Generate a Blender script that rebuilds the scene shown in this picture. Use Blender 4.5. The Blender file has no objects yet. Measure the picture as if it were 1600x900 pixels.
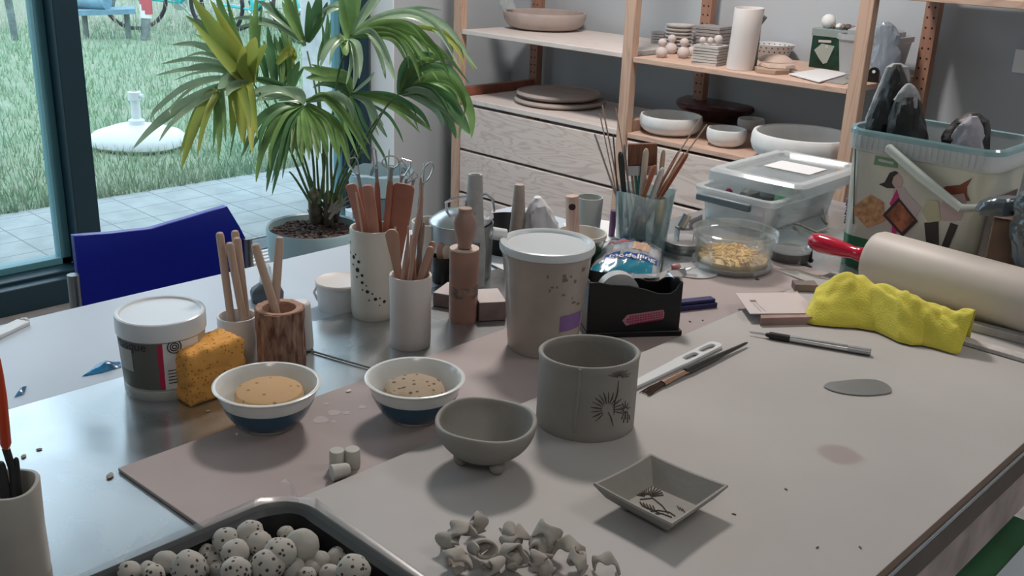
import bpy, bmesh, math, random
from mathutils import Vector, Matrix, noise
SC = bpy.context.scene
COL = SC.collection
pi = math.pi
# ---------------------------------------------------------------- camera
F_PX, PITCH, ROLL, YAW = 1594.1, math.radians(19.779), math.radians(2.319), math.radians(-43.583)
FW = Vector((math.sin(YAW)*math.cos(PITCH), math.cos(YAW)*math.cos(PITCH), -math.sin(PITCH)))
_r = Vector((math.cos(YAW), -math.sin(YAW), 0)); _u = _r.cross(FW)
RT = _r*math.cos(ROLL)+_u*math.sin(ROLL); UP = -_r*math.sin(ROLL)+_u*math.cos(ROLL)
CAM = Vector((0, 0, 1.30))
cd = bpy.data.cameras.new('camera'); cam = bpy.data.objects.new('camera', cd); COL.objects.link(cam)
cd.sensor_width = 36; cd.lens = 36*F_PX/1600; cd.clip_start = .02; cd.clip_end = 200
m3 = Matrix((RT, UP, -FW)).transposed()
cam.matrix_world = Matrix.Translation(CAM) @ m3.to_4x4()
SC.camera = cam
# ---------------------------------------------------------------- light
SC.view_settings.view_transform = 'Standard'; SC.view_settings.look = 'None'
SC.view_settings.gamma = 1; SC.view_settings.use_curve_mapping = False
SC.view_settings.exposure = 0.0
SC.cycles.use_denoising = True
SC.cycles.max_bounces = 10; SC.cycles.transparent_max_bounces = 24
SC.cycles.diffuse_bounces = 5; SC.cycles.glossy_bounces = 4; SC.cycles.transmission_bounces = 6
SC.cycles.caustics_reflective = False; SC.cycles.caustics_refractive = False
SC.cycles.sample_clamp_indirect = 4
W = bpy.data.worlds.new('overcast_sky'); SC.world = W; W.use_nodes = True
wn = W.node_tree.nodes; wl = W.node_tree.links
wbg = wn['Background']; wbg.inputs[1].default_value = 2.7
wtc = wn.new('ShaderNodeTexCoord'); wsep = wn.new('ShaderNodeSeparateXYZ'); wr = wn.new('ShaderNodeValToRGB')
wl.new(wtc.outputs['Generated'], wsep.inputs[0]); wl.new(wsep.outputs[2], wr.inputs[0]); wl.new(wr.outputs[0], wbg.inputs[0])
wr.color_ramp.elements[0].position = 0.0; wr.color_ramp.elements[0].color = (.46, .60, .70, 1)
wr.color_ramp.elements[1].position = .42; wr.color_ramp.elements[1].color = (.74, .90, 1.06, 1)

def area(name, loc, rot, sx, sy, power, col, portal=False, spread=180):
    l = bpy.data.lights.new(name, 'AREA'); l.shape = 'RECTANGLE'; l.size = sx; l.size_y = sy
    l.energy = power; l.color = col; l.spread = math.radians(spread)
    o = bpy.data.objects.new(name, l); o.location = loc; o.rotation_euler = rot; COL.objects.link(o)
    if portal: l.cycles.is_portal = True
    return o
# ceiling panel lamp above the table, plus two added fill lights with no visible source
area('ceiling_lamp_light', (-1.85, 2.05, 2.60), (0, 0, 0), .34, .34, 45.0, (1.0, .91, .86))
area('room_fill_light', (0.7, -0.9, 2.60), (0, 0, 0), 1.0, .6, 12, (1.0, .92, .88))
area('shelf_fill_light', (0.6, 2.1, 2.60), (0, 0, 0), 1.0, .6, 14, (1.0, .93, .89))
area('window_portal', (-3.60, .62, 1.33), (0, math.radians(-90), 0), 2.5, 4.25, 1, (1, 1, 1), portal=True)

# ---------------------------------------------------------------- projection helpers
TZ, PZ, BZ = .738, .7425, .75      # steel table top, plywood sheet, white board
def ray(x, y): return FW + RT*((x-800)/F_PX) + UP*((450-y)/F_PX)
def P(x, y, z=BZ):
    d = ray(x, y); return CAM + d*((z-CAM.z)/d.z)
def PX(x, y, X):
    d = ray(x, y); return CAM + d*(X/d.x)
def PY(x, y, Y):
    d = ray(x, y); return CAM + d*(Y/d.y)
def PV(ref, x, y, back=0):
    """point at pixel on the upright plane through ref that faces the camera"""
    n = Vector((ref[0], ref[1], 0)).normalized(); d = ray(x, y)
    t = (Vector((ref[0], ref[1], 0)).length+back)/(d.x*n.x+d.y*n.y)
    return CAM + d*t
def depth(p): return (Vector(p)-CAM).dot(FW)
def away(p): return Vector((p[0], p[1], 0)).normalized()
VR = -YAW
def fit(bx, by, bw, tx, ty, tw, z=BZ):
    """upright round body: base front pixel, base width, rim centre pixel, rim width -> centre, base radius, rim radius, height"""
    p = P(bx, by, z); rb = bw/2*depth(p)/F_PX; c = p+away(p)*rb
    t = PV(c, tx, ty); rt = tw/2*depth(t)/F_PX
    return Vector((c.x, c.y, z)), rb, rt, t.z-z

# ---------------------------------------------------------------- materials
MATS = {}
def mat(name, col, rough=.55, metal=0., spec=.5, alpha=1., var=0., vs=8., bump=0., bs=40., coat=0., trans=0., col2=None, emit=None, sheen=0., stretch=(1,1,1), sss=0.):
    if name in MATS: return MATS[name]
    m = bpy.data.materials.new(name); m.use_nodes = True; nt = m.node_tree; N = nt.nodes; L = nt.links
    b = N['Principled BSDF']; b.inputs['Base Color'].default_value = (*col, 1)
    b.inputs['Roughness'].default_value = rough; b.inputs['Metallic'].default_value = metal
    b.inputs['Specular IOR Level'].default_value = spec; b.inputs['Alpha'].default_value = alpha
    b.inputs['Coat Weight'].default_value = coat; b.inputs['Transmission Weight'].default_value = trans
    if sss: b.inputs['Subsurface Weight'].default_value = sss; b.inputs['Subsurface Radius'].default_value = (.02, .02, .02)
    if sheen: b.inputs['Sheen Weight'].default_value = sheen
    tc = N.new('ShaderNodeTexCoord'); mp = N.new('ShaderNodeMapping'); mp.inputs['Scale'].default_value = stretch
    L.new(tc.outputs['Object'], mp.inputs[0])
    if var or col2:
        n = N.new('ShaderNodeTexNoise'); n.inputs['Scale'].default_value = vs; n.inputs['Detail'].default_value = 5
        L.new(mp.outputs[0], n.inputs['Vector'])
        r = N.new('ShaderNodeValToRGB'); r.color_ramp.elements[0].position = .35; r.color_ramp.elements[1].position = .65
        c2 = col2 or tuple(min(1, c*(1+var)) for c in col); c1 = col if col2 else tuple(c*(1-var) for c in col)
        r.color_ramp.elements[0].color = (*c1, 1); r.color_ramp.elements[1].color = (*c2, 1)
        L.new(n.outputs['Fac'], r.inputs[0]); L.new(r.outputs[0], b.inputs['Base Color'])
    if bump:
        n2 = N.new('ShaderNodeTexNoise'); n2.inputs['Scale'].default_value = bs; n2.inputs['Detail'].default_value = 6
        L.new(mp.outputs[0], n2.inputs['Vector'])
        bp = N.new('ShaderNodeBump'); bp.inputs['Strength'].default_value = bump; bp.inputs['Distance'].default_value = .004
        L.new(n2.outputs['Fac'], bp.inputs['Height']); L.new(bp.outputs[0], b.inputs['Normal'])
    MATS[name] = m; return m
def wood(name, c1, c2, scale=6., rough=.55, axis='X', dist=6., stretch=(1, 8, 8)):
    if name in MATS: return MATS[name]
    m = mat(name, c1, rough); nt = m.node_tree; N = nt.nodes; L = nt.links
    mp = [n for n in N if n.type == 'MAPPING'][0]; mp.inputs['Scale'].default_value = stretch
    n1 = N.new('ShaderNodeTexNoise'); n1.inputs['Scale'].default_value = scale; n1.inputs['Detail'].default_value = 3
    n1.inputs['Distortion'].default_value = 1.2
    L.new(mp.outputs[0], n1.inputs['Vector'])
    mu = N.new('ShaderNodeMath'); mu.operation = 'MULTIPLY'; mu.inputs[1].default_value = dist; L.new(n1.outputs['Fac'], mu.inputs[0])
    fr = N.new('ShaderNodeMath'); fr.operation = 'FRACT'; L.new(mu.outputs[0], fr.inputs[0])
    pp = N.new('ShaderNodeMath'); pp.operation = 'PINGPONG'; pp.inputs[1].default_value = .5; L.new(fr.outputs[0], pp.inputs[0])
    r = N.new('ShaderNodeValToRGB'); r.color_ramp.elements[0].color = (*c2, 1); r.color_ramp.elements[1].color = (*c1, 1)
    r.color_ramp.elements[0].position = .0; r.color_ramp.elements[1].position = .25
    L.new(pp.outputs[0], r.inputs[0]); L.new(r.outputs[0], N['Principled BSDF'].inputs['Base Color'])
    return m
def spots(name, c1, c2, scale=60., size=.25, rough=.8, bump=.0):
    """small round holes or flecks"""
    if name in MATS: return MATS[name]
    m = mat(name, c1, rough); nt = m.node_tree; N = nt.nodes; L = nt.links
    mp = [n for n in N if n.type == 'MAPPING'][0]
    v = N.new('ShaderNodeTexVoronoi'); v.inputs['Scale'].default_value = scale; L.new(mp.outputs[0], v.inputs['Vector'])
    r = N.new('ShaderNodeValToRGB'); r.color_ramp.elements[0].position = size; r.color_ramp.elements[1].position = size+.05
    r.color_ramp.elements[0].color = (*c2, 1); r.color_ramp.elements[1].color = (*c1, 1)
    L.new(v.outputs['Distance'], r.inputs[0]); L.new(r.outputs[0], N['Principled BSDF'].inputs['Base Color'])
    if bump:
        bp = N.new('ShaderNodeBump'); bp.inputs['Strength'].default_value = bump; bp.inputs['Distance'].default_value = .003
        L.new(r.outputs[0], bp.inputs['Height']); L.new(bp.outputs[0], N['Principled BSDF'].inputs['Normal'])
    return m
def see_through(name, tint=(1, 1, 1), fac=.12, rough=.05, body=None, bodyfac=0.):
    """thin clear sheet: transparent + glossy (+ a little milky body)"""
    if name in MATS: return MATS[name]
    m = bpy.data.materials.new(name); m.use_nodes = True; nt = m.node_tree; N = nt.nodes; L = nt.links
    N.remove(N['Principled BSDF']); o = N['Material Output']
    t = N.new('ShaderNodeBsdfTransparent'); t.inputs[0].default_value = (*tint, 1)
    g = N.new('ShaderNodeBsdfGlossy'); g.inputs['Roughness'].default_value = rough; g.inputs[0].default_value = (1, 1, 1, 1)
    lw = N.new('ShaderNodeLayerWeight'); lw.inputs[0].default_value = .35
    mu = N.new('ShaderNodeMath'); mu.operation = 'MULTIPLY_ADD'; mu.inputs[1].default_value = .5; mu.inputs[2].default_value = fac*.5
    L.new(lw.outputs['Fresnel'], mu.inputs[0])
    base = t
    if body:
        d = N.new('ShaderNodeBsdfDiffuse'); d.inputs[0].default_value = (*body, 1)
        tr = N.new('ShaderNodeBsdfTranslucent'); tr.inputs[0].default_value = (*body, 1)
        mm = N.new('ShaderNodeMixShader'); mm.inputs[0].default_value = .4; L.new(d.outputs[0], mm.inputs[1]); L.new(tr.outputs[0], mm.inputs[2])
        m2 = N.new('ShaderNodeMixShader'); m2.inputs[0].default_value = bodyfac; L.new(t.outputs[0], m2.inputs[1]); L.new(mm.outputs[0], m2.inputs[2]); base = m2
    mx = N.new('ShaderNodeMixShader'); L.new(mu.outputs[0], mx.inputs[0]); L.new(base.outputs[0], mx.inputs[1]); L.new(g.outputs[0], mx.inputs[2])
    L.new(mx.outputs[0], o.inputs[0]); MATS[name] = m; return m

# ---------------------------------------------------------------- mesh builder
class G:
    def __init__(s): s.v = []; s.f = []; s.m = []
    def add(s, vs, fs, mi=0, M=None):
        k = len(s.v)
        s.v += [tuple(M @ Vector(v)) if M else tuple(v) for v in vs]
        s.f += [tuple(i+k for i in f) for f in fs]; s.m += [mi]*len(fs); return s
    def box(s, a, b, mi=0, M=None):
        x0, y0, z0 = a; x1, y1, z1 = b
        vs = [(x0,y0,z0),(x1,y0,z0),(x1,y1,z0),(x0,y1,z0),(x0,y0,z1),(x1,y0,z1),(x1,y1,z1),(x0,y1,z1)]
        return s.add(vs, [(3,2,1,0),(4,5,6,7),(0,1,5,4),(1,2,6,5),(2,3,7,6),(3,0,4,7)], mi, M)
    def prism(s, pts, z0, z1, mi=0, M=None, top=None):
        n = len(pts); tp = top or pts
        vs = [(p[0], p[1], z0) for p in pts]+[(p[0], p[1], z1) for p in tp]
        fs = [tuple(range(n-1, -1, -1)), tuple(range(n, 2*n))]+[(i, (i+1) % n, n+(i+1) % n, n+i) for i in range(n)]
        return s.add(vs, fs, mi, M)
    def lathe(s, prof, n=40, mi=0, M=None, ex=1., fn=None, closed=True):
        vs = []; fs = []; rings = []
        for (r, z) in prof:
            if r < 1e-6: rings.append([len(vs)]); vs.append((0, 0, z))
            else:
                ring = []
                for i in range(n):
                    a = 2*pi*i/n; v = Vector((r*math.cos(a)*ex, r*math.sin(a), z))
                    if fn: v = fn(v, a)
                    ring.append(len(vs)); vs.append(tuple(v))
                rings.append(ring)
        for A, B in zip(rings, rings[1:]):
            if len(A) == 1 and len(B) == 1: continue
            for i in range(n):
                j = (i+1) % n
                if len(A) == 1: fs.append((A[0], B[j], B[i]))
                elif len(B) == 1: fs.append((A[i], A[j], B[0]))
                else: fs.append((A[i], A[j], B[j], B[i]))
        return s.add(vs, fs, mi, M)
    def tube(s, pts, rad, n=10, mi=0, flat=1., updir=None, caps=True):
        pts = [Vector(p) for p in pts]; k = len(pts)
        if not hasattr(rad, '__len__'): rad = [rad]*k
        vs = []; fs = []
        t = (pts[1]-pts[0]).normalized(); a = Vector(updir) if updir else (Vector((0, 0, 1)) if abs(t.z) < .9 else Vector((1, 0, 0)))
        u = (a-t*a.dot(t)).normalized()
        for i, p in enumerate(pts):
            t = (pts[min(i+1, k-1)]-pts[max(i-1, 0)]).normalized()
            u = (u-t*u.dot(t)).normalized(); w = t.cross(u)
            for j in range(n):
                q = 2*pi*j/n; vs.append(tuple(p+(u*math.cos(q)*flat+w*math.sin(q))*rad[i]))
        for i in range(k-1):
            for j in range(n):
                j2 = (j+1) % n; fs.append((i*n+j, i*n+j2, (i+1)*n+j2, (i+1)*n+j))
        if caps: fs.append(tuple(range(n-1, -1, -1))); fs.append(tuple(range((k-1)*n, k*n)))
        return s.add(vs, fs, mi)
    def ball(s, c, r, n=16, mi=0, sc=(1, 1, 1), nz=0., seed=0, fr=1.5):
        prof = [(0, -1)]+[(math.cos(a), math.sin(a)) for a in [(-.5+(i/(n//2)))*pi for i in range(1, n//2)]]+[(0, 1)]
        g = G().lathe(prof, n); vs = []
        for v in g.v:
            v = Vector(v); k = 1+nz*noise.noise(v*fr+Vector((seed*7.3, seed*3.1, 0)))
            vs.append((c[0]+v.x*r*sc[0]*k, c[1]+v.y*r*sc[1]*k, c[2]+v.z*r*sc[2]*k))
        return s.add(vs, g.f, mi)
    def ribbon(s, pts, wid, side, mi=0, fold=0., th=0.):
        """leaf-like strip along pts; wid list; side = width direction (per-strip vector)"""
        pts = [Vector(p) for p in pts]; k = len(pts); vs = []; fs = []; sd = Vector(side)
        for i, p in enumerate(pts):
            t = (pts[min(i+1, k-1)]-pts[max(i-1, 0)]).normalized(); w = (sd-t*sd.dot(t)).normalized(); nn = t.cross(w)
            vs += [tuple(p+w*wid[i]), tuple(p-nn*fold*wid[i]), tuple(p-w*wid[i])]
        for i in range(k-1):
            for j in range(2): fs.append((i*3+j, i*3+j+1, (i+1)*3+j+1, (i+1)*3+j))
        return s.add(vs, fs, mi)
    def grid(s, nx, ny, fn, mi=0, wrapx=False):
        vs = [tuple(fn(i/(nx-1 if not wrapx else nx), j/(ny-1))) for j in range(ny) for i in range(nx)]; fs = []
        for j in range(ny-1):
            for i in range(nx if wrapx else nx-1):
                i2 = (i+1) % nx; fs.append((j*nx+i, j*nx+i2, (j+1)*nx+i2, (j+1)*nx+i))
        return s.add(vs, fs, mi)
    def build(s, name, mats, parent=None, loc=(0, 0, 0), rz=0., smooth=38, bevel=0., solid=0., sub=0, rot=None, bseg=2):
        me = bpy.data.meshes.new(name)
        c = Vector(loc)
        me.from_pydata(s.v, [], s.f); me.validate()
        for m in (mats if isinstance(mats, (list, tuple)) else [mats]): me.materials.append(m)
        if len(me.polygons) == len(s.m): me.polygons.foreach_set('material_index', s.m)
        bm = bmesh.new(); bm.from_mesh(me); bmesh.ops.recalc_face_normals(bm, faces=bm.faces); bm.to_mesh(me); bm.free()
        if smooth:
            me.polygons.foreach_set('use_smooth', [True]*len(me.polygons)); me.set_sharp_from_angle(angle=math.radians(smooth))
        o = bpy.data.objects.new(name, me); COL.objects.link(o); o.location = loc; o.rotation_euler = rot or (0, 0, rz)
        if parent: o.parent = parent
        if solid:
            md = o.modifiers.new('thickness', 'SOLIDIFY'); md.thickness = solid; md.offset = 0
        if bevel:
            md = o.modifiers.new('bevel', 'BEVEL'); md.width = bevel; md.segments = bseg; md.limit_method = 'ANGLE'; md.angle_limit = math.radians(40)
        if sub:
            md = o.modifiers.new('sub', 'SUBSURF'); md.levels = sub; md.render_levels = sub
        return o
def tag(o, label, cat, group=None):
    o['label'] = label; o['category'] = cat
    if group: o['group'] = group
    return o
def thing(name, label, cat, loc=(0, 0, 0), rz=0., group=None):
    o = bpy.data.objects.new(name, None); o.empty_display_size = .05; COL.objects.link(o); o.location = loc; o.rotation_euler = (0, 0, rz)
    return tag(o, label, cat, group)
def struct(name, g, m, **k):
    o = g.build(name, m, **k); o['kind'] = 'structure'; return o
def stuff(o): o['kind'] = 'stuff'; return o
def dup(root, loc=None, rz=None, label=None, scale=None):
    r = root.copy(); COL.objects.link(r)
    if loc is not None: r.location = loc
    if rz is not None: r.rotation_euler = (0, 0, rz)
    if scale: r.scale = (scale,)*3
    if label: r['label'] = label
    for ch in list(root.children):
        c = ch.copy(); COL.objects.link(c); c.parent = r
    return r
def cup_prof(rb, rt, h, t, floor=.006, mid=None, lip=None):
    """outer wall up, round lip, inner wall down; mid = [(fraction of height, radius)]"""
    out = [(0, 0), (rb*.97, 0), (rb, .0015)]
    for (q, r) in (mid or []): out.append((r, h*q))
    out += [(rt, h-t*.4), (rt-t*.15, h-t*.1), (rt-t*.5, h), (rt-t*.85, h-t*.1), (rt-t, h-t*.4)]
    inn = [(max(r-t, .001), h*q) for (q, r) in reversed(mid or []) if h*q > floor]
    return out+inn+[(rb-t, floor+.003), (rb-t-.003, floor), (0, floor)]
def text_geo(g, s, size, M, mi=0, bold=0., th=0.):
    cu = bpy.data.curves.new('t', 'FONT'); cu.body = s; cu.size = size; cu.offset = bold; cu.extrude = th; cu.resolution_u = 2
    o = bpy.data.objects.new('t', cu); COL.objects.link(o); bpy.context.view_layer.update()
    me = o.to_mesh(); vs = [v.co.copy() for v in me.vertices]; fs = [tuple(p.vertices) for p in me.polygons]
    o.to_mesh_clear(); bpy.data.objects.remove(o); bpy.data.curves.remove(cu)
    g.add(vs, fs, mi, M); return g
# ================================================================ room
XF, XI, YC, YB = -3.47, -3.32, 2.73, 3.42
FZ = -.02   # floor level inside
m_wall = mat('wall_paint', (.50, .54, .575), .8, bump=.05, bs=120)
m_white_wall = mat('white_reveal_paint', (.93, .95, .95), .7)
m_floor = mat('grey_lino', (.30, .29, .28), .5, var=.12, vs=20)
m_ceil = mat('ceiling_paint', (.75, .75, .74), .85)
m_frame = mat('dark_teal_frame', (.008, .035, .052), .4)
m_pane = see_through('window_glass', (.97, 1, 1), .05, .02)
struct('floor', G().box((-3.62, -2.6, FZ-.1), (2.6, 3.6, FZ)), m_floor)
struct('ceiling', G().box((-3.62, -2.6, 2.65), (2.6, 3.6, 2.75)), m_ceil)
g = G().box((-3.62, YB, FZ), (2.6, 3.6, 2.65)); struct('wall_back', g, m_wall)
struct('wall_right', G().box((2.5, -2.5, FZ), (2.6, YB, 2.65)), m_wall)
struct('wall_near', G().box((-3.62, -2.6, FZ), (2.6, -2.5, 2.65)), m_wall)
g = G().box((-3.62, YC, FZ), (XI, YB, 2.65)).box((-3.62, -2.5, FZ), (XI, -1.5, 2.65)).box((-3.62, -1.5, 2.55), (XI, YC, 2.65))
wlft = struct('wall_left', g, m_wall)
struct('trim_1', G().box((XF+.002, YC-.006, FZ), (XI, YC-.0005, 2.55)), m_white_wall)
# window: bottom rail, post between the two panes, right jamb
win = bpy.data.objects.new('window_1', None); COL.objects.link(win); win['kind'] = 'structure'
ym = [PX(x, 0, XF).y for x in (50, 65, 72, 81, 121)]
zr = PX(0, 444, XF).z
g = G().box((-3.60, -1.5, FZ), (XF, ym[4], zr)).box((-3.60, -1.5, FZ), (-3.42, ym[4]-.01, zr-.012)).box((-3.60, ym[4], FZ), (XF, YC-.012, .003)); g.box((-3.60, -1.5, 2.47), (XF, YC-.012, 2.55))
g.box((-3.55, ym[3], zr), (XF, ym[4], 2.47)); g.box((-3.60, -1.5, zr), (XF, -1.42, 2.47))
yj = PX(553, 100, XF).y
g.box((-3.60, yj+.03, zr), (XF, YC-.012, 2.47)); g.box((-3.60, yj-.012, zr), (XF-.05, yj+.03, 2.47))
g.build('frame', m_frame, win, bevel=.003)
g = G()
g.box((-3.60, -1.42, zr), (-3.545, -1.385, 2.47)).box((-3.60, ym[3]-.035, zr), (-3.545, ym[3], 2.47)).box((-3.60, -1.42, zr), (-3.545, ym[3], zr+.025))
g.box((-3.60, yj-.02, .003), (-3.545, yj, 2.47))
g.build('sash', mat('teal_sash', (.10, .28, .33), .4), win, bevel=.002)
g = G().box((-3.575, -1.42, zr), (-3.569, ym[3], 2.47)).box((-3.575, ym[4], .003), (-3.569, yj, 2.47))
g.build('pane', m_pane, win, smooth=0)
tag(G().box((0, 0, 0), (.05, .012, .07)).box((.012, -.003, .022), (.038, 0, .048)).build('wall_socket', m_white_wall, loc=(-1.13, YB-.0125, .915), bevel=.003), 'small white socket on the back wall at the far right picture edge', 'socket')
# ================================================================ outdoors
m_pav = mat('concrete_paving', (.36, .40, .40), .85, var=.10, vs=9)
nt = m_pav.node_tree; N = nt.nodes; L = nt.links
old = N['Principled BSDF'].inputs['Base Color'].links[0].from_socket
br = N.new('ShaderNodeTexBrick'); br.offset = 0; br.inputs['Scale'].default_value = 1; br.inputs['Brick Width'].default_value = .1745
br.inputs['Row Height'].default_value = .1895; br.inputs['Mortar Size'].default_value = .0035; br.inputs['Mortar Smooth'].default_value = .3
mpp = N.new('ShaderNodeMapping'); mpp.inputs['Location'].default_value = (4.172+.1745*10, -2.048+.1895*20, 0)
tcc = N.new('ShaderNodeTexCoord'); L.new(tcc.outputs['Object'], mpp.inputs[0]); L.new(mpp.outputs[0], br.inputs['Vector'])
L.new(old, br.inputs['Color1']); L.new(old, br.inputs['Color2']); br.inputs['Mortar'].default_value = (.19, .21, .22, 1)
L.new(br.outputs['Color'], N['Principled BSDF'].inputs['Base Color'])
o = struct('ground_paving', G().box((-4.60, -8, -.1), (-3.62, 9, 0)), m_pav)
m_lawn = mat('lawn', (.19, .29, .17), .95, col2=(.29, .34, .24), vs=3.0, bump=.6, bs=60)
struct('ground_lawn', G().box((-30, -20, -.1), (-4.60, 30, -.004)), m_lawn)
random.seed(3)
g = G()
for i in range(26000):
    d = random.random()**1.6; x = -4.60-d*7.5
    y = x*-(.25+random.random()*.62)
    h = (.03+random.random()*.045)*(1+.25*d); a = random.random()*6.28; w = .0022+.0025*d+random.random()*.002
    lx, ly = (random.random()-.5)*.06, (random.random()-.5)*.06
    cx, cy = math.cos(a)*w, math.sin(a)*w
    g.add([(x-cx, y-cy, -.01), (x+cx, y+cy, -.01), (x+lx, y+ly, h)], [(0, 1, 2)], 0 if random.random() < .75 else 1)
o = g.build('grass', [mat('grass_blade', (.21, .33, .20), .7), mat('grass_dry', (.42, .47, .37), .7)], smooth=0)
o['label'] = 'pale green lawn of short blades beyond the paved strip outside the window'; o['category'] = 'grass'; stuff(o)
yo = 2.78
m_ext = mat('pale_outer_wall', (.74, .76, .76), .85, var=.12, vs=14)
struct('wall_outer', G().box((-4.05, yo, 0), (-3.625, 3.6, 3.0)), m_ext)
# parasol base on the lawn
pc = P(216, 232, 0); pc = Vector((-5.56, 2.68, 0))
t = thing('parasol_base', 'white plastic water-filled parasol base lying on the lawn', 'parasol base', (pc.x, pc.y, 0), VR-.2)
m_wp = mat('white_plastic', (.66, .69, .70), .35)
m_gw = mat('pale_grey_hole', (.35, .42, .42), .6)
def sq(v, a):
    k = 1/(abs(math.cos(a))**2.6+abs(math.sin(a))**2.6)**(1/2.6); k = .88*k+.0
    return Vector((v.x*k*1.12, v.y*k, v.z))
G().lathe([(0, 0), (.24, 0), (.27, .02), (.268, .05), (.23, .085), (.14, .115), (.05, .125), (0, .125)], 48, fn=sq).build('water_tank', m_wp, t, smooth=50)
G().lathe([(.045, .12), (.045, .15), (.026, .16), (.026, .26), (.036, .265), (.036, .31), (.022, .312), (.022, .27), (0, .27)], 24).tube([(0.03, 0, .29), (.055, 0, .29)], .012, 8).build('pole_socket', m_wp, t)
G().lathe([(0, .002), (.024, .002), (.024, 0), (0, 0)], 20).build('filler_cap', mat('brown_cap', (.16, .12, .10), .6), t, loc=(-.085, -.05, .107))
G().lathe([(0, .002), (.04, .002), (.04, 0), (0, 0)], 20, ex=.5).build('hand_grip', m_gw, t, loc=(-.17, -.09, .082), rot=(.3, -.42, .6))
# posts and bench in the garden
m_post = mat('grey_timber', (.18, .22, .22), .8, var=.3, vs=12)
b0 = P(24, 62, 0); tp = PV(b0, 2, -60)
tag(G().tube([b0, b0*.45+tp*.55, tp], [.035, .04, .04], 8).build('fence_post', m_post), 'leaning grey timber post on the lawn at the left picture edge', 'post')
b0 = P(227, 62, 0)
t = thing('marker_post', 'white and red banded marker post standing on the lawn before the bicycles', 'post', b0)
s1 = PV(b0, 228, 28)-b0; s2 = PV(b0, 228, 10)-b0; s3 = PV(b0, 226, -40)-b0
G().tube([(0, 0, 0), (s1.x, s1.y, s1.z)], .045, 10).build('dark_foot', m_post, t)
G().tube([s1, s3], .06, 10).build('white_shaft', mat('white_gloss', (.8, .8, .8), .4), t)
G().tube([s2*.92+s3*.08-Vector((0,0,.10)), s2*.92+s3*.08+Vector((0, 0, .05))], .063, 10).build('red_band', mat('faded_red', (.55, .10, .12), .5), t)
p0 = P(170, 62, 0)
t = thing('garden_bench', 'blue grey garden bench with a plank seat behind the lawn', 'bench', p0, 0)
zz = PV(p0, 170, 24).z
a = PV(p0, 120, 25)-p0; b = PV(p0, 212, 22)-p0
m_bl = mat('blue_grey_paint', (.16, .30, .38), .6, var=.15, vs=10)
n_ = away(p0)*.35
g = G(); g.add([a, b, b+n_, a+n_, a+Vector((0,0,.05)), b+Vector((0,0,.05)), b+n_+Vector((0,0,.05)), a+n_+Vector((0,0,.05))], [(3,2,1,0),(4,5,6,7),(0,1,5,4),(1,2,6,5),(2,3,7,6),(3,0,4,7)]).build('seat', m_bl, t)
q = a*.75+b*.25
G().tube([q+n_*.5+Vector((-.22, -.1, .12)), q+n_*.5+Vector((.16, .1, .12))], .075, 12).build('bolster', m_bl, t)
for k in (.12, .85):
    c = a*(1-k)+b*k+n_*.5; G().tube([(c.x, c.y, 0), (c.x, c.y, c.z)], .03, 8).build('leg', m_post, t)
for k in (.25, .45, .6):
    c = a*(1-k)+b*k+n_; G().tube([c, c+Vector((.1*k, .05, .3)), c+Vector((-.05, .1, .6))], .02, 8).build('back_strut', m_post, t)
# bicycles
m_ty = mat('tyre_black', (.02, .02, .022), .7); m_ch = mat('chrome', (.75, .76, .78), .2, 1.)
def bicycle(loc, rz, label, col, sc=1.):
    t = thing('bicycle', label, 'bicycle', loc, rz, 'bicycles parked beyond the lawn'); t.scale = (sc,)*3
    mf = mat('bike_'+str(col), col, .35)
    for x in (-.52, .52):
        g = G(); g.tube([(x+.33*math.cos(a), 0, .34+.33*math.sin(a)) for a in [i*pi/16 for i in range(33)]], .022, 8, caps=False)
        w = g.build('wheel', m_ty, t)
        g = G()
        for i in range(12):
            a = i*pi/6; g.tube([(x, 0, .34), (x+.31*math.cos(a), 0, .34+.31*math.sin(a))], .0035, 4, caps=False)
        g.tube([(x, -.05, .34), (x, .05, .34)], .022, 8); g.build('spokes', m_ch, w)
        g = G(); g.tube([(x+.37*math.cos(a), 0, .34+.37*math.sin(a)) for a in [pi*.15+i*pi*.7/10 for i in range(11)]], .03, 6, flat=.4); g.build('mudguard', mf, t)
    g = G()
    bb, st, hd, hd2, ra, fa = (-.05, 0, .30), (-.17, 0, .78), (.34, 0, .80), (.36, 0, .70), (-.52, 0, .34), (.52, 0, .34)
    for a, b, r in ((bb, st, .02), (bb, hd2, .025), (st, hd, .02), (bb, ra, .012), (st, ra, .012), (hd2, fa, .015), (hd, hd2, .025)): g.tube([a, b], r, 8)
    g.build('frame', mf, t)
    G().tube([hd, (.32, 0, .98), (.30, 0, 1.0)], .012, 8).tube([(.18, -.28, 1.0), (.34, -.2, 1.02), (.32, 0, 1.0), (.34, .2, 1.02), (.18, .28, 1.0)], .013, 8).build('handlebar', m_ch, t)
    G().ball((-.2, 0, .92), .13, 14, sc=(1, .6, .3)).tube([st, (-.2, 0, .9)], .014, 8).build('saddle', m_ty, t)
    G().lathe([(0, -.004), (.09, -.004), (.09, .004), (0, .004)], 20, M=Matrix.Translation((-.05, .05, .30)) @ Matrix.Rotation(pi/2, 4, 'X')).tube([(-.05, -.1, .3), (.07, -.1, .18), (.07, -.18, .18)], .012, 6).tube([(-.05, .1, .3), (-.17, .1, .42), (-.17, .18, .42)], .012, 6).build('crank', m_ch, t)
    return t
p = P(290, 47, 0); bicycle((p.x, p.y, 0), VR+.25, 'teal bicycle beyond the lawn directly right of the banded marker post', (.01, .42, .42))
p = P(405, 62, 0); bicycle((p.x, p.y, 0), VR-.35, 'bright turquoise bicycle behind the tall palm leaves', (.02, .50, .52))
p = P(500, 40, 0); bicycle((p.x, p.y, 0), VR+.5, 'dark bicycle standing far behind the right part of the palm', (.08, .09, .12))
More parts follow.
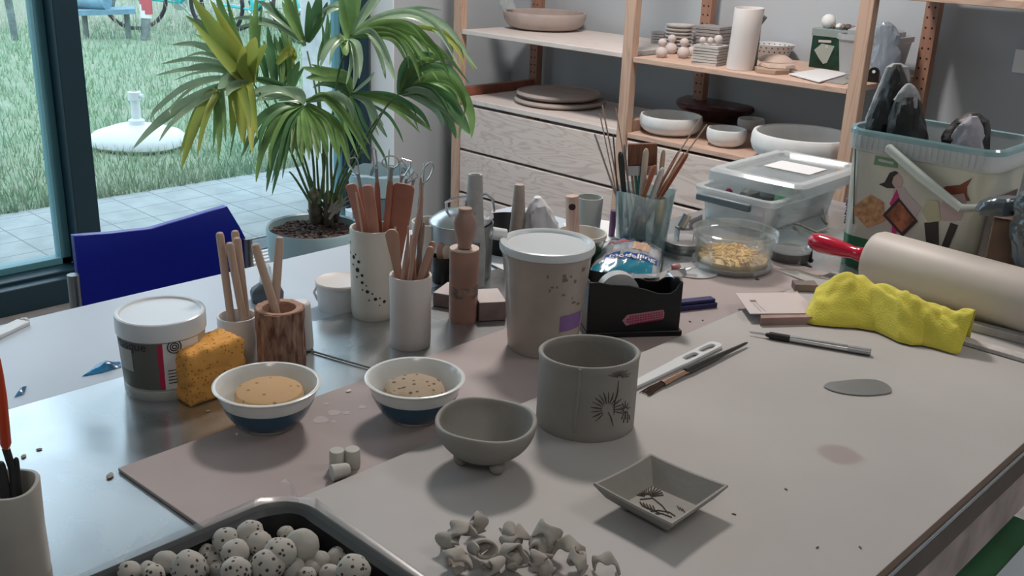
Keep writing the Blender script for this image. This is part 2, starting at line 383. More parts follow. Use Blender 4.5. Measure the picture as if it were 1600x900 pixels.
p = P(165, -5, 0); bicycle((p.x, p.y, 0), VR+.1, 'grey bicycle behind the blue grey garden bench', (.25, .28, .32))
p = P(20, 5, 0); bicycle((p.x-1, p.y+.4, 0), VR-.5, 'dark blue bicycle seen through the left window pane', (.05, .10, .2))
# dry stems behind
random.seed(5); g = G()
for i in range(900):
    u = random.random(); base = P(-80+u*660, 10+random.random()*42, 0); h = .12+random.random()*.35
    g.tube([base, base+Vector(((random.random()-.5)*.25, (random.random()-.5)*.25, h))], [.005, .002], 3, caps=False)
o = g.build('dry_stems', mat('straw', (.52, .50, .42), .8), smooth=0)
o['label'] = 'pale dry stems and straw around the bicycles beyond the lawn'; o['category'] = 'dry grass'; stuff(o)
# ================================================================ shelving
m_pine = wood('pine', (.60, .42, .33), (.50, .33, .25), 1.5, .55, dist=9, stretch=(1.2, 9, 9))
m_pine_v = wood('pine_upright', (.58, .40, .30), (.47, .30, .22), 1.5, .55, dist=7, stretch=(9, 9, .9))
m_pine_d = wood('pine_drawer', (.72, .62, .57), (.58, .48, .44), 1.3, .5, dist=14, stretch=(1, 1, 4.5))
m_pine_b = wood('pine_shelf_pale', (.72, .65, .61), (.64, .56, .52), 1.2, .5, dist=8, stretch=(1, 6, 6))
m_red = wood('pine_inner_red', (.30, .11, .07), (.24, .08, .05), 1.5, .6, dist=6, stretch=(9, 9, .9))
m_backp = wood('pine_back_post', (.36, .19, .13), (.30, .15, .10), 1.5, .6, dist=6, stretch=(9, 9, .9))
m_hole = mat('peg_hole', (.03, .02, .015), .9)
YS = 2.88; XP = [-3.128, -2.256, -1.406, -.55]
sh = thing('shelving_unit', 'long pine shelving unit with drawers against the back wall', 'shelf', (-1.8, 3.1, 0))
def rel(g, p=(-1.8, 3.1, 0)):
    g.v = [(v[0]-p[0], v[1]-p[1], v[2]-p[2]) for v in g.v]; return g
for x in XP:
    rel(G().box((x, YS, FZ), (x+.044, YS+.035, 2.2))).build('front_post', m_pine_v, sh, bevel=.003)
    g = G().box((x, YS+.46, FZ), (x+.044, YS+.495, 2.2))
    for k in range(60):
        z = .1+k*.032
        for xx in (.011, .032):
            M = Matrix.Translation((x+xx, YS+.4595, z)) @ Matrix.Rotation(pi/2, 4, 'X')
            g.lathe([(0, .0004), (.0035, .0004), (.0035, -.0004), (0, -.0004)], 8, 1, M)
    rel(g).build('back_post', [m_backp, m_hole], sh, smooth=0)
    for z in (.60, 1.75): rel(G().box((x+.008, YS+.035, z), (x+.036, YS+.46, z+.045))).build('side_rail', m_red if x < -3 else m_pine_v, sh, bevel=.002)
def board(x0, x1, z0, z1, m, dy=0., y1=.49): rel(G().box((x0, YS+dy, z0), (x1, YS+y1, z1))).build('shelf_board', m, sh, bevel=.002)
board(XP[0]+.046, XP[1]-.002, .863, .881, m_pine_b, .004); board(XP[0]+.046, XP[1]-.002, .590, .610, m_pine_b, .004, .458)
board(XP[1]+.046, XP[2]-.002, .853, .871, m_pine, .004); board(XP[1]+.046, XP[2]-.002, .588, .606, m_pine, .004, .458)
board(XP[2]+.046, XP[3]-.002, 1.134, 1.156, m_pine, .004); board(XP[2]+.001, XP[2]+.0455, 1.134, 1.156, m_pine, .036, .458)  # short filler piece over the side unit, added to block stray light
for (a, b) in ((XP[0], XP[1]), (XP[1], XP[2])):
    for (z0, z1) in ((.398, .578), (.215, .388), (.03, .205)):
        d = rel(G().box((a+.047, YS+.006, z0), (b-.003, YS+.024, z1)).box((a+.06, YS+.024, z0+.01), (b-.02, YS+.44, z0+.02))).build('drawer', m_pine_d, sh, bevel=.003)
# ================================================================ work table
m_lam = mat('white_laminate', (.50, .57, .65), .35, var=.04, vs=5)
m_apron = mat('dark_table_edge', (.10, .075, .06), .6, var=.2)
def table(name, label, x0, x1, y0, y1, m_top):
    t = thing(name, label, 'table', ((x0+x1)/2, (y0+y1)/2, 0)); o_ = ((x0+x1)/2, (y0+y1)/2, 0)
    rel(G().box((x0, y0, .705), (x1, y1, .735)), o_).build('tabletop', m_top, t, bevel=.002)
    for (a, b) in (((x0+.02, y0+.03, .64), (x1-.02, y0+.05, .704)), ((x0+.02, y1-.05, .64), (x1-.02, y1-.03, .704)), ((x0+.02, y0+.05, .64), (x0+.035, y1-.05, .704)), ((x1-.035, y0+.05, .64), (x1-.02, y1-.05, .704))):
        rel(G().box(a, b), o_).build('apron', m_apron, t)
    for x in (x0+.022, x1-.072):
        for y in (y0+.04, y1-.09): rel(G().box((x, y, FZ), (x+.05, y+.05, .64)), o_).build('leg', m_apron, t, bevel=.002)
    return t, o_
table('side_table', 'narrow white laminate table between the steel-topped worktable and the window', -1.44, -1.167, -.55, 1.52, m_lam)
wt, _o = table('worktable', 'big worktable under the steel sheet, plywood, modelling board and pottery tools', -1.162, -.2955, -.55, 2.12, m_lam)
def relw(g): return rel(g, _o)
relw(G().box((-.3065, -.5, .640), (-.2965, 2.1, .704))).build('side_board', mat('dusty_wood', (.38, .31, .29), .8, var=.25, vs=14), wt, bevel=.002)
relw(G().box((-.2953, -.55, .706), (-.2942, 2.12, .7345))).build('edge_band', m_apron, wt)
# steel sheet, worn and dusty
m_steel = mat('galvanised_sheet', (.60, .63, .65), .30, .9)
nt = m_steel.node_tree; N = nt.nodes; L = nt.links; bs = N['Principled BSDF']; mp = [n for n in N if n.type == 'MAPPING'][0]
nz = N.new('ShaderNodeTexNoise'); nz.inputs['Scale'].default_value = 5; nz.inputs['Detail'].default_value = 8; nz.inputs['Distortion'].default_value = 1
L.new(mp.outputs[0], nz.inputs['Vector']); rr = N.new('ShaderNodeMapRange'); rr.inputs['From Min'].default_value = .3; rr.inputs['From Max'].default_value = .7
rr.inputs['To Min'].default_value = .16; rr.inputs['To Max'].default_value = .32; L.new(nz.outputs['Fac'], rr.inputs[0]); L.new(rr.outputs[0], bs.inputs['Roughness'])
rc = N.new('ShaderNodeValToRGB'); rc.color_ramp.elements[0].color = (.50, .53, .55, 1); rc.color_ramp.elements[1].color = (.70, .72, .73, 1); L.new(nz.outputs['Fac'], rc.inputs[0]); L.new(rc.outputs[0], bs.inputs['Base Color'])
tag(G().box((-1.163, -.5, .7352), (-.2955, 2.11, TZ)).build('steel_sheet', m_steel, bevel=.001), 'grey galvanised steel sheet covering most of the white worktable', 'metal sheet')
m_ply = mat('plywood_stained', (.36, .30, .29), .6, var=.10, vs=3.5, bump=.08, bs=30)
A = P(184, 731, PZ); Bf = P(1180, 372, PZ); dirp = (Bf-A).normalized(); A2 = P(300, 812, PZ); dn = (A2-A).normalized()
E1 = A+dirp*1.2; E2 = E1+dn*((-.7590-E1.x)/dn.x); tb = (-.7590-A.x)/dn.x; Bq = A+dn*tb
g = G().prism([A.xy, E1.xy, E2.xy, Bq.xy][::-1], TZ+.0003, PZ)
tag(g.build('plywood_sheet', m_ply, bevel=.0008), 'thin reddish brown plywood sheet lying on the steel under the bowls', 'board')
m_mdf = mat('mdf_board', (.405, .385, .37), .62, var=.05, vs=4, bump=.03, bs=50)
nt = m_mdf.node_tree; N = nt.nodes; L = nt.links; old = N['Principled BSDF'].inputs['Base Color'].links[0].from_socket
tcg = N.new('ShaderNodeTexCoord'); vm = N.new('ShaderNodeVectorMath'); vm.operation = 'DISTANCE'; sp = P(1313, 709); vm.inputs[1].default_value = (sp.x, sp.y, BZ)
nzz = N.new('ShaderNodeTexNoise'); nzz.inputs['Scale'].default_value = 14
addv = N.new('ShaderNodeMath'); addv.operation = 'MULTIPLY_ADD'; addv.inputs[1].default_value = .03; L.new(tcg.outputs['Object'], nzz.inputs['Vector']); L.new(tcg.outputs['Object'], vm.inputs[0])
L.new(nzz.outputs['Fac'], addv.inputs[0]); L.new(vm.outputs['Value'], addv.inputs[2])
rs = N.new('ShaderNodeValToRGB'); rs.color_ramp.elements[0].position = .033; rs.color_ramp.elements[0].color = (.78, .70, .68, 1); rs.color_ramp.elements[1].position = .040; rs.color_ramp.elements[1].color = (1, 1, 1, 1)
L.new(addv.outputs[0], rs.inputs[0]); mx = N.new('ShaderNodeMix'); mx.data_type = 'RGBA'; mx.blend_type = 'MULTIPLY'; mx.inputs[0].default_value = 1
L.new(old, mx.inputs[6]); L.new(rs.outputs[0], mx.inputs[7]); L.new(mx.outputs[2], N['Principled BSDF'].inputs['Base Color'])
m_mdf_e = mat('mdf_edge', (.24, .16, .12), .7)  # brown edge, darkened to stand in for the weaker light on it
g = G().box((-.758, .12, TZ+.0003), (-.298, 1.60, BZ), 0)
g.m = [1, 0, 1, 1, 1, 1]
tag(g.build('modelling_board', [m_mdf, m_mdf_e], bevel=.0008), 'large pale grey beige modelling board under the clay mug, dish and tools', 'board')
# things below the table at the right
t = thing('wooden_stool', 'stained wooden stool in the shade under the right edge of the table', 'stool', (-.43, .95, FZ))
G().box((-.13, -.5, .56), (.055, .45, .585)).build('seat', mat('mottled_seat', (.20, .18, .16), .8, var=.5, vs=25), t, bevel=.003)
for x, y in ((-.12, -.45), (.02, -.45), (-.12, .40), (.02, .40)): G().box((x, y, 0), (x+.03, y+.03, .56)).build('leg', m_apron, t)
t = thing('green_crate', 'dark green crate at the bottom right corner beside the stool', 'crate', (-.22, .95, FZ))
G().box((-.135, -.5, 0), (.14, .4, .59)).build('crate_body', mat('dark_green', (.03, .13, .05), .6, var=.2), t, bevel=.004)
G().box((-.07, -.45, .591), (.12, .35, .60)).build('paper_sheet', mat('grey_blue_paper', (.5, .56, .6), .8), t)
# ================================================================ materials for the objects
m_glaze = mat('white_glaze', (.74, .76, .74), .18, coat=.3)
m_blue = mat('petrol_blue_glaze', (.015, .075, .13), .22, coat=.3)
m_clay = mat('wet_grey_clay', (.27, .255, .23), .7, var=.08, vs=14, bump=.12, bs=60)
m_clay_l = mat('dry_grey_clay', (.36, .33, .29), .85, var=.08, vs=30, bump=.2, bs=120)
m_line = mat('incised_line', (.075, .055, .045), .9)
m_cream = mat('cream_ceramic', (.62, .60, .54), .45, var=.03, vs=20)
m_bisque = mat('pale_bisque', (.62, .58, .56), .6, var=.03, vs=20)
m_white = mat('white_ceramic', (.70, .71, .72), .4)
m_dowel = wood('beech_dowel', (.52, .38, .30), (.45, .32, .25), 4, .6, dist=3, stretch=(9, 9, 1))
m_tool = wood('boxwood_tool', (.45, .27, .20), (.38, .22, .16), 4, .5, dist=3, stretch=(9, 9, 1))
m_terra = mat('terracotta_wood', (.37, .145, .095), .45, var=.15, vs=25)
m_terra_l = mat('light_red_wood', (.44, .205, .15), .5, var=.12, vs=25)
m_black = mat('black_plastic', (.008, .008, .009), .38, spec=.35)
m_blackm = mat('black_matte', (.02, .02, .022), .7)
m_metal = mat('bright_metal', (.62, .63, .64), .25, 1.)
m_dkmetal = mat('dull_metal', (.33, .34, .35), .4, .9)
m_wplast = mat('white_lid_plastic', (.66, .69, .71), .3)
m_milky = see_through('milky_plastic', (.97, 1, 1), .10, .12, (.88, .92, .94), .50)
m_clear = see_through('clear_plastic', (.96, .98, .98), .12, .06, (.85, .9, .92), .12)
m_paper = mat('white_paper', (.72, .73, .74), .85)

# ---------------------------------------------------------------- white jar and sponge
c, rb, rt, h = fit(262, 628, 126, 249, 484, 137, TZ)
t = thing('plaster_jar', 'wide white screw-lid jar of powder left of the orange sponge', 'jar', c, VR)
G().lathe([(0, 0), (rb*.97, 0), (rb, .004), (rb, h*.12), (rb*.985, h*.13), (rt*.965, h*.78), (0, h*.78)], 56).build('jar_body', mat('grey_plastic_jar', (.40, .41, .39), .35), t)
G().lathe([(0, h*.77), (rt*.985, h*.77), (rt, h*.78), (rt, h*.97), (rt*.985, h*.99), (rt*.95, h*1.0), (rt*.90, h*.995), (rt*.87, h*.975), (0, h*.975)], 56).build('lid', mat('white_lid', (.70, .74, .77), .3), t)
def wrap(g, r0, r1, z0, z1, a0, a1, mi=0, n=14, off=.0004):
    """band on a round wall between angles (0 = toward the camera, + to the right)"""
    def fn(u, v):
        a = -pi/2+a0+(a1-a0)*u; z = z0+(z1-z0)*v; r = r0+(r1-r0)*v+off
        return (r*math.cos(a), r*math.sin(a), z)
    g.grid(n, 2, fn, mi); return g
rr_ = lambda q: rb*.985+(rt*.965-rb*.985)*(q-.13)/.65
g = wrap(G(), rr_(.16), rr_(.76), h*.16, h*.76, -1.5, .22); g.build('dark_label', mat('grey_green_label', (.115, .12, .105), .45), t)
g = G(); wrap(g, rr_(.16), rr_(.76), h*.16, h*.76, .22, .34, 0, off=.0007); g.build('red_stripe', mat('magenta_red', (.45, .01, .06), .4), t)
g = G(); wrap(g, rr_(.16), rr_(.76), h*.16, h*.76, .34, 1.25, 0, off=.0007); o = g.build('text_label', m_paper, t)
g = G(); wrap(g, rr_(.38), rr_(.66), h*.38, h*.66, -.95, -.42, 0, off=.0008); g.build('pale_panel', mat('pale_panel', (.42, .44, .42), .5), t)
def wrap_text(s, size, q, a0, par, r, m, name='lettering'):
    g = text_geo(G(), s, size, Matrix.Identity(4))
    vs = []
    for v in g.v:
        a = -pi/2+a0+v[0]/r; vs.append(((r+.0012)*math.cos(a), (r+.0012)*math.sin(a), q+v[1]))
    g.v = vs; return g.build(name, m, par, smooth=0)
wrap_text('Masque', .016, h*.67, -.98, t, rr_(.7), m_blackm)
g = G()
for k in range(11):
    z = h*(.64-.04*k); wrap(g, rr_(.3), rr_(.31), z, z+.0012, .42, .42+.25+.2*((k*7) % 3)/3, 0, off=.0013, n=8)
for r in (.0085, .0055, .003):
    g.add([((rr_(.7)+.0016)*math.cos(-pi/2+.60+r*math.cos(a)/rr_(.7)), (rr_(.7)+.0016)*math.sin(-pi/2+.60+r*math.cos(a)/rr_(.7)), h*.71+r*math.sin(a)) for a in [i*pi/12 for i in range(24)]]+[((rr_(.7)+.0016)*math.cos(-pi/2+.60+(r-.0013)*math.cos(a)/rr_(.7)), (rr_(.7)+.0016)*math.sin(-pi/2+.60+(r-.0013)*math.cos(a)/rr_(.7)), h*.71+(r-.0013)*math.sin(a)) for a in [i*pi/12 for i in range(24)]], [(i, (i+1) % 24, 24+(i+1) % 24, 24+i) for i in range(24)])
g.build('fine_print', m_blackm, t, smooth=0)
# sponge block
m_sp = spots('orange_sponge', (.80, .40, .10), (.50, .20, .04), 190, .22, .95, .8)
p0 = P(298, 637, TZ); pr = P(388, 606, TZ); pl = P(272, 622, TZ)
ux = (pr-p0); lx = ux.length; ang = math.atan2(ux.y, ux.x); hs = PV(p0, 304, 556).z-TZ
g = G(); n = 16; Ls, Ds, Hs = lx*1.0, .052, hs
def spf(v):
    k = noise.noise(Vector(v)*90)*.0030+noise.noise(Vector(v)*260)*.0022; c_ = Vector((Ls/2, Ds/2, Hs/2)); d = (Vector(v)-c_)
    return Vector(v)+d.normalized()*k
bm = bmesh.new(); bmesh.ops.create_cube(bm, size=1); bmesh.ops.subdivide_edges(bm, edges=bm.edges, cuts=15, use_grid_fill=True)
for v in bm.verts:
    q = Vector(((v.co.x+.5)*Ls, (v.co.y+.5)*Ds, (v.co.z+.5)*Hs))
    # round the edges
    c_ = Vector((min(max(q.x, .006), Ls-.006), min(max(q.y, .006), Ds-.006), min(max(q.z, .004), Hs-.006))); d = q-c_
    if d.length > .005 and q.z > .001: q = c_+d.normalized()*.006
    v.co = spf(q) if q.z > .002 else q
me = bpy.data.meshes.new('sponge_block'); bm.to_mesh(me); bm.free(); me.polygons.foreach_set('use_smooth', [True]*len(me.polygons)); me.materials.append(m_sp)
o = bpy.data.objects.new('sponge', me); COL.objects.link(o); o.location = (p0.x, p0.y, TZ+.0005); o.rotation_euler = (0, 0, ang)
tag(o, 'porous orange block sponge standing against the white jar', 'sponge')
# ---------------------------------------------------------------- the two blue and white bowls
m_dsp = spots('sponge_disc', (.55, .36, .19), (.30, .17, .07), 90, .16, .95, .5)
m_crm = spots('crumbly_disc', (.40, .31, .22), (.12, .08, .05), 110, .22, .95, .5)
def glaze_bowl(bx, by, bw, tx, ty, tw, label, z):
    c, rb, rt, h = fit(bx, by, bw, tx, ty, tw, z)
    t = thing('glazed_bowl', label, 'bowl', c, VR, 'blue and white glazed bowls')
    def R(q): return rb+(rt-rb)*(q**.47) if q > 0 else rb
    qs = [i/12 for i in range(13)]
    out = [(0, .003), (rb*.8, .003), (rb*.85, 0), (rb, 0), (rb, h*.05)]
    th = .0035
    low = out+[(R(q)*.97+.0, h*(.07+.93*q)) for q in qs if q < .13]
    wall = [(R(q)*.965, h*(.06+.90*q)) for q in qs[1:]]
    prof = out+wall+[(rt, h*.965), (rt+.0005, h*.985), (rt-.001, h), (rt-.004, h*.99)]+[(max(R(q)*.965-th, .002), h*(.08+.90*q)) for q in reversed(qs[:-1])]+[(0, h*.08)]
    G().lathe(prof, 56).build('bowl_body', m_glaze, t)
    g = G(); band = [(R(q)*.965+.0005, h*(.06+.90*q)) for q in (.09, .16, .25, .35, .45, .55, .64)]
    g.lathe(band+[(r-.0008, z) for (r, z) in reversed(band)], 56).build('blue_band', m_blue, t)
    return c, rb, rt, h, R
c, rb, rt, h, R = glaze_bowl(421, 680, 74, 419, 598, 166, 'blue and white glazed bowl holding a smooth orange sponge disc, beside the block sponge', PZ)
g = G(); rd = rt*.64; g.lathe([(0, 0), (rd*.96, 0), (rd, .006), (rd, .014), (rd*.95, .019), (rd*.8, .0215), (0, .022)], 40, fn=lambda v, a: v*(1+.02*noise.noise(v*60)))
tag(g.build('sponge_disc', m_dsp, loc=(c.x+.004, c.y, c.z+h*.50)), 'round orange yellow sponge lying in the left glazed bowl', 'sponge')
c, rb, rt, h, R = glaze_bowl(648, 667, 70, 648, 588, 156, 'blue and white glazed bowl with clay-stained inside, between the sponge bowl and clay bowl', PZ)
g = G(); rd = rt*.62; g.lathe([(0, 0), (rd*.96, 0), (rd, .006), (rd, .012), (rd*.9, .018), (rd*.7, .021), (0, .022)], 40, fn=lambda v, a: v*(1+.04*noise.noise(v*90)))
tag(g.build('crumbled_sponge', m_crm, loc=(c.x+.002, c.y-.002, c.z+h*.46)), 'rough brown speckled sponge lying in the clay-stained glazed bowl', 'sponge')
# inner stain of the second bowl
# ---------------------------------------------------------------- sticks
def stick_pts(c, floor, rin, entry, top, off=0., toff=0.):
    E = PV((c[0], c[1], 0), *entry, back=off); T = PV((c[0], c[1], 0), *top, back=off+toff)
    d = (E-T).normalized(); k = (E.z-floor)/max(-d.z, .05); Lo = E+d*k; xy = Vector((Lo.x-c[0], Lo.y-c[1]))
    if xy.length > rin: xy = xy.normalized()*rin
    return Vector((c[0]+xy.x, c[1]+xy.y, floor)), T
def dowel(c, floor, rin, entry, top, rad, label, m=None, off=0., toff=0., name='wooden_dowel', cat='stick', group=None, tip=True):
    a, b = stick_pts(c, floor, rin, entry, top, off, toff); Ln = (b-a).length; d = (b-a).normalized()
    pts = [Vector((0, 0, 0)), d*.012, d*.05, d*(Ln-.004), d*(Ln-.001), d*Ln]
    return tag(G().tube(pts, [rad*.5, rad*.85, rad, rad, rad*.8, rad*.45], 14).build(name, m or m_dowel, loc=a), label, cat, group)
def simple_cup(name, label, cat, bx, by, bw, tx, ty, tw, m, z, th=.004, mid=None, fn=None, group=None, n=48):
    c, rb, rt, h = fit(bx, by, bw, tx, ty, tw, z)
    md = [(q, (rb+(rt-rb)*q)*k) for q, k in mid] if mid else None
    o = G().lathe(cup_prof(rb, rt, h, th, mid=md), n, fn=fn).build(name, m, loc=(c.x, c.y, z), rz=VR)
    tag(o, label, cat, group); return c, rb, rt, h
m_wood_in = wood('cut_wood', (.42, .24, .17), (.33, .18, .12), 3, .7)
# white cup with four dowels
c, rb, rt, h = simple_cup('small_cup', 'small white ceramic cup with four beech dowels, behind the block sponge', 'cup', 375, 574, 60, 374, 492, 62, m_white, TZ, .003)
G4 = 'beech dowels in the small white cup'
dowel(c, TZ+.008, rb*.6, (360, 490), (343, 363), .0052, 'leftmost and straightest of the four dowels in the white cup', group=G4)
dowel(c, TZ+.008, rb*.6, (383, 491), (358, 379), .0052, 'second and lowest dowel from the left in the white cup', group=G4, off=-.008)
dowel(c, TZ+.008, rb*.6, (389, 487), (370, 371), .0052, 'front right dowel of the four in the white cup', group=G4, off=.006)
dowel(c, TZ+.008, rb*.6, (390, 480), (367, 360), .0052, 'dowel mostly hidden behind the others in the white cup', group=G4, off=.022)
# bark cup
m_bark = mat('pine_bark', (.13, .06, .04), .9, col2=(.40, .25, .18), vs=110, bump=1., bs=90, stretch=(1.3, 1.3, .4))
c, rb, rt, h = fit(441, 592, 74, 439, 480, 79, TZ); cb = c
t = thing('bark_cup', 'hollowed log cup with rough brown bark, holding two dowels', 'cup', c, VR)
def barkf(v, a):
    if math.hypot(v.x, v.y) < rb*.8: return v
    n_ = noise.noise(Vector((math.cos(a)*4.5, math.sin(a)*4.5, v.z*14)))+.6*noise.noise(Vector((math.cos(a)*8, math.sin(a)*8, v.z*34)))
    k = 1+.11*n_; return Vector((v.x*k, v.y*k, v.z))
g = G(); out = [(rb*(1.03-.04*math.sin(q/14*pi)), h*q/14) for q in range(15)]
g.lathe([(0, 0)]+out+[(rt*.90, h)], 72, 0, fn=barkf).lathe([(rt*.92, h*.995), (rt*.9, h+.0008), (rt*.66, h), (rt*.62, h*.97), (rt*.58, h*.4), (0, h*.4)], 48, 1)
g.build('log_body', [m_bark, m_wood_in], t)
G2 = 'beech dowels in the bark cup'
dowel(c, TZ+h*.42, rt*.42, (430, 484), (398, 381), .0056, 'dowel leaning left out of the bark cup', group=G2)
dowel(c, TZ+h*.42, rt*.42, (424, 474), (437, 370), .0056, 'dowel leaning right and back out of the bark cup', group=G2, off=.022, toff=.012)
# white block behind, squeeze bottle
c, rb, rt, h = fit(472, 553, 40, 474, 470, 34, TZ)
tag(G().lathe([(0, 0), (rb, 0), (rb*1.0, h*.1), (rt*1.02, h*.9), (rt*.95, h), (0, h)], 6).build('white_tumbler', m_white, loc=c, rz=VR+.3, bevel=.004), 'white tapered tumbler right behind the bark cup', 'cup')
cw = c
c, rb, rt, h = fit(418, 478, 52, 410, 425, 26, .735)
t = thing('squeeze_bottle', 'small grey squeeze bottle with a clear neck behind the dowels', 'bottle', c, VR)
G().lathe([(0, 0), (rb, 0), (rb*1.05, h*.30), (rb*.95, h*.42), (rb*.45, h*.62), (0, h*.62)], 8).build('bottle_body', mat('slate_plastic', (.07, .09, .11), .45), t, bevel=.002)
G().lathe([(rb*.42, h*.60), (rb*.36, h*1.1), (rb*.30, h*1.22), (rb*.26, h*1.22), (rb*.3, h*1.08), (rb*.36, h*.62)], 24).build('bottle_neck', m_clear, t)
# lidded tub behind the perforated holder
c, rb, rt, h = fit(532, 492, 70, 532, 437, 76, .735)
t = thing('round_tub', 'round white lidded tub half hidden behind the perforated holder', 'tub', c, VR)
G().lathe([(0, 0), (rb, 0), (rt*.95, h*.9), (0, h*.9)], 40).build('tub_body', mat('pale_tub', (.60, .63, .64), .4), t)
G().lathe([(0, h*.86), (rt, h*.86), (rt*1.02, h*.96), (rt*.98, h), (rt*.92, h*.97), (0, h*.97)], 40).tube([(-rb*1.02, 0, h*.75), (-rb*1.18, 0, h*.5), (-rb*1.02, 0, h*.2)], .002, 6).build('lid', mat('creamy_lid', (.66, .63, .61), .45), t)
# ---------------------------------------------------------------- perforated holder
c, rb, rt, h = fit(584, 502, 60, 583, 354, 73, TZ); cp = c; hp = h
rb *= 1.12
t = thing('perforated_holder', 'tall cream ceramic holder pierced with a curve of round holes', 'holder', c, VR)
G().lathe(cup_prof(rb, rt, h, .004, mid=[(.1, rb*1.05), (.5, (rb*1.05+rt)/2)]), 56).build('holder_body', m_cream, t)
g = G(); rp = lambda z: rb*1.05+(rt-rb*1.05)*z/h
for (px, py, r) in [(551,375,1.6),(551.5,391,1.2),(557.5,395,2.6),(566,400,2.2),(556.5,407,1.5),(564,413,3.2),(571.5,420,2.1),(563,424,1.5),(571.5,431,2.1),(578,435,1),(579.5,444,2.4),(572,442,1.2),(587,447,1.2),(591.5,455,2.3),(598,454,1.2),(582,457,1.1),(604,460,2.3),(597.5,465,1),(561,390,1.2)]:
    z = PV(c, px, py).z-TZ; sx = (px-(584-(z/h)*1))/F_PX*depth(c); s = max(-.98, min(.98, sx/rp(z))); a = math.asin(s)-pi/2
    rr = r/F_PX*depth(c)*1.15; q = Vector((rp(z)*math.cos(a), rp(z)*math.sin(a), z)); tn = Vector((-math.sin(a), math.cos(a), 0)); nn = Vector((math.cos(a), math.sin(a), 0))
    g.add([tuple(q+nn*.0006+tn*rr*math.cos(b)+Vector((0, 0, rr*math.sin(b)))) for b in [i*pi/7 for i in range(14)]], [tuple(range(14))])
g.build('holes', mat('dark_hole', (.02, .02, .02), .9), t, smooth=0)
def paddle(c, floor, rin, entry, top, w, th, label, m, off=0., toff=0., name='wooden_rib', cat='pottery tool', group=None, taper=1., round_=.3, wb=None):
    """flat wooden blade standing in a cup"""
    a, b = stick_pts(c, floor, rin, entry, top, off, toff); d = b-a; Ln = d.length; d.normalize()
    wb = wb or w*.7; side = Vector((math.cos(VR), math.sin(VR), 0)); side = (side-d*side.dot(d)).normalized(); nn = d.cross(side)
    we = w*taper; Rr = max(.0015, we*min(1, round_*1.6)); na = 7
    qs = [0, .3, .55, .75, .85]+[1-(Rr*math.cos(k*pi/2/na))/Ln if False else 1-Rr*(1-math.sin(k*pi/2/na))/Ln for k in range(na+1)]
    ws = [wb, wb, wb+(w-wb)*.4, w, w+(we-w)*.6]+[we-Rr+Rr*math.cos(k*pi/2/na) for k in range(na+1)]
    g = G()
    ws = [max(x, .0006) for x in ws]; vs = []; fs = []
    for q, ww in zip(qs, ws):
        p = d*Ln*q; t2 = min(th, ww)
        for k in range(12):
            an = 2*pi*k/12; ca, sa = math.cos(an), math.sin(an)
            vs.append(tuple(p+side*ww*(abs(ca)**.6)*(1 if ca >= 0 else -1)+nn*t2*(abs(sa)**.6)*(1 if sa >= 0 else -1)))
    for i in range(len(qs)-1):
        for k in range(12): fs.append((i*12+k, i*12+(k+1) % 12, (i+1)*12+(k+1) % 12, (i+1)*12+k))
    fs += [tuple(range(11, -1, -1)), tuple(range(len(qs)*12-12, len(qs)*12))]
    g.add(vs, fs)
    o = g.build(name, m, loc=a); return tag(o, label, cat, group)
def loop_tool(c, floor, rin, entry, top, rad, loop, label, m, wid=.009, off=0., toff=0., ferr=True, group='loop tools in the perforated holder', shape='round'):
    """handle + ferrule + bent wire; top = top of the handle, loop = top pixel of the wire"""
    a, b = stick_pts(c, floor, rin, entry, top, off, toff); T = PV((c[0], c[1], 0), *loop, back=off+toff*1.2)
    t = thing('loop_tool', label, 'pottery tool', a, 0, group); d = (b-a); Ln = d.length; dn = d.normalized()
    G().tube([dn*0, dn*Ln*.5, dn*(Ln-.01), dn*Ln], [rad*.8, rad, rad, rad*.7], 12).build('handle', m, t)
    if ferr: G().tube([dn*(Ln-.001), dn*(Ln+.02)], rad*.62, 12).build('ferrule', m_dkmetal, t)
    s = dn*(Ln+.015); e = T-a; ax = e-s; L2 = ax.length; ax.normalize(); side = Vector((math.cos(VR), math.sin(VR), 0)); side = (side-ax*side.dot(ax)).normalized()
    if shape == 'round': pts = [s+side*.002]+[s+ax*L2*.55+side*wid*math.sin(q)*1.0-ax*L2*.42*math.cos(q) for q in [pi*.12+i*pi*.88*2/16 for i in range(15)]]+[s-side*.002]
    elif shape == 'square': pts = [s+side*.0015, s+ax*L2*.75+side*wid, s+ax*L2+side*wid*.8, s+ax*L2-side*wid*.8, s+ax*L2*.75-side*wid, s-side*.0015]
    else: pts = [s+side*.002, s+ax*L2*.9+side*wid*.4, s+ax*L2, s+ax*L2*.93-side*wid*.5, s-side*.002]
    G().tube(pts, .0011, 6).build('wire_loop', m_metal, t); return t
GR = 'wooden modelling tools in the perforated holder'
fl = TZ+.01
paddle(c, fl, rb*.6, (568, 360), (548, 287), .0085, .004, 'broad round-ended red wooden blade at the far left of the perforated holder', m_terra_l, 0, group=GR, round_=.35)
paddle(c, fl, rb*.6, (587, 362), (574, 289), .0085, .004, 'reddish wooden blade second from the left in the perforated holder', m_terra_l, -.012, group=GR, round_=.4)
paddle(c, fl, rb*.6, (625, 362), (631, 287), .0165, .003, 'wide rectangular terracotta coloured rib in the perforated holder', m_terra, .004, group=GR, round_=.3, wb=.012)
paddle(c, fl, rb*.6, (573, 365), (583, 300), .005, .003, 'dark red narrow blade behind in the perforated holder', m_terra, .018, group=GR, round_=.5)
loop_tool(c, fl, rb*.5, (596, 362), (589, 284), .0042, (584, 231), 'loop tool with tall narrow pointed wire over the perforated holder', m_terra, .006, .01, shape='v')
loop_tool(c, fl, rb*.5, (603, 362), (610, 282), .0048, (609, 243), 'loop tool with round grey wire ring and dark ferrule', m_terra, .012, 0)
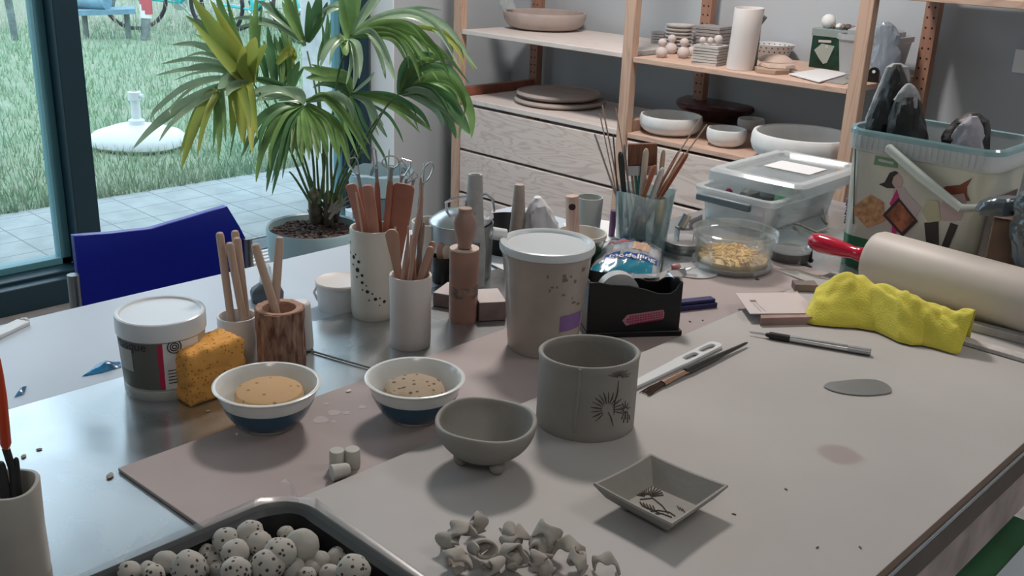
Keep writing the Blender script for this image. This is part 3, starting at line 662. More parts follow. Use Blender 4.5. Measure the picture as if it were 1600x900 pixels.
loop_tool(c, fl, rb*.5, (580, 365), (563, 292), .0042, (549, 247), 'loop tool leaning left with an open wire beside the palm', m_terra_l, .007, .015, shape='square')
loop_tool(c, fl, rb*.5, (612, 360), (624, 295), .004, (635, 250), 'loop tool with a bunch of thin upright wires, behind the wide rib', m_terra, .008, .022, shape='square')
loop_tool(c, fl, rb*.5, (616, 360), (630, 300), .004, (652, 272), 'loop tool with an angled wire reaching right of the wide rib', m_terra_l, .01, .028, shape='v')
loop_tool(c, fl, rb*.5, (617, 358), (640, 300), .004, (625, 252), 'loop tool with a straight thin double wire behind the wide rib', m_terra_l, .004, .034, shape='square')
dowel(c, fl, rb*.6, (566, 362), (556, 300), .0014, 'thin pale wooden skewer standing at the left in the perforated holder', off=-.02, name='wooden_skewer', group=None)
dowel(c, fl, rb*.5, (606, 361), (608, 233), .001, 'thin straight steel needle rising above the perforated holder', m_metal, off=.012, name='steel_needle', cat='needle')
# ---------------------------------------------------------------- small pale cup with boxwood tools
c, rb, rt, h = simple_cup('tool_cup', 'small pale pink white cylinder cup full of boxwood tools in front of the perforated holder', 'cup', 641, 550, 64, 641, 428, 67, m_bisque, TZ, .004, mid=[(.12, 1.01), (.55, .985)])
fl = TZ+.01; GT = 'boxwood modelling tools in the pale cup'
TL = [((622, 428), (611, 358), .0070, 'flared flat boxwood blade at the far left of the pale cup', 0, 1.35, 'p'),
      ((628, 430), (637, 354), .0036, 'slim curved boxwood tool with a light rounded tip in the pale cup', -.012, 1, 't'),
      ((641, 432), (645, 372), .0040, 'short straight boxwood tool at the front of the pale cup', -.018, 1, 't'),
      ((648, 428), (655, 277), .0050, 'tallest boxwood tool with a wavy blade in the pale cup', .006, 1, 'w'),
      ((650, 430), (662, 347), .0038, 'boxwood tool with a squared notch tip behind the others in the pale cup', .014, 1, 't'),
      ((655, 431), (674, 385), .0052, 'boxwood knife-shaped tool leaning right in front in the pale cup', -.014, 1, 'p'),
      ((664, 425), (677, 377), .0060, 'broad boxwood tool at the right rim of the pale cup', .004, .8, 'p'),
      ((634, 430), (642, 367), .0050, 'reddish boxwood tool with a pointed top in the middle of the pale cup', .018, 1, 't')]
for (e, tp_, r, lb, of, tpz, kd) in TL:
    if kd == 'p': paddle(c, fl, rb*.6, e, tp_, r, .0025, lb, m_tool, of, name='modelling_tool', group=GT, taper=tpz, round_=.6, wb=r*.5)
    else:
        a, b = stick_pts(c, fl, rb*.6, e, tp_, of); d = b-a; Ln = d.length; dn = d.normalized(); sd = Vector((math.cos(VR), math.sin(VR), 0))
        wv = (.004 if kd == 'w' else .0015)
        pts = [dn*Ln*q+sd*wv*math.sin(q*9) for q in [i/16 for i in range(17)]]
        rd = [r*(.6+.4*min(1, i/5))*(1 if i < 13 else (1-.16*(i-12))) for i in range(17)]
        tag(G().tube(pts, rd, 12, flat=.6, updir=(0, 1, 0)).build('modelling_tool', m_tool, loc=a), lb, 'pottery tool', GT)
dowel(c, fl, rb*.5, (658, 420), (663, 255), .0013, 'thin steel wire pair standing behind the boxwood tools in the pale cup', m_metal, off=.02, name='steel_wire', cat='wire')
loop_tool(c, fl, rb*.6, (655, 425), (657, 307), .0036, (675, 253), 'grey loop tool with a long narrow shiny wire loop in the pale cup', mat('grey_wood_dark', (.20, .17, .15), .6), .006, .012, group=None)
# ---------------------------------------------------------------- wooden pestle in holder
m_birch = mat('stained_birch', (.31, .175, .135), .5, var=.15, vs=18)
m_black_smear = mat('charred_wood', (.10, .08, .07), .7, col2=(.36, .22, .17), vs=70)
c, rb, rt, h = fit(723, 507, 45, 723, 389, 47, TZ)
t = thing('turned_block', 'turned round wooden block with a dark stained band beside the pale cup', 'wooden block', c, VR)
G().lathe([(0, 0), (rb*.96, 0), (rb, .003), (rb, h*.32), (rb, h*.52), (rt, h-.002), (rt*.95, h), (0, h)], 48).build('block_body', m_birch, t)
G().lathe([(rb*1.005, h*.36), (rb*1.012, h*.37), (rb*1.012, h*.50), (rb*1.005, h*.51), (rb*.9, h*.5), (rb*.9, h*.37)], 48, fn=lambda v, a: v+Vector((0, 0, .006*noise.noise(Vector((math.cos(a)*3, math.sin(a)*3, v.z*20)))))).build('stained_band', m_black_smear, t)
G().lathe([(rt*.5, h), (rt*.99, h), (rt*1.0, h+.001), (rt*.98, h+.002), (rt*.5, h+.0015)], 48).build('pale_top_ring', mat('pale_wood_top', (.58, .47, .40), .6), t)
hh = PV(c, 724, 327).z-TZ-h
tag(G().lathe([(0, 0), (.0093, 0), (.0105, hh*.12), (.0135, hh*.3), (.0158, hh*.50), (.0163, hh*.62), (.0150, hh*.76), (.0108, hh*.88), (.0100, hh*.92), (.0100, hh*.985), (.0092, hh), (0, hh)], 36).build('turned_pestle', mat('pestle_wood', (.34, .215, .175), .5, var=.06, vs=30), loc=(c.x, c.y, TZ+h+.002)), 'bulb-headed turned wooden pestle standing on the stained round block', 'pestle')
# wooden blocks beside it
m_blk = mat('dark_side_block', (.20, .15, .14), .6, var=.25, vs=25); m_blt = mat('pale_block_top', (.50, .44, .42), .6, var=.08, vs=12)
def blk(px, py, lx_, ly_, hz, rz, label):
    p = P(px, py, TZ); g = G().box((0, 0, 0), (lx_, ly_, hz)); g.m = [0, 1, 0, 0, 0, 0]
    tag(g.build('stained_block', [m_blk, m_blt], loc=(p.x, p.y, TZ+.0003), rz=rz, bevel=.0015), label, 'wooden block', 'stained wooden blocks')
blk(748, 503, .042, .06, .030, VR+.25, 'stained block with pale top right of the turned block, against the clay tub')
blk(676, 478, .034, .055, .022, VR-.35, 'stained block with pale top between the pale tool cup and the turned block')
# newspaper cone
c, rb, rt, h = fit(738, 452, 44, 735, 272, 22, TZ)
rb = .020
m_news = mat('newsprint', (.42, .43, .43), .85, var=.12, vs=60); m_ink = mat('newsprint_dark', (.15, .16, .17), .85)
t = thing('newspaper_cone', 'tall narrow form wrapped in grey newspaper behind the turned block', 'paper cone', c, VR-.1)
def cr(v, a): 
    k = 1+.05*noise.noise(Vector((v.x*60, v.y*60, v.z*25))); return Vector((v.x*k, v.y*k, v.z))
G().lathe([(0, 0), (rb, 0), (rb*.98, h*.3), (rt*1.35, h*.65), (rt*1.2, h*.8), (rt*1.15, h*.86), (rt*1.0, h), (rt*.7, h*.995), (rt*.6, h*.95), (0, h*.95)], 28, fn=cr).build('wrapped_form', m_news, t)
g = G()
for (q, a0, a1, dz) in ((.66, -.75, -.25, .010), (.72, -1.2, -.9, .010), (.35, .0, .7, .012), (.22, -.2, .6, .006), (.62, -.35, .15, .010)):
    r = rb*.98+(rt*1.35-rb*.98)*max(0, (q-.3)/.35) if q < .65 else rt*1.33
    r = max(r, rt*1.3); wrap(g, r*1.03, r*1.03, h*q, h*q+dz, a0, a1, n=6)
g.build('printed_patches', m_ink, t, smooth=0)
# ---------------------------------------------------------------- clay tub with white lid
c, rb, rt, h = fit(846, 562, 112, 848, 377, 150, PZ); ct = c
m_tub = mat('clay_smeared_plastic', (.36, .31, .27), .4, col2=(.46, .41, .37), vs=9, coat=.2)
t = thing('clay_tub', 'tall translucent tub smeared with clay under a white lid, behind the clay mug', 'tub', c, VR)
G().lathe([(0, .002), (rb*.96, 0), (rb, .003), (rt*.93, h*.88), (rt*.955, h*.90), (rt*.955, h*.95), (0, h*.95)], 56).build('tub_body', m_tub, t)
G().lathe([(0, h*.93), (rt*.97, h*.93), (rt, h*.935), (rt*1.01, h*.97), (rt*.985, h*1.0), (rt*.93, h*1.005), (rt*.86, h*.99), (rt*.84, h*.975), (0, h*.975)], 56).build('lid', mat('bluish_white_lid', (.62, .66, .68), .25), t)
r_ = lambda q: rb+(rt*.93-rb)*q/.88
g = wrap(G(), r_(.27), r_(.42), h*.27, h*.42, .40, 1.15, off=.0006, n=16); g.build('purple_sticker', mat('purple_sticker', (.20, .10, .30), .45), t)
random.seed(11); g = G()
for i in range(16):
    a0 = random.uniform(-.1, .9); z = h*random.uniform(.66, .82); zz = h*random.uniform(.5, .8) if i > 11 else z
    wrap(g, r_(zz/h), r_(zz/h), zz, zz+random.uniform(.002, .005), a0, a0+random.uniform(.03, .12), off=.0007, n=4)
g.build('dried_smears', mat('dry_smear', (.17, .13, .10), .8), t, smooth=0)
# ---------------------------------------------------------------- slab-built clay mug
c, rb, rt, h = fit(911, 696, 157, 912, 547, 157, BZ); cm = c
t = thing('clay_vessel', 'grey unfired slab-built clay vessel with an overlapping seam and pressed flowers', 'clay vessel', c, VR)
def mg(v, a):
    k = 1+.018*math.cos(2*a+.4)+.008*math.sin(3*a); return Vector((v.x*k*1.0, v.y*k*.90, v.z*(1+.018*math.cos(a*1.0+.2)*(1 if v.z > h*.5 else 0))))
th = .0055
prof = [(0, 0), (rb*.985, 0), (rb, .002)]+[(rb*(1+.0*math.sin(q/9*pi)), h*q/10) for q in range(1, 10)]+[(rt, h*.985), (rt-.0015, h), (rt-th*.6, h*1.002), (rt-th, h*.985)]+[(rt-th, h*q/10) for q in range(9, 0, -1)]+[(0, h*.05)]
G().lathe(prof, 72, fn=mg).build('vessel_wall', m_clay, t, smooth=60)
def mug_pt(px, py, off=.0008):
    q = PV(c, px, py); lx = (q-c).dot(Vector((math.cos(VR), math.sin(VR), 0))); z = q.z-BZ
    s = max(-.985, min(.985, lx/(rb*1.0))); a = math.asin(s)-pi/2
    # iterate for forward offset (front wall is nearer: pixel to height on that wall)
    for _ in range(3):
        v = mg(Vector((rb*math.cos(a), rb*math.sin(a), z)), a); w = Matrix.Rotation(VR, 3, 'Z') @ v; ref = Vector((c.x+w.x, c.y+w.y, 0))
        q = PV(ref, px, py); z = q.z-BZ; d = q-c; lx = d.dot(Vector((math.cos(VR), math.sin(VR), 0))); s = max(-.985, min(.985, lx/(rb*1.018*abs(1)))) ; a = math.asin(s)-pi/2
    v = mg(Vector((rb*math.cos(a), rb*math.sin(a), z)), a); nrm = Vector((v.x, v.y, 0)).normalized(); return v+nrm*off
g = G(); pts = [mug_pt(px, py, .0002) for px, py in ((906, 576), (905, 600), (902, 625), (899, 650), (897, 676))]
g.tube(pts, [.0022, .0022, .002, .002, .0015], 8); g.build('seam', m_clay, t)
g = G()
def mline(pp, w=.0006):
    g.tube([mug_pt(x, y, .0001) for x, y in pp], [w*.5]+[w]*(len(pp)-2)+[w*.4] if len(pp) > 2 else [w, w*.4], 5)
for i in range(15):
    a = math.radians(-15+i*17); fx, fy = 950, 640; r0, r1 = 9, 27
    mline([(fx+r0*math.cos(a), fy-r0*math.sin(a)*1.0), (fx+(r0+r1)/2*math.cos(a)+.8, fy-(r0+r1)/2*math.sin(a)), (fx+r1*math.cos(a), fy-r1*math.sin(a))], .0007+.0003*(i % 2))
for i in range(12):
    a = math.radians(10+i*14); fx, fy = 969, 592; mline([(fx+3*math.cos(a), fy-3*math.sin(a)), (fx+11*math.cos(a), fy-11*math.sin(a)), (fx+(16+3*(i%2))*math.cos(a), fy-19*math.sin(a))], .0006)
mline([(967, 596), (966, 612), (961, 630), (960, 648)], .0009); mline([(951, 644), (956, 654), (959, 666)], .0009)
for i in range(9):
    a = math.radians(20+i*36); fx, fy = 978, 640; mline([(fx+3*math.cos(a), fy-3*math.sin(a)), (fx+8*math.cos(a), fy-13*math.sin(a))], .0009)
for i in range(5):
    mline([(972+i*3, 655+(i % 2)*5), (974+i*2.5, 648)], .0009)
g.build('incised_flowers', m_line, t, smooth=0)
# ---------------------------------------------------------------- footed clay bowl
c, rb, rt, h = fit(757, 738, 60, 758, 656, 160, BZ)
t = thing('footed_clay_bowl', 'grey unfired round clay bowl standing on small ball feet', 'clay bowl', c, VR)
q0 = .12; ro = rt
outer = [(ro*math.sin(a), h-(h*(1-q0))*math.cos(a)) for a in [i*pi/2/12 for i in range(13)]]
inner = [((ro-.005)*math.sin(a), h-(h*(1-q0)-.006)*math.cos(a)) for a in [i*pi/2/12 for i in range(13)]]
def bf(v, a): return Vector((v.x, v.y, v.z+.0015*math.sin(3*a+1)*(v.z/h)**3))
G().lathe([(0, outer[0][1])]+outer[1:]+[(ro-.0012, h+.0015), (ro-.0037, h+.0015)]+list(reversed(inner[1:]))+[(0, inner[0][1])], 64, fn=bf).build('bowl_body', m_clay, t, smooth=60)
for a, dz in ((-pi/2+.55, 0), (-pi/2-1.35, 0), (pi/2+.1, 0)):
    G().ball((.026*math.cos(a), .026*math.sin(a), .0085), .0088, 14, sc=(1, 1, .98), nz=.12, seed=a).build('ball_foot', m_clay, t)
# ---------------------------------------------------------------- square clay dish
cor = [P(*xy, BZ+.026) for xy in ((927, 758), (1016, 711), (1138, 761), (1050, 822))]
cz = sum(cor, Vector())/4; cz = Vector((cz.x, cz.y, BZ))
t = thing('square_clay_dish', 'grey unfired square clay dish with pressed plant marks on its floor', 'clay dish', cz, 0)
L_ = [v-cz for v in cor]; mid_ = sum(L_, Vector())/4
def ringq(k, z, s=0): return [Vector((mid_.x+(v.x-mid_.x)*k*(1-s), mid_.y+(v.y-mid_.y)*k*(1-s), z)) for v in L_]
g = G(); n = 4
def sub(r, n=10, bow=.02, dz=0):
    out = []
    for i in range(4):
        a, b = r[i], r[(i+1) % 4]
        for k in range(n):
            q = k/n; p = a.lerp(b, q); m_ = Vector((mid_.x, mid_.y, p.z)); p = p+(m_-p)*bow*4*q*(1-q)*.5; p = Vector((p.x, p.y, p.z-dz*4*q*(1-q))); out.append(p)
    return out
R0 = sub(ringq(.50, 0)); R1 = sub(ringq(.56, .002)); R2 = sub(ringq(.80, .012)); R3 = sub(ringq(1.0, .026), dz=.0015); R4 = sub(ringq(.99, .0285), dz=.0015); R5 = sub(ringq(.94, .028), dz=.0015); R6 = sub(ringq(.62, .009)); R7 = sub(ringq(.55, .0055))
rings = [R0, R1, R2, R3, R4, R5, R6, R7]; vs = [v for r in rings for v in r]; fs = []; m_ = 40
for i in range(len(rings)-1):
    for k in range(m_): fs.append((i*m_+k, i*m_+(k+1) % m_, (i+1)*m_+(k+1) % m_, (i+1)*m_+k))
fs += [tuple(range(m_-1, -1, -1)), tuple(range((len(rings)-1)*m_, len(rings)*m_))]
g.add(vs, fs).build('dish_body', m_clay, t, smooth=30)
g = G()
def dl(pp, w=.00055): g.tube([P(x, y, BZ+.0062)-cz for x, y in pp], w, 5)
for i in range(13):
    a = math.radians(10+i*13); fx, fy = 1012, 776; dl([(fx+5*math.cos(a), fy-4*math.sin(a)), (fx+16*math.cos(a)+1, fy-11*math.sin(a)), (fx+25*math.cos(a), fy-17*math.sin(a))])
for i in range(5): dl([(1000+i*5, 784+i*1.5), (1004+i*5, 790+i*2), (1012+i*5, 794+i*2)], .0006)
dl([(1000, 780), (1020, 778), (1035, 790), (1044, 802)]); dl([(1014, 800), (1028, 797), (1046, 800), (1055, 806)]); dl([(1022, 803), (1034, 802), (1050, 808)])
for i in range(3): dl([(1058+i*4, 790+i*2), (1062+i*4, 796+i*2)], .0004)
g.build('pressed_marks', m_line, t, smooth=0)
# ---------------------------------------------------------------- clay scraps
random.seed(21)
SCR = [(708, 846, 1.15, 'trumpet-shaped curl of clay scrap at the left end of the scrap heap'), (745, 828, .8, 'small crumpled clay scrap, topmost at the left of the heap'),
       (716, 884, .95, 'clay scrap ring with a hole at the front left of the heap'), (752, 866, .95, 'folded clay scrap right below the small top scrap'),
       (798, 846, .95, 'ragged clay scrap with a spiky tip in the middle of the heap'), (797, 880, .95, 'flat-topped angular clay scrap at the front middle'),
       (846, 855, 1.15, 'large ruffled clay scrap in the centre right of the heap'), (886, 864, 1.0, 'arched ribbon of clay scrap at the right of the heap'),
       (845, 890, .95, 'crumpled clay scrap at the front edge below the ruffled one'), (900, 884, .9, 'twisted clay scrap at the front right of the heap'),
       (946, 884, .8, 'thin curled loop of clay scrap set apart on the far right'), (770, 895, .8, 'lowest clay scrap at the bottom edge of the picture')]
for i, (px, py, s, lb) in enumerate(SCR):
    p = P(px, py+10*s, BZ); g = G(); R_ = random.Random(100+i)
    n = 26; turns = R_.uniform(1.0, 1.7); r0 = .0095*s; ax = R_.uniform(0, 6.28); pts = []; sides = []
    for k in range(n):
        q = k/(n-1); a = ax+q*turns*2*pi; r = r0*(.55+.6*q)+.002*s*math.sin(q*17+i)
        pts.append(Vector((r*math.cos(a)*1.1, (q-.5)*.016*s+.002*math.sin(q*11), r*math.sin(a)*.95)))
    if i == 10 or i == 7: pts = [Vector((.014*s*math.cos(pi*q/12)*1.0, .006*(q/12-.5), .018*s*math.sin(pi*q/12)-.004)) for q in range(13)]; n = 13
    th = .0016*s; w = .0075*s; vs = []; fs = []
    R3_ = Matrix.Rotation(R_.uniform(0, 6.28) if i not in (7, 10) else VR, 3, 'Z') @ Matrix.Rotation(R_.uniform(-.5, .5), 3, 'X')
    for k in range(n):
        t_ = (pts[min(k+1, n-1)]-pts[max(k-1, 0)]).normalized(); sd = Vector((.25*math.sin(k*.5+i), 1, .35*math.sin(k*.9+i))).normalized(); sd = (sd-t_*sd.dot(t_)).normalized(); nn = t_.cross(sd)
        ww = w*(1+.45*math.sin(k*1.1+i*2)); 
        for (sa, sb) in ((1, 1), (.3, 1.3), (-.4, 1.2), (-1, 1), (-1, -1), (-.4, -1.2), (.3, -1.3), (1, -1)):
            v = pts[k]+sd*ww*sa+nn*th*sb; v = v+Vector((noise.noise(v*90+Vector((i, 0, 0))), noise.noise(v*90+Vector((0, i, 5))), noise.noise(v*90+Vector((9, 0, i)))))*.0016*s
            vs.append(R3_ @ v)
    for k in range(n-1):
        for j in range(8): fs.append((k*8+j, k*8+(j+1) % 8, (k+1)*8+(j+1) % 8, (k+1)*8+j))
    fs += [tuple(range(7, -1, -1)), tuple(range((n-1)*8, n*8))]
    zm = min(v.z for v in vs); g.add([v-Vector((0, 0, zm)) for v in vs], fs)
    if i in (6, 8, 4, 5):
        k = len(g.v); g.ball((.004, 0, .009*s), .009*s, 14, nz=.5, seed=i, fr=2.5); zm = min(v[2] for v in g.v)
        g.v = [(v[0], v[1], v[2]-zm) for v in g.v]
    tag(g.build('clay_scrap', m_clay_l, loc=(p.x, p.y, BZ+.0002), sub=1, smooth=80), lb, 'clay scrap', 'dried clay scraps on the board')
# ---------------------------------------------------------------- tray with pierced balls
ZT = .80; K = Vector((-.704, .456, 0)); t = thing('black_tray', 'black plastic tray edged with clear film, full of grey clay balls', 'tray', (-.704, .456, BZ))
def rr_pts(x0, x1, y0, y1, r, n=8):
    out = []
    for (cx, cy, a0) in ((x1-r, y1-r, 0), (x0+r, y1-r, pi/2), (x0+r, y0+r, pi), (x1-r, y0+r, 3*pi/2)):
        for k in range(n+1): a = a0+k*pi/2/n; out.append(Vector((cx+r*math.cos(a), cy+r*math.sin(a), 0)))
    return out
TW, TL_ = .30, .42
def ring_t(e, z, r): return [v+Vector((0, 0, z)) for v in rr_pts(-e, TW+e, -TL_-e, e, r)]
rings = [ring_t(-.020, 0, .03), ring_t(-.006, .045, .037), ring_t(0, .047, .04), ring_t(.0, .0495, .04), ring_t(-.003, .051, .038), ring_t(-.007, .049, .036), ring_t(-.022, .004, .030)]
def loft(g, rings, caps=(True, True), mi=0):
    m = len(rings[0]); vs = [v for r in rings for v in r]; fs = []
    for i in range(len(rings)-1):
        for k in range(m): fs.append((i*m+k, i*m+(k+1) % m, (i+1)*m+(k+1) % m, (i+1)*m+k))
    if caps[0]: fs.append(tuple(range(m-1, -1, -1)))
    if caps[1]: fs.append(tuple(range((len(rings)-1)*m, len(rings)*m)))
    return g.add(vs, fs, mi)
loft(G(), rings).build('tray_body', m_black, t, smooth=30)
m_film = see_through('cling_film', (1, 1, 1), .08, .28, (.7, .78, .8), .07)
def crk(v, k): return v+Vector((noise.noise(v*45), noise.noise(v*45+Vector((3, 1, 2))), noise.noise(v*40+Vector((7, 1, 2)))))*k
loft(G(), [[crk(v, .003) for v in ring_t(-.012, .046, .036)], [crk(v, .004) for v in ring_t(-.004, .053, .04)], [crk(v, .006)+Vector((0, 0, 0)) for v in ring_t(.004, .052, .042)], [crk(v, .004) for v in ring_t(.003, .036, .042)]], (False, False)).build('film_edge', m_film, t, smooth=60)
a = Vector((-.004, .004, .052)); g = G(); g.grid(7, 5, lambda u, v: (a+Vector((-.012+u*.045-.03*(1-v)*0, .020*v-.012*u-.004, .0+.006*math.sin(u*5+v*3)-.028*v*v)))); g.build('film_flap', m_film, t, smooth=60)
m_ballm = spots('pierced_clay', (.44, .42, .38), (.06, .05, .045), 1, .25, .9, .4)
mpb = [n for n in m_ballm.node_tree.nodes if n.type == 'MAPPING'][0]; mpb.inputs['Scale'].default_value = (190, 190, 190)
m_ballp = mat('plain_clay_ball', (.40, .39, .35), .9, var=.06, vs=40, bump=.2, bs=120)
BL = [(258,879,18,0),(202,894,17,1),(231,893,16,1),(295,887,26,1),(282,880,13,0),(323,863,13,1),(354,846,21,1),(391,833,20,1),(404,849,20,1),(367,864,21,1),(394,876,15,1),(437,866,26,1),(471,853,26,0),(447,835,13,1),(331,877,16,1),(310,893,16,0),(340,892,15,1),(368,893,23,1),(418,884,26,1),(456,889,19,0),(487,889,16,0),(500,876,15,0),(528,872,18,1),(552,893,26,1),(473,880,8,0),(409,899,18,1),(240,899,17,1),(480,900,14,1),(388,899,14,0),(515,897,16,1),(605,899,9,1)]
pos = ['', '']
random.seed(8)
rowsl = ['far', 'middle', 'near']
for i, (px, py, r, kind) in enumerate(BL):
    z = BZ+.030+(.014 if r > 19 else 0)+.004*(i % 2)+(.016 if px < 300 else 0); p = P(px, py, z); rad = r*depth(p)/F_PX*1.06
    g = G().ball((0, 0, 0), rad, 22, sc=(1, 1, .96), nz=.10, seed=i, fr=1.3)
    near = sorted(range(len(BL)), key=lambda k: BL[k][0])
    ord_ = ['leftmost', 'second', 'third', 'fourth', 'fifth', 'sixth', 'seventh', 'eighth', 'ninth', 'tenth', 'eleventh']
    k_ = near.index(i); nL = len(BL)
    where = f"{ord_[k_]} from the left" if k_ < 10 else (f"{ord_[nL-1-k_]} from the right".replace('leftmost from the right', 'rightmost') if nL-1-k_ < 10 else f"{ord_[k_-10]} of the middle ones, left to right".replace('leftmost', 'first'))
    if k_ == 0: where = 'leftmost of all'
    tag(g.build('clay_ball', m_ballm if kind else m_ballp, loc=p, rz=i*1.1), f"{'hole-pricked' if kind else 'smooth'} grey clay ball in the tray, {where}", 'clay ball', 'clay balls in the black tray')
# ---------------------------------------------------------------- three clay stamps
m_stamp = mat('white_stamp_clay', (.50, .49, .45), .85, var=.06, vs=60)
for (px, py, tall, lb) in ((527, 731, .021, 'upright clay plug at the left of the three beside the board'), (551, 729, .021, 'upright clay plug with a flat round top at the right of the three')):
    p = P(px, py, PZ); tag(G().lathe([(0, 0), (.0078, 0), (.0084, .002), (.0082, tall-.002), (.0075, tall), (0, tall)], 24).build('clay_plug', m_stamp, loc=(p.x, p.y, PZ+.0004)), lb, 'clay plug', 'small clay plugs')
p = P(533, 748, PZ); v = Vector((math.cos(VR+.5), math.sin(VR+.5), 0)); 
tag(G().tube([-v*.011, -v*.010, v*.006, v*.009], [.006, .009, .0075, .006], 18).build('clay_plug', m_stamp, loc=(p.x, p.y, PZ+.0092)), 'clay plug lying on its side in front of the two upright ones', 'clay plug', 'small clay plugs')
# ---------------------------------------------------------------- needle on steel
a = P(478, 548, TZ); b = P(600, 584, TZ)
tag(G().tube([(0, 0, .0016), (b.x-a.x, b.y-a.y, .0016+.001)], .0014, 8).build('steel_rod', m_dkmetal, loc=(a.x, a.y, TZ+.0003)), 'thin steel rod lying on the metal sheet behind the two glazed bowls', 'rod')
# ---------------------------------------------------------------- front left cup with tools
c, rb, rt, h = fit(38, 912, 100, 22, 745, 104, TZ)
c, rb, rt, h = Vector((*P(30, 930, TZ).xy, TZ)), .0275, .0285, 0
h = PV(c, 22, 752).z-TZ; 
tag(G().lathe(cup_prof(rb, rt, h, .004, mid=[(.3, rb*1.02), (.6, rb)]), 48, fn=lambda v, a: Vector((v.x, v.y, v.z+(.0015*math.sin(3*a) if v.z > h*.8 else 0)))).build('tall_cup', mat('dull_cream', (.40, .38, .34), .5, var=.08, vs=20), loc=c, rz=VR), 'tall cream cup cut off by the bottom left corner, holding black tools', 'cup')
G().lathe([(rb*1.022, h*.02), (rb*1.03, h*.03), (rb*1.03, h*.20), (rb*1.022, h*.21), (rb*.9, h*.2), (rb*.9, h*.03)], 48).build('dark_band', mat('dark_cream_band', (.24, .225, .20), .5), [o for o in COL.objects if o.name.startswith('tall_cup')][0], smooth=40)
t = thing('orange_pliers', 'orange-red handled tool with black jaws standing in the corner cup', 'hand tool', c)
A_ = PV(c, 20, 735)-c; B_ = PV(c, 9, 700)-c; C_ = PV(c, 2, 620)-c; D_ = PV(c, -4, 560)-c; Lo = Vector((.006, 0, .02))
G().tube([Lo, A_, B_], [.002, .0032, .0032], 8).build('black_shaft', m_blackm, t)
G().tube([B_, B_*.9+C_*.1, C_, C_*.4+D_*.6, D_], [.0040, .0062, .0058, .0045, .003], 12, flat=.7, updir=(0, 1, 0)).build('orange_handle', mat('orange_red_plastic', (.60, .06, .015), .3), t)
dowel(c, TZ+.01, rb*.5, (28, 745), (25, 715), .0022, 'pointed black tool tip at the right inside the corner cup', m_blackm, name='black_tool', cat='hand tool')
dowel(c, TZ+.01, rb*.5, (4, 750), (-2, 722), .0045, 'thick black tool end at the left inside the corner cup', m_blackm, name='black_tool', cat='hand tool')
# white strip and blue bags on the laminate
a, b = P(-12, 530, .735), P(38, 506, .735); v = (b-a); 
tag(G().box((0, -.011, 0), (v.length, .011, .006)).tube([(v.length, -.006, .004), (v.length+.004, 0, .004), (v.length, .006, .004)], .004, 8).build('plastic_clip', m_wp, loc=(a.x, a.y, .7353), rz=math.atan2(v.y, v.x), bevel=.002), 'white plastic strip lying on the laminate at the left picture edge', 'strip')
m_bag = mat('blue_plastic_bag', (.02, .17, .36), .25, var=.5, vs=30, coat=.3)
def crumple(name, label, cat, outline, z, hmax, m, seed=0, group=None, drop=0):
    P0 = [P(x, y, z) for x, y in outline]; cc = sum(P0, Vector())/len(P0); g = G(); n = len(P0); K = 7; vs = []; fs = []
    R = []
    M_ = 4*n
    ol = []
    for i in range(n):
        for k in range(4): ol.append(P0[i].lerp(P0[(i+1) % n], k/4))
    for k in range(K):
        q = k/(K-1); s = 1-q*.92
        for i, v in enumerate(ol):
            w = cc+(v-cc)*s; zz = hmax*(math.sin(q*pi/2))*(.6+.6*noise.noise(w*60+Vector((seed, 0, 0)))+.25*noise.noise(w*150)); vs.append(Vector((w.x, w.y, z+.0008+max(0, zz)))-Vector((cc.x, cc.y, z)))
    for k in range(K-1):
        for i in range(M_): fs.append((k*M_+i, k*M_+(i+1) % M_, (k+1)*M_+(i+1) % M_, (k+1)*M_+i))
    fs += [tuple(range((K-1)*M_, K*M_)), tuple(range(M_-1, -1, -1))]
    return tag(g.add(vs, fs).build(name, m, loc=(cc.x, cc.y, z), smooth=45), label, cat, group)
crumple('plastic_bag', 'blue plastic bag corner peeking out beside the plaster jar', 'bag', [(128, 589), (150, 571), (175, 566), (188, 566), (190, 574), (160, 583)], .735, .010, m_bag, 1, 'blue plastic bag pieces')
crumple('plastic_bag', 'tiny blue plastic bag tip on the laminate left of the larger blue corner', 'bag', [(22, 622), (32, 610), (42, 604), (38, 616)], .735, .006, m_bag, 4, 'blue plastic bag pieces')
# clay crumbs on the steel
for (px, py, s, m_, lb) in ((172, 745, 7, m_clay_l, 'flat clay crumb near the corner of the plywood sheet'), (37, 714, 5, m_clay_l, 'clay crumb on the steel behind the corner cup'), (61, 703, 4, m_clay_l, 'tiny clay crumb right of the crumb behind the corner cup'), (325, 643, 3, m_paper, 'tiny white flake in front of the block sponge'), (370, 679, 3, m_paper, 'tiny white flake on the plywood left under the bowl'), (545, 612, 4, m_paper, 'small shiny white flake between the two glazed bowls')):
    z = TZ if px < 326 else PZ; p = P(px, py, z); r = s*depth(p)/F_PX
    tag(G().ball((0, 0, 0), r, 8, sc=(1.3, .8, .35), nz=.3, seed=px).build('clay_crumb' if m_ is m_clay_l else 'white_flake', m_, loc=(p.x, p.y, z+r*.34), rz=px), lb, 'crumb')
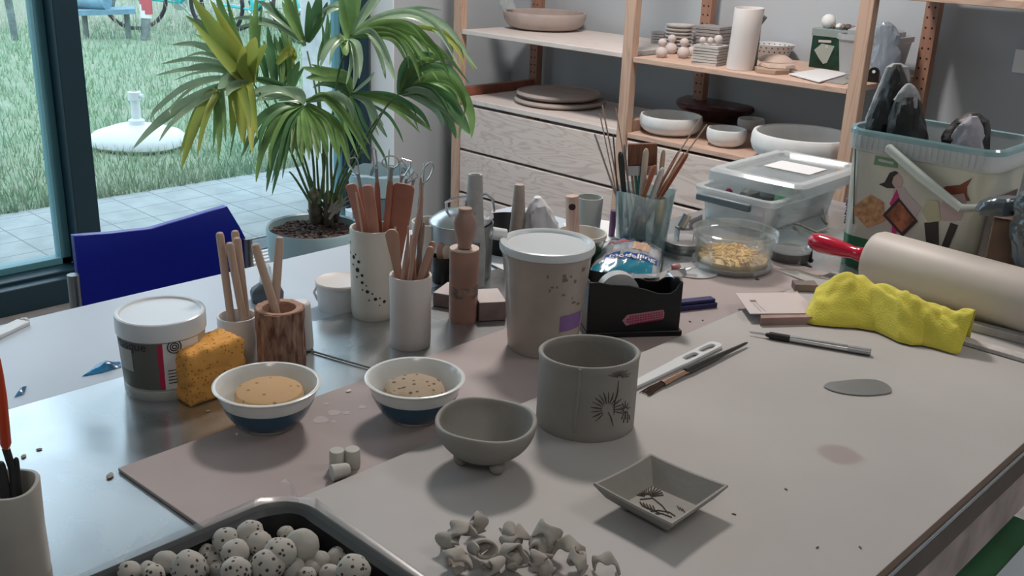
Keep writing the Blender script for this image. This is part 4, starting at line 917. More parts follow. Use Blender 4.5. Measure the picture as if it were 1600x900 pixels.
# water drop marks on plywood
m_dry = mat('dried_drop', (.46, .41, .41), .7)
for i, (px, py, w) in enumerate(((501, 656, 12), (522, 645, 10), (541, 645, 6), (566, 636, 6), (510, 631, 4), (521, 659, 4))):
    p = P(px, py, PZ); r = w*depth(p)/F_PX
    o = G().lathe([(0, .0002), (r, .0002), (r*1.0, .00005), (0, .00005)], 18, fn=lambda v, a: v*(1+.1*math.sin(3*a+i))).build('dried_spot', m_dry, loc=(p.x, p.y, PZ), rz=i); tag(o, ['largest pale dried drop on the plywood between the bowls', 'second largest dried drop, upper right of the biggest one', 'small dried drop in the middle of the drop trail', 'small dried drop nearest the clay-stained bowl', 'tiny dried drop at the top of the drop trail', 'tiny dried drop right under the biggest one'][i], 'spot', 'dried drops on the plywood')
# ================================================================ back of the table
# lidded steel pot with handle, black pan
c = P(712, 402, .735); rp_ = 62/2*depth(c)/F_PX; c = Vector((-1.355, 1.345, .735)); 
def at_depth(ref, x, y): return PV(ref, x, y)
pt = P(720, 372, .80); c = Vector((pt.x, pt.y, .735)); r = 50*depth(c)/F_PX
t = thing('steel_pot', 'shiny steel cooking pot with a tilted lid and wire handle behind the tools', 'pot', (c.x, c.y, .735), VR)
hp_ = PV(c, 715, 345).z-.735
G().lathe(cup_prof(r*.96, r, hp_, .002), 48).build('pot_body', m_dkmetal, t)
ld = G().lathe([(0, .016), (r*.5, .013), (r*.85, .006), (r, 0), (r, -.002), (r*.85, .003), (r*.5, .010), (0, .013)], 48).build('lid', m_metal, t, loc=(0, 0, hp_+.004), rot=(.10, -.12, 0))
hd_ = G(); hd_.tube([(-.022, -.0, .012), (-.022, 0, .030), (-.010, 0, .036), (.045, 0, .040), (.055, 0, .03), (.055, 0, .008)], .0025, 8).build('wire_handle', m_metal, ld)
c = Vector((*P(795, 372, .76).xy, .735)); r = 52*depth(c)/F_PX; hh = PV(c, 790, 345).z-.735
t = thing('black_pan', 'deep black pan behind the newspaper cone', 'pan', c, VR)
G().lathe(cup_prof(r*.8, r, max(hh, .03), .003), 48).build('pan_body', m_black, t)
# wooden spoons and white brush between cup and turned block
cS = P(692, 440, TZ); cS = Vector((cS.x, cS.y, TZ))
t = thing('dark_tool_pot', 'small dark pot behind the boxwood tools holding a wooden spatula and white brush', 'pot', cS, VR)
G().lathe(cup_prof(.017, .019, .045, .002), 32).build('pot_body', m_black, t)
paddle(cS, TZ+.005, .010, (688, 425), (690, 380), .008, .003, 'reddish wooden spatula in the small dark pot', m_tool, 0, name='wooden_spatula', round_=.6)
paddle(cS, TZ+.005, .012, (698, 430), (700, 383), .0085, .004, 'brush with whitish bristles in the small dark pot', mat('whitish_bristle', (.58, .50, .43), .8), -.004, name='white_brush', cat='brush', round_=.7, wb=.004)
c = Vector((*P(668, 420, .735).xy, .735))
c = PV(cS, 672, 372, back=.05); c = Vector((c.x, c.y, .735)); hh = PV(c, 672, 345).z-.735
tag(G().lathe(cup_prof(.020, .031, hh, .003, mid=[(.5, .028)]), 40).build('cream_jug', m_cream, loc=c), 'cream white cup half hidden behind the boxwood tools', 'cup')
# spindle cone, paper roll, crumpled paper
c = Vector((*P(805, 430, TZ).xy, TZ)); c, rb, rt, h = fit(806, 425, 34, 807, 288, 16, TZ)
tag(G().lathe([(0, 0), (rb, 0), (rb+(rt-rb)*.68, h*.68), (rb+(rt-rb)*.685, h*.685), (rb+(rt-rb)*.69, h*.69), (rt, h*.99), (rt*.9, h), (0, h)], 32).build('turned_cone', mat('grey_cone', (.40, .33, .29), .6, var=.1, vs=60), loc=c), 'slender grey brown tapered spindle standing behind the clay tub', 'spindle')
p = P(740, 372, .80); v = Vector((math.cos(VR+.3), math.sin(VR+.3), 0)); a = PV(ct, 768, 364, back=.012)
a = Vector((a.x, a.y, a.z)); b = a+v*.020+Vector((0, 0, -.004))
g = G()
for k in range(5): g.tube([a-Vector((0, 0, 0)), b], [.0085-.0014*k]*2, 20, caps=(k == 4))
tag(g.build('paper_roll', m_paper), 'rolled white paper poking out left of the clay tub lid', 'paper roll')
_cp = P(846, 418, TZ)
tag(G().prism([P(x, y, TZ).xy for x, y in ((745, 402), (790, 372), (830, 400), (790, 425))][::-1], 0, .0012).build('white_card', m_paper, loc=(0, 0, TZ+.0004)), 'flat white card lying left of the clay tub', 'card')
tag(G().prism([P(x, y, TZ).xy for x, y in ((880, 352), (925, 345), (965, 350), (985, 400), (900, 420))][::-1], 0, .004).build('paper_stack', m_paper, loc=(0, 0, TZ+.0004)), 'white papers lying under the grey mug and brush cup', 'paper')
# grey mug, green white bowl, bamboo tube
c, rb, rt, h = fit(917, 382, 36, 917, 307, 42, TZ+.005)
tag(G().lathe(cup_prof(rb, rt, h, .0025), 40).build('grey_mug', mat('grey_mug_glaze', (.45, .48, .46), .5), loc=c), 'plain grey green mug standing left of the brush cup', 'mug')
c, rb, rt, h = fit(905, 415, 46, 900, 362, 80, TZ+.005)
t = thing('green_bowl', 'dark green bowl with cream inside, behind the clay tub', 'bowl', c, VR)
pr_ = cup_prof(rb, rt, h, .003, mid=[(.3, rb+(rt-rb)*.45), (.65, rb+(rt-rb)*.8)])
ko = 9
G().lathe(pr_[:5]+[(rt-.0003, h*.86)], 48).build('outer_glaze', mat('green_glaze', (.015, .085, .04), .3), t)
G().lathe([(rt, h*.86)]+pr_[5:], 48).build('inner_glaze', m_cream, t)
m_bam = wood('bamboo', (.58, .42, .36), (.48, .32, .27), 3, .5, dist=4, stretch=(14, 14, 1))
a, b = stick_pts(c, TZ+.015, .012, (884, 352), (894, 306)); d = (b-a).normalized()
t = thing('bamboo_tube', 'short pinkish bamboo tube with a dark round hole, leaning in the green bowl', 'bamboo tube', a)
G().tube([d*0, b-a-d*.001, b-a], [.0115, .0115, .011], 24).build('tube_body', m_bam, t)
nrm = -away(c); q = PV(c, 888, 321)+nrm*.0; ctr = (a+(b-a)*((q-a).dot(d)/(b-a).length))-a
M_ = Matrix.Translation(ctr+nrm*.0112) @ nrm.to_track_quat('Z', 'Y').to_matrix().to_4x4()
G().lathe([(0, .0008), (.0055, .0008), (.0062, -.001), (0, -.001)], 20, 0, M_, ex=1.0).build('round_hole', mat('brown_hole', (.05, .02, .015), .8), t)
# ---------------------------------------------------------------- brush cup
c, rb, rt, h = fit(1000, 398, 78, 1004, 297, 94, TZ); cB = c
m_frost = see_through('frosted_cup', (.90, .97, .97), .15, .08, (.45, .60, .62), .34)
t = thing('brush_cup', 'translucent frosted plastic cup crowded with paint brushes', 'cup', c, VR)
def wav(v, a): return Vector((v.x, v.y, v.z+.004*math.sin(3*a+2)*(v.z/h)**4))
G().lathe([(0, 0), (rb, 0), (rt, h), (rt+.001, h+.001), (rt-.0015, h), (rb-.0015, .002), (0, .002)], 56, fn=wav).build('cup_wall', m_frost, t)
fl = TZ+.006; GB = 'brushes and tools in the frosted cup'
m_bh = mat('brush_dark_handle', (.02, .02, .02), .3, coat=.3); m_or = mat('orange_handle', (.42, .13, .05), .3, coat=.3); m_hair = mat('brown_bristle', (.20, .10, .06), .9); m_teal = mat('teal_handle', (.02, .22, .22), .4)
m_beige = mat('beige_handle', (.62, .52, .44), .5)
BR = [((957, 290), (929, 209), .0018, mat('grey_stick', (.34, .30, .28), .6), 'grey square-ended stick leaning far left in the brush cup', 'wooden_stick'),
      ((962, 298), (937, 177), .0012, m_dowel, 'thin skewer leaning left, second from the left in the brush cup', 'wooden_skewer'),
      ((967, 298), (941, 164), .0014, m_dowel, 'tallest thin skewer pointing up left in the brush cup', 'wooden_skewer'),
      ((984, 300), (962, 168), .0013, m_dowel, 'long thin skewer crossing up left over the shelf post', 'wooden_skewer'),
      ((1062-40, 300), (1096, 183), .0012, m_dowel, 'long thin skewer leaning far right, upper one of the pair', 'wooden_skewer'),
      ((1028, 300), (1105, 194), .0013, m_dowel, 'long thin skewer leaning far right, lower one of the pair', 'wooden_skewer'),
      ((960, 300), (958, 210), .0014, mat('dark_stick', (.10, .08, .07), .6), 'thin dark stick upright at the left of the brush cup', 'wooden_stick')]
for (e, tp_, r, m_, lb, nm) in BR:
    dowel(c, fl, rb*.8, e, tp_, r, lb, m_, off=.004*len(lb) % .02-.01, name=nm, cat='stick')
for (e, tp_, r, m_, lb, of) in (((975, 300), (969, 237), .0055, m_bh, 'black cylindrical handle with a loop end in the brush cup', 0),
      ((1003, 298), (1010, 232), .0058, m_beige, 'thick pale beige round-ended handle in the brush cup', -.004),
      ((1030, 298), (1037, 234), .0045, m_dowel, 'round-ended wooden handle with a light knob right of the thick beige one', .008),
      ((1008, 298), (1024, 258), .0050, m_or, 'orange brown rounded handle at the front of the brush cup', -.016),
      ((1022, 300), (1036, 262), .0055, mat('white_handle', (.66, .64, .62), .4), 'white rounded handle beside the orange brown one in the brush cup', -.012),
      ((1026, 300), (1061, 236), .0028, m_or, 'long orange brush handle leaning right in the brush cup', .0),
      ((1033, 300), (1069, 238), .0030, mat('tan_orange', (.50, .22, .10), .35), 'tan orange brush handle leaning right beside the orange one', .006),
      ((1038, 300), (1075, 240), .0034, mat('rust_handle', (.34, .10, .05), .4), 'rust coloured brush handle, furthest right of the leaning brushes', .012),
      ((990, 300), (984, 238), .0026, mat('pinkish_handle', (.48, .26, .20), .4), 'slim pinkish brush handle beside the black handle', .012),
      ((983, 300), (975, 225), .002, m_dkmetal, 'thin metal rod with an orange tip above the black handle', .004),
      ((995, 302), (992, 262), .0032, mat('green_glass_h', (.20, .26, .20), .3), 'short greenish handle behind the thick beige one', .018)):
    a, b = stick_pts(c, fl, rb*.75, e, tp_, of); d = b-a; Ln = d.length; dn = d.normalized()
    t = thing('paint_brush', lb, 'brush', a, 0, GB)
    G().tube([dn*Ln*q for q in (.5, .55, .7, .85, .95, .985, 1)], [r*k for k in (.8, .85, .95, 1, .95, .7, .3)], 14).build('handle', m_, t)
    G().tube([dn*Ln*.32, dn*Ln*.5], r*.75, 12).build('ferrule', m_metal, t)
    G().tube([dn*.0, dn*Ln*.15, dn*Ln*.32], [r*.3, r*.9, r*.7], 10).build('bristles', m_hair, t)
# wide brush with brown bristles up
a, b = stick_pts(c, fl, rb*.6, (1003, 300), (1004, 224), .016); d = b-a; Ln = d.length; dn = d.normalized(); sd = Vector((math.cos(VR), math.sin(VR), 0)); sd = (sd-dn*sd.dot(dn)).normalized(); nn = dn.cross(sd)
t = thing('wide_brush', 'wide flat brush with brown bristles upright behind the thick beige handle', 'brush', a)
def slab(g, z0, z1, w, th):
    vs = [dn*z+sd*x*w+nn*y*th for z in (z0, z1) for (x, y) in ((-1, -1), (1, -1), (1, 1), (-1, 1))]; g.add(vs, [(3,2,1,0),(4,5,6,7),(0,1,5,4),(1,2,6,5),(2,3,7,6),(3,0,4,7)]); return g
zt = Ln; slab(G(), Ln-.040, Ln, .0265, .005).build('bristles', mat('bristle_brown', (.19, .085, .05), .9, var=.3, vs=300, stretch=(1, 1, .1)), t, bevel=.002)
slab(G(), Ln-.058, Ln-.040, .027, .006).build('ferrule', m_metal, t); slab(G(), 0, Ln-.058, .008, .004).build('handle', m_teal, t, bevel=.002)
slabx = slab
# things inside cup lower part: teal / slate strips
for (e, tp_, w, m_, lb) in (((968, 380), (975, 308), .006, m_teal, 'teal plastic strip inside the frosted cup'), ((985, 385), (1000, 306), .009, mat('slate_strip', (.10, .17, .22), .4), 'slate blue plastic scraper inside the frosted cup'), ((1020, 388), (1038, 308), .006, mat('grey_strip', (.30, .33, .34), .4), 'grey plastic scraper at the right inside the frosted cup')):
    paddle(c, fl, rb*.6, e, tp_, w, .0015, lb, m_, 0, name='plastic_scraper', cat='scraper', round_=.2, wb=w)
# small items behind the brush cup
p = P(955, 372, TZ); tag(G().tube([(0, 0, 0), (.002, 0, .05)], [.006, .007], 14).build('purple_tube', mat('purple_plastic', (.13, .05, .14), .4), loc=(p.x, p.y, TZ+.005)), 'small dark purple tube standing left behind the brush cup', 'tube')
# ---------------------------------------------------------------- modelling clay bag
m_foil = mat('silver_foil_print', (.42, .44, .47), .22, metal=.35, var=.15, vs=30, bump=.5, bs=60, coat=.5)
bagL, bagR, bagB, bagT = P(912, 445, PZ), P(1028, 440, PZ), P(1038, 395, PZ), P(945, 382, PZ)
t = thing('clay_bag', 'crinkled silver and blue plastic bag of modelling clay behind the tape dispenser', 'bag', (bagL.x, bagL.y, PZ))
def bagf(u, v, off=0.):
    a = bagL.lerp(bagR, u); b = bagT.lerp(bagB, u); p = a.lerp(b, v)
    e = (4*u*(1-u))**.5*(4*v*(1-v))**.6 if 0 < u < 1 and 0 < v < 1 else 0
    z = .030*e+.004*noise.noise(Vector((u*9, v*6, 1)))+.003*noise.noise(Vector((u*25, v*14, 2)))*e+.006
    return Vector((p.x, p.y, PZ+max(.0015, z)+off))-Vector((bagL.x, bagL.y, PZ))
g = G().grid(40, 26, bagf); 
def bagm(u, v): return bagf(u, v)
g.build('foil_front', m_foil, t, solid=.0006, smooth=70)
def patch(u0, u1, v0, v1, m_, name, skew=0., n=16):
    G().grid(n, 8, lambda a, b: bagf(u0+(u1-u0)*a, v0+(v1-v0)*b+skew*a, .0009)).build(name, m_, t, smooth=70)
m_bb = mat('deep_blue_foil', (.01, .06, .28), .2, coat=.5); m_tb = mat('teal_blue_foil', (.01, .20, .30), .2, coat=.5)
patch(.0, 1, .88, 1, m_bb, 'blue_header'); patch(0, .9, .03, .20, m_tb, 'teal_band'); patch(.15, .5, .60, .68, mat('pink_print', (.50, .12, .18), .3), 'pink_stripe'); patch(.55, .8, .42, .62, mat('skin_print', (.55, .36, .26), .3), 'picture_print'); patch(.5, .75, .80, .84, mat('green_print', (.10, .26, .14), .3), 'green_stripe', -.1); patch(.2, .95, .20, .33, m_bb, 'title_band')
def bag_text(s, size, u, v, m_, name):
    g = text_geo(G(), s, size, Matrix.Identity(4), bold=.0006); W_ = (bagR-bagL).length; H_ = (bagT-bagL).length
    g.v = [tuple(bagf(min(.99, u+x/W_), v+y/H_, .0018)) for x, y, z in g.v]; g.build(name, m_, t, smooth=0)
bag_text('modelling', .022, .26, .225, m_white, 'lettering'); bag_text('soft clay', .010, .35, .91, m_white, 'header_lettering')
# ---------------------------------------------------------------- tape dispenser
aL, aR = P(914, 537, PZ), P(1060, 515, PZ)
aL = P(916, 528, PZ); aR = P(1060, 524, PZ)
ux = (aR-aL); Lx = ux.length; angd = math.atan2(ux.y, ux.x)
t = thing('tape_dispenser', 'black desk tape dispenser with a clear tape roll and pink checked sticker', 'tape dispenser', (aL.x, aL.y, PZ+.0003), angd)
zt_ = PV(aL, 918, 442).z-PZ; zm = PV(aL.lerp(aR, .6), 1005, 470).z-PZ; zr_ = PV(aR, 1060, 440).z-PZ
top = [(0, zt_), (.10, zt_*1.0), (.22, zt_*.955), (.42, zt_*.935), (.60, zt_*.86), (.74, zt_*.78), (.86, zt_*.77), (.93, zt_*.84), (.965, zr_*.97), (1, zr_)]
D_ = .058; g = G(); th = .003
def profx(y, dz=0): return [Vector((q*Lx, y, z-dz)) for q, z in top]
m_ = len(top)
for (y0, y1) in ((0, th), (D_-th, D_)):
    vs = [Vector((q*Lx, y, 0)) for y in (y0, y1) for q, z in top]+[v for y in (y0, y1) for v in profx(y)]
    fs = []
    for i in range(m_-1):
        fs += [(i, i+1, 2*m_+i+1, 2*m_+i), (m_+i+1, m_+i, 3*m_+i, 3*m_+i+1), (2*m_+i, 2*m_+i+1, 3*m_+i+1, 3*m_+i), (i+1, i, m_+i, m_+i+1)]
    fs += [(0, 2*m_, 3*m_, m_), (m_-1, 2*m_-1, 4*m_-1, 3*m_-1)]; g.add(vs, fs)
g.box((0, th, 0), (th, D_-th, zt_)).box((Lx-th, th, 0), (Lx, D_-th, zr_)).box((th, th, 0), (Lx-th, D_-th, .02)).box((-.002, -.003, 0), (Lx+.004, D_+.003, .008))
g.build('dispenser_body', m_black, t, bevel=.0012)
M_ = Matrix.Translation((Lx*.36, D_/2, zt_*.70)) @ Matrix.Rotation(pi/2, 4, 'X')
G().lathe([(.013, -.009), (.030, -.009), (.030, .009), (.013, .009), (.013, -.009)], 40, 0, M_).build('tape_roll', mat('clear_tape_roll', (.50, .52, .52), .35, var=.05, vs=80), t)
G().lathe([(.006, -.012), (.0125, -.012), (.0125, .012), (.006, .012), (.006, -.012)], 32, 0, M_).build('roll_core', m_white, t)
g = G(); g.add([(Lx*.42, D_/2-.009, zt_*.98), (Lx*.42, D_/2+.009, zt_*.98), (Lx*.97, D_/2+.009, zr_+.001), (Lx*.97, D_/2-.009, zr_+.001)], [(0, 1, 2, 3)]); g.build('tape_strip', m_clear, t, smooth=0)
g = G().box((Lx*.92, D_/2-.014, zr_), (Lx+.003, D_/2+.014, zr_+.003))
for i in range(14): g.add([(Lx+.003, D_/2-.014+i*.002, zr_+.003), (Lx+.003, D_/2-.012+i*.002, zr_+.003), (Lx+.007, D_/2-.013+i*.002, zr_+.003)], [(0, 1, 2)])
g.build('cutter_blade', m_metal, t, smooth=0)
g = G(); nx_, ny_ = 15, 5
pk = lambda px, py: PY
def dfront(px, py):
    # onto the front face
    o_ = Vector((aL.x, aL.y, PZ)); nn_ = Vector((math.sin(angd), -math.cos(angd), 0)); d = ray(px, py); tt = ((o_-CAM).dot(nn_))/d.dot(nn_); w = CAM+d*tt-o_
    l = Matrix.Rotation(-angd, 3, 'Z') @ w; return Vector((l.x, -.0006, l.z))
ring = [dfront(*q) for q in ((972, 501), (980, 492), (1036, 484), (1038, 488), (1037, 497), (978, 509))]
g.add(ring, [tuple(range(6))]).build('sticker', mat('grey_pink', (.42, .20, .24), .5), t, smooth=0)
g = G()
for i in range(14):
    for j in range(4):
        if i < 1 and j in (0, 3): continue
        a = dfront(979+i*4.1, 494.5-i*.62+j*3.6); b = dfront(979+i*4.1+3, 494.5-i*.62-.45+j*3.6+2.7)
        g.add([(a.x, -.0010, a.z), (b.x, -.0010, a.z), (b.x, -.0010, b.z), (a.x, -.0010, b.z)], [(0, 1, 2, 3)])
g.build('checks', mat('raspberry_check', (.34, .02, .08), .5), t, smooth=0)
# dark blue bar, round clear disc, clip, crumbs
a, b = P(1056, 488, PZ), P(1112, 482, PZ); v = b-a; hb = PV(a, 1062, 470).z-PZ
g = G().box((0, 0, 0), (v.length+.01, .022, .008)).box((0, .004, .0082), (v.length+.008, .019, .0135)); tag(g.build('clay_bar', mat('navy_clay', (.012, .012, .085), .45), loc=(a.x, a.y, PZ+.0003), rz=math.atan2(v.y, v.x), bevel=.001), 'dark navy blue grooved bar lying right of the tape dispenser', 'bar')
p = P(1085, 424, PZ); r = 37*depth(p)/F_PX
tag(G().lathe([(0, 0), (r, 0), (r+.0005, .0012), (r, .002), (0, .002)], 48).build('plastic_disc', mat('frosty_disc', (.52, .54, .55), .25, coat=.4), loc=(p.x, p.y, PZ+.0005)), 'flat round whitish plastic disc lying under the left side of the yellow pasta tub', 'lid')
p = P(1058, 432, PZ)
t = thing('bulldog_clip', 'metal clip gripping a pinkish piece behind the tape dispenser', 'clip', (p.x, p.y, PZ+.003), VR+.3)
G().prism([(-.016, -.006), (.016, -.004), (.02, .008), (-.012, .010)], 0, .012, top=[(-.014, 0), (.014, .001), (.016, .004), (-.010, .004)]).build('clip_jaw', m_metal, t, bevel=.001)
G().tube([(.016, 0, .006), (.03, -.004, .014), (.034, .002, .010), (.018, .006, .006)], .0016, 8).build('wire_arm', m_metal, t)
G().ball((-.004, -.001, .016), .008, 12, sc=(1.2, .8, .6), nz=.2).build('pink_piece', mat('pink_paste', (.48, .22, .22), .5), t)
for (px, py, s) in ((1183, 437, 3), (1078, 503, 2), (1098, 501, 1.5), (1146, 804, 0)):
    if s:
        p = P(px, py, PZ); r = s*depth(p)/F_PX; tag(G().ball((0, 0, 0), r, 8, sc=(1.2, .8, .5), nz=.3, seed=px).build('clay_crumb', m_apron, loc=(p.x, p.y, PZ+r*.5)), {1183: 'dark crumb in front of the yellow pasta tub', 1078: 'dark crumb below the navy bar, left one', 1098: 'dark crumb below the navy bar, right one'}[px], 'crumb')
for (px, py, lb) in ((1228, 765, 'tiny dark fleck on the board left of the round stain'), (1277, 856, 'tiny dark fleck near the bottom of the board, left'), (1344, 856, 'tiny dark fleck near the bottom of the board, right'), (1147, 804, 'tiny black fleck at the shadow tip of the square dish')):
    p = P(px, py, BZ); tag(G().ball((0, 0, 0), .0016, 8, sc=(1.6, .6, .4), nz=.3, seed=px).build('dark_fleck', m_apron, loc=(p.x, p.y, BZ+.0007), rz=px), lb, 'crumb')
# ---------------------------------------------------------------- tin with clamp
c, rb, rt, h = fit(1068, 398, 66, 1068, 374, 68, TZ)
t = thing('screw_top_tin', 'flat round tin with a screw lid between brush cup and pasta tub', 'tin', c, VR)
G().lathe([(0, 0), (rb*.97, 0), (rb, .002), (rb, h*.55), (rb*.96, h*.6), (0, h*.6)], 48).build('tin_body', m_dkmetal, t)
G().lathe([(0, h*.58), (rt, h*.58), (rt, h*.95), (rt*.97, h), (rt*.9, h*.97), (0, h*.97)], 48).build('lid', mat('brushed_lid', (.60, .61, .60), .3, .9), t)
b0 = Vector((c.x, c.y, TZ+h+.0005)); s_ = .0195; 
t = thing('metal_clamp', 'small bent sheet metal stand with a shiny roll on top of the tin', 'metal piece', b0, VR+.2)
G().box((-.018, -.012, 0), (-.0165, .012, .022)).box((-.018, -.012, .0205), (.012, .012, .022)).build('bent_sheet', m_dkmetal, t)
G().tube([(.012, -.010, 0), (.012, -.010, .022)], .001, 6).tube([(.02, .006, 0), (.012, -.010, .004)], .001, 6).build('wire_leg', m_metal, t)
G().tube([(-.010, 0, .024), (.0, .0, .047)], .0085, 18).build('metal_roll', m_metal, t)
G().tube([(.005, .0, .030), (.030, .004, .040), (.032, .004, .030), (.006, 0, .022)], .0022, 8, flat=3).build('side_flap', m_dkmetal, t)
# ---------------------------------------------------------------- yellow pasta tub
c, rb, rt, h = fit(1141, 433, 118, 1143, 357, 132, PZ)
t = thing('clear_tub', 'round clear plastic tub with a rim, standing in its lid, half filled yellow', 'tub', c, VR)
G().lathe([(rb*.95, .003), (rb, .005), (rt*.93, h*.72), (rt*.95, h*.78), (rt, h*.80), (rt*1.01, h*.98), (rt*.97, h), (rt*.93, h*.97), (rt*.92, h*.8), (rt*.91, h*.7), (rb*.97, .006), (0, .0055), (0, .003), (rb*.95, .003)], 56).build('tub_wall', m_clear, t, smooth=45)
G().lathe([(0, 0), (rb*1.06, 0), (rb*1.09, .004), (rb*1.08, .012), (rb*1.06, .012), (rb*1.05, .003), (0, .002)], 56).build('lid', m_clear, t)
random.seed(4)
m_pasta = mat('yellow_pasta', (.80, .55, .17), .6, var=.1, vs=60)
g = G()
for i in range(420):
    a = random.random()*6.28; q = random.random()**.5*rb*.88; z = .008+random.random()*.016+.006*(1-q/rb); p = Vector((q*math.cos(a), q*math.sin(a), z))
    d = Vector((random.uniform(-1, 1), random.uniform(-1, 1), random.uniform(-.4, .4))).normalized(); sd_ = d.cross(Vector((0, 0, 1))); m__ = p+Vector((0, 0, .002))
    g.tube([p-d*.007, m__, p+d*.007], [.0012, .0024, .0012], 6)
g.lathe([(0, .007), (rb*.93, .007), (rb*.94, .018), (rb*.8, .022), (0, .026)], 32)
o = g.build('yellow_pieces', m_pasta, loc=c); tag(o, 'pile of small yellow shell-like pieces inside the round clear tub', 'pasta'); stuff(o)
# grey dish behind with clear cover
c, rb, rt, h = fit(1230, 416, 66, 1232, 372, 92, TZ)
t = thing('glass_dish', 'grey dish with a clear rim behind the red rolling pin handle', 'dish', c, VR)
G().lathe([(0, 0), (rb*.9, 0), (rb*1.02, h*.15), (rb*1.05, h*.5), (rb*.98, h*.52), (0, h*.5)], 48).build('dish_base', mat('dark_grey_glass', (.13, .14, .15), .25, coat=.5), t)
G().lathe([(rb*.98, h*.5), (rt*.97, h*.92), (rt, h), (rt*.97, h), (rt*.94, h*.92), (rb*.95, h*.52)], 48).build('clear_rim', m_clear, t)
p = P(1266, 412, TZ); tag(G().tube([(0, 0, .006), (.002, -.006, .012), (0, 0, .028)], [.005, .003, .001], 10).build('dark_bead', mat('dark_red_bead', (.08, .01, .01), .3), loc=(p.x, p.y, TZ+.0)), 'tiny dark red bead on a wire below the rolling pin handle', 'bead')
# ---------------------------------------------------------------- storage box
bx0, bx1, by0, by1 = -1.138, -.965, 1.735, 2.02; zb = TZ; zt_ = .806
t = thing('storage_box', 'translucent plastic storage box with a grey clip handle and loose lid', 'storage box', ((bx0+bx1)/2, (by0+by1)/2, zb))
W2, D2 = (bx1-bx0)/2, (by1-by0)/2
def rrect(w, d, r, z, n=5):
    out = []
    for (cx, cy, a0) in ((w-r, d-r, 0), (-w+r, d-r, pi/2), (-w+r, -d+r, pi), (w-r, -d+r, 3*pi/2)):
        for k in range(n+1): a = a0+k*pi/2/n; out.append(Vector((cx+r*math.cos(a), cy+r*math.sin(a), z)))
    return out
hb = zt_-zb
loft(G(), [rrect(W2-.012, D2-.012, .015, 0), rrect(W2-.004, D2-.004, .018, hb*.8), rrect(W2+.006, D2+.006, .02, hb*.82), rrect(W2+.010, D2+.010, .022, hb), rrect(W2-.004, D2-.004, .018, hb), rrect(W2-.008, D2-.008, .016, hb*.8), rrect(W2-.014, D2-.014, .014, .003)], (True, True)).build('box_body', m_milky, t, smooth=30, rz=0)
M_ = [(-.05, -.012), (.055, -.012)]
hx = [PY(x, y, by0-.01) for x, y in ((1090, 303), (1172, 322), (1172, 330), (1168, 328), (1090, 311))]
oo = Vector(((bx0+bx1)/2, (by0+by1)/2, zb))
zc = PY(1130, 314, by0-.012).z-zb
G().box((PY(1090, 305, by0-.012).x-oo.x, -D2-.020, zc-.009), (PY(1174, 325, by0-.012).x-oo.x, -D2-.010, zc+.006)).build('clip_handle', mat('grey_handle', (.16, .20, .22), .4), t, bevel=.003)
# loose lid, tilted on top
zl = PY(1200, 310, by0).z
t = thing('box_lid', 'clear rectangular lid with a white paper label lying skewed on the storage box', 'lid', (oo.x+.012, oo.y+.045, zt_+.006), .03)
W3, D3 = W2*1.27, D2*1.06
loft(G(), [rrect(W3, D3, .02, 0), rrect(W3, D3, .02, .020), rrect(W3-.008, D3-.008, .018, .026), rrect(W3-.022, D3-.022, .02, .026), rrect(W3-.028, D3-.028, .02, .020), rrect(W3-.030, D3-.030, .02, .0185), rrect(W3-.025, D3-.025, .02, .0245), rrect(W3-.008, D3-.008, .018, .0245), rrect(W3-.0015, D3-.0015, .019, .019), rrect(W3-.0015, D3-.0015, .019, 0)], (False, False)).build('lid_rim', m_milky, t, smooth=30)
loft(G(), [rrect(W3-.03, D3-.03, .02, .0185), rrect(W3-.03, D3-.03, .02, .020)]).build('lid_panel', m_clear, t, smooth=30)
G().box((-.05, -.02, .0205), (.055, .06, .021)).build('paper_label', m_paper, t)
# contents of the box
g = G(); random.seed(9)
for i, (dx, dy, z, r, col, lb) in enumerate(((-.05, -.08, .052, .007, (.30, .04, .12), 'purple red bead among the things in the storage box'), (-.02, -.05, .04, .022, (.12, .14, .13), 'dark lump inside the storage box'), (.03, .02, .034, .03, (.10, .28, .17), 'green lump inside the storage box'), (.05, -.10, .022, .02, (.50, .24, .24), 'pinkish lump in the front corner of the storage box'), (-.04, .06, .034, .03, (.42, .44, .45), 'grey lump at the back inside the storage box'))):
    tag(G().ball((0, 0, 0), r, 14, nz=.35, seed=i).build('craft_piece', mat('craft_%d' % i, col, .6), loc=(oo.x+dx, oo.y+dy, zb+.004+max(z-.004, r))), lb, 'craft piece', 'things in the storage box')
m_raf = mat('raffia', (.52, .46, .36), .8)
g = G(); g.tube([P(1240, 352, TZ)+Vector((0, 0, .004)), P(1252, 360, TZ)+Vector((0, 0, .01)), P(1275, 365, TZ)+Vector((0, 0, .003)), P(1292, 360, TZ)+Vector((0, 0, .004))], .0022, 6)
g.tube([P(1292, 350, TZ)+Vector((0, 0, .002)), P(1285, 335, TZ)+Vector((0, 0, .012)), P(1276, 310, TZ)+Vector((0, 0, .03)), P(1280, 300, TZ)+Vector((0, 0, .035)), P(1292, 318, TZ)+Vector((0, 0, .02))], .0022, 6)
tag(g.build('raffia_strand', m_raf), 'curled beige raffia strand between the storage box and the bucket', 'raffia')
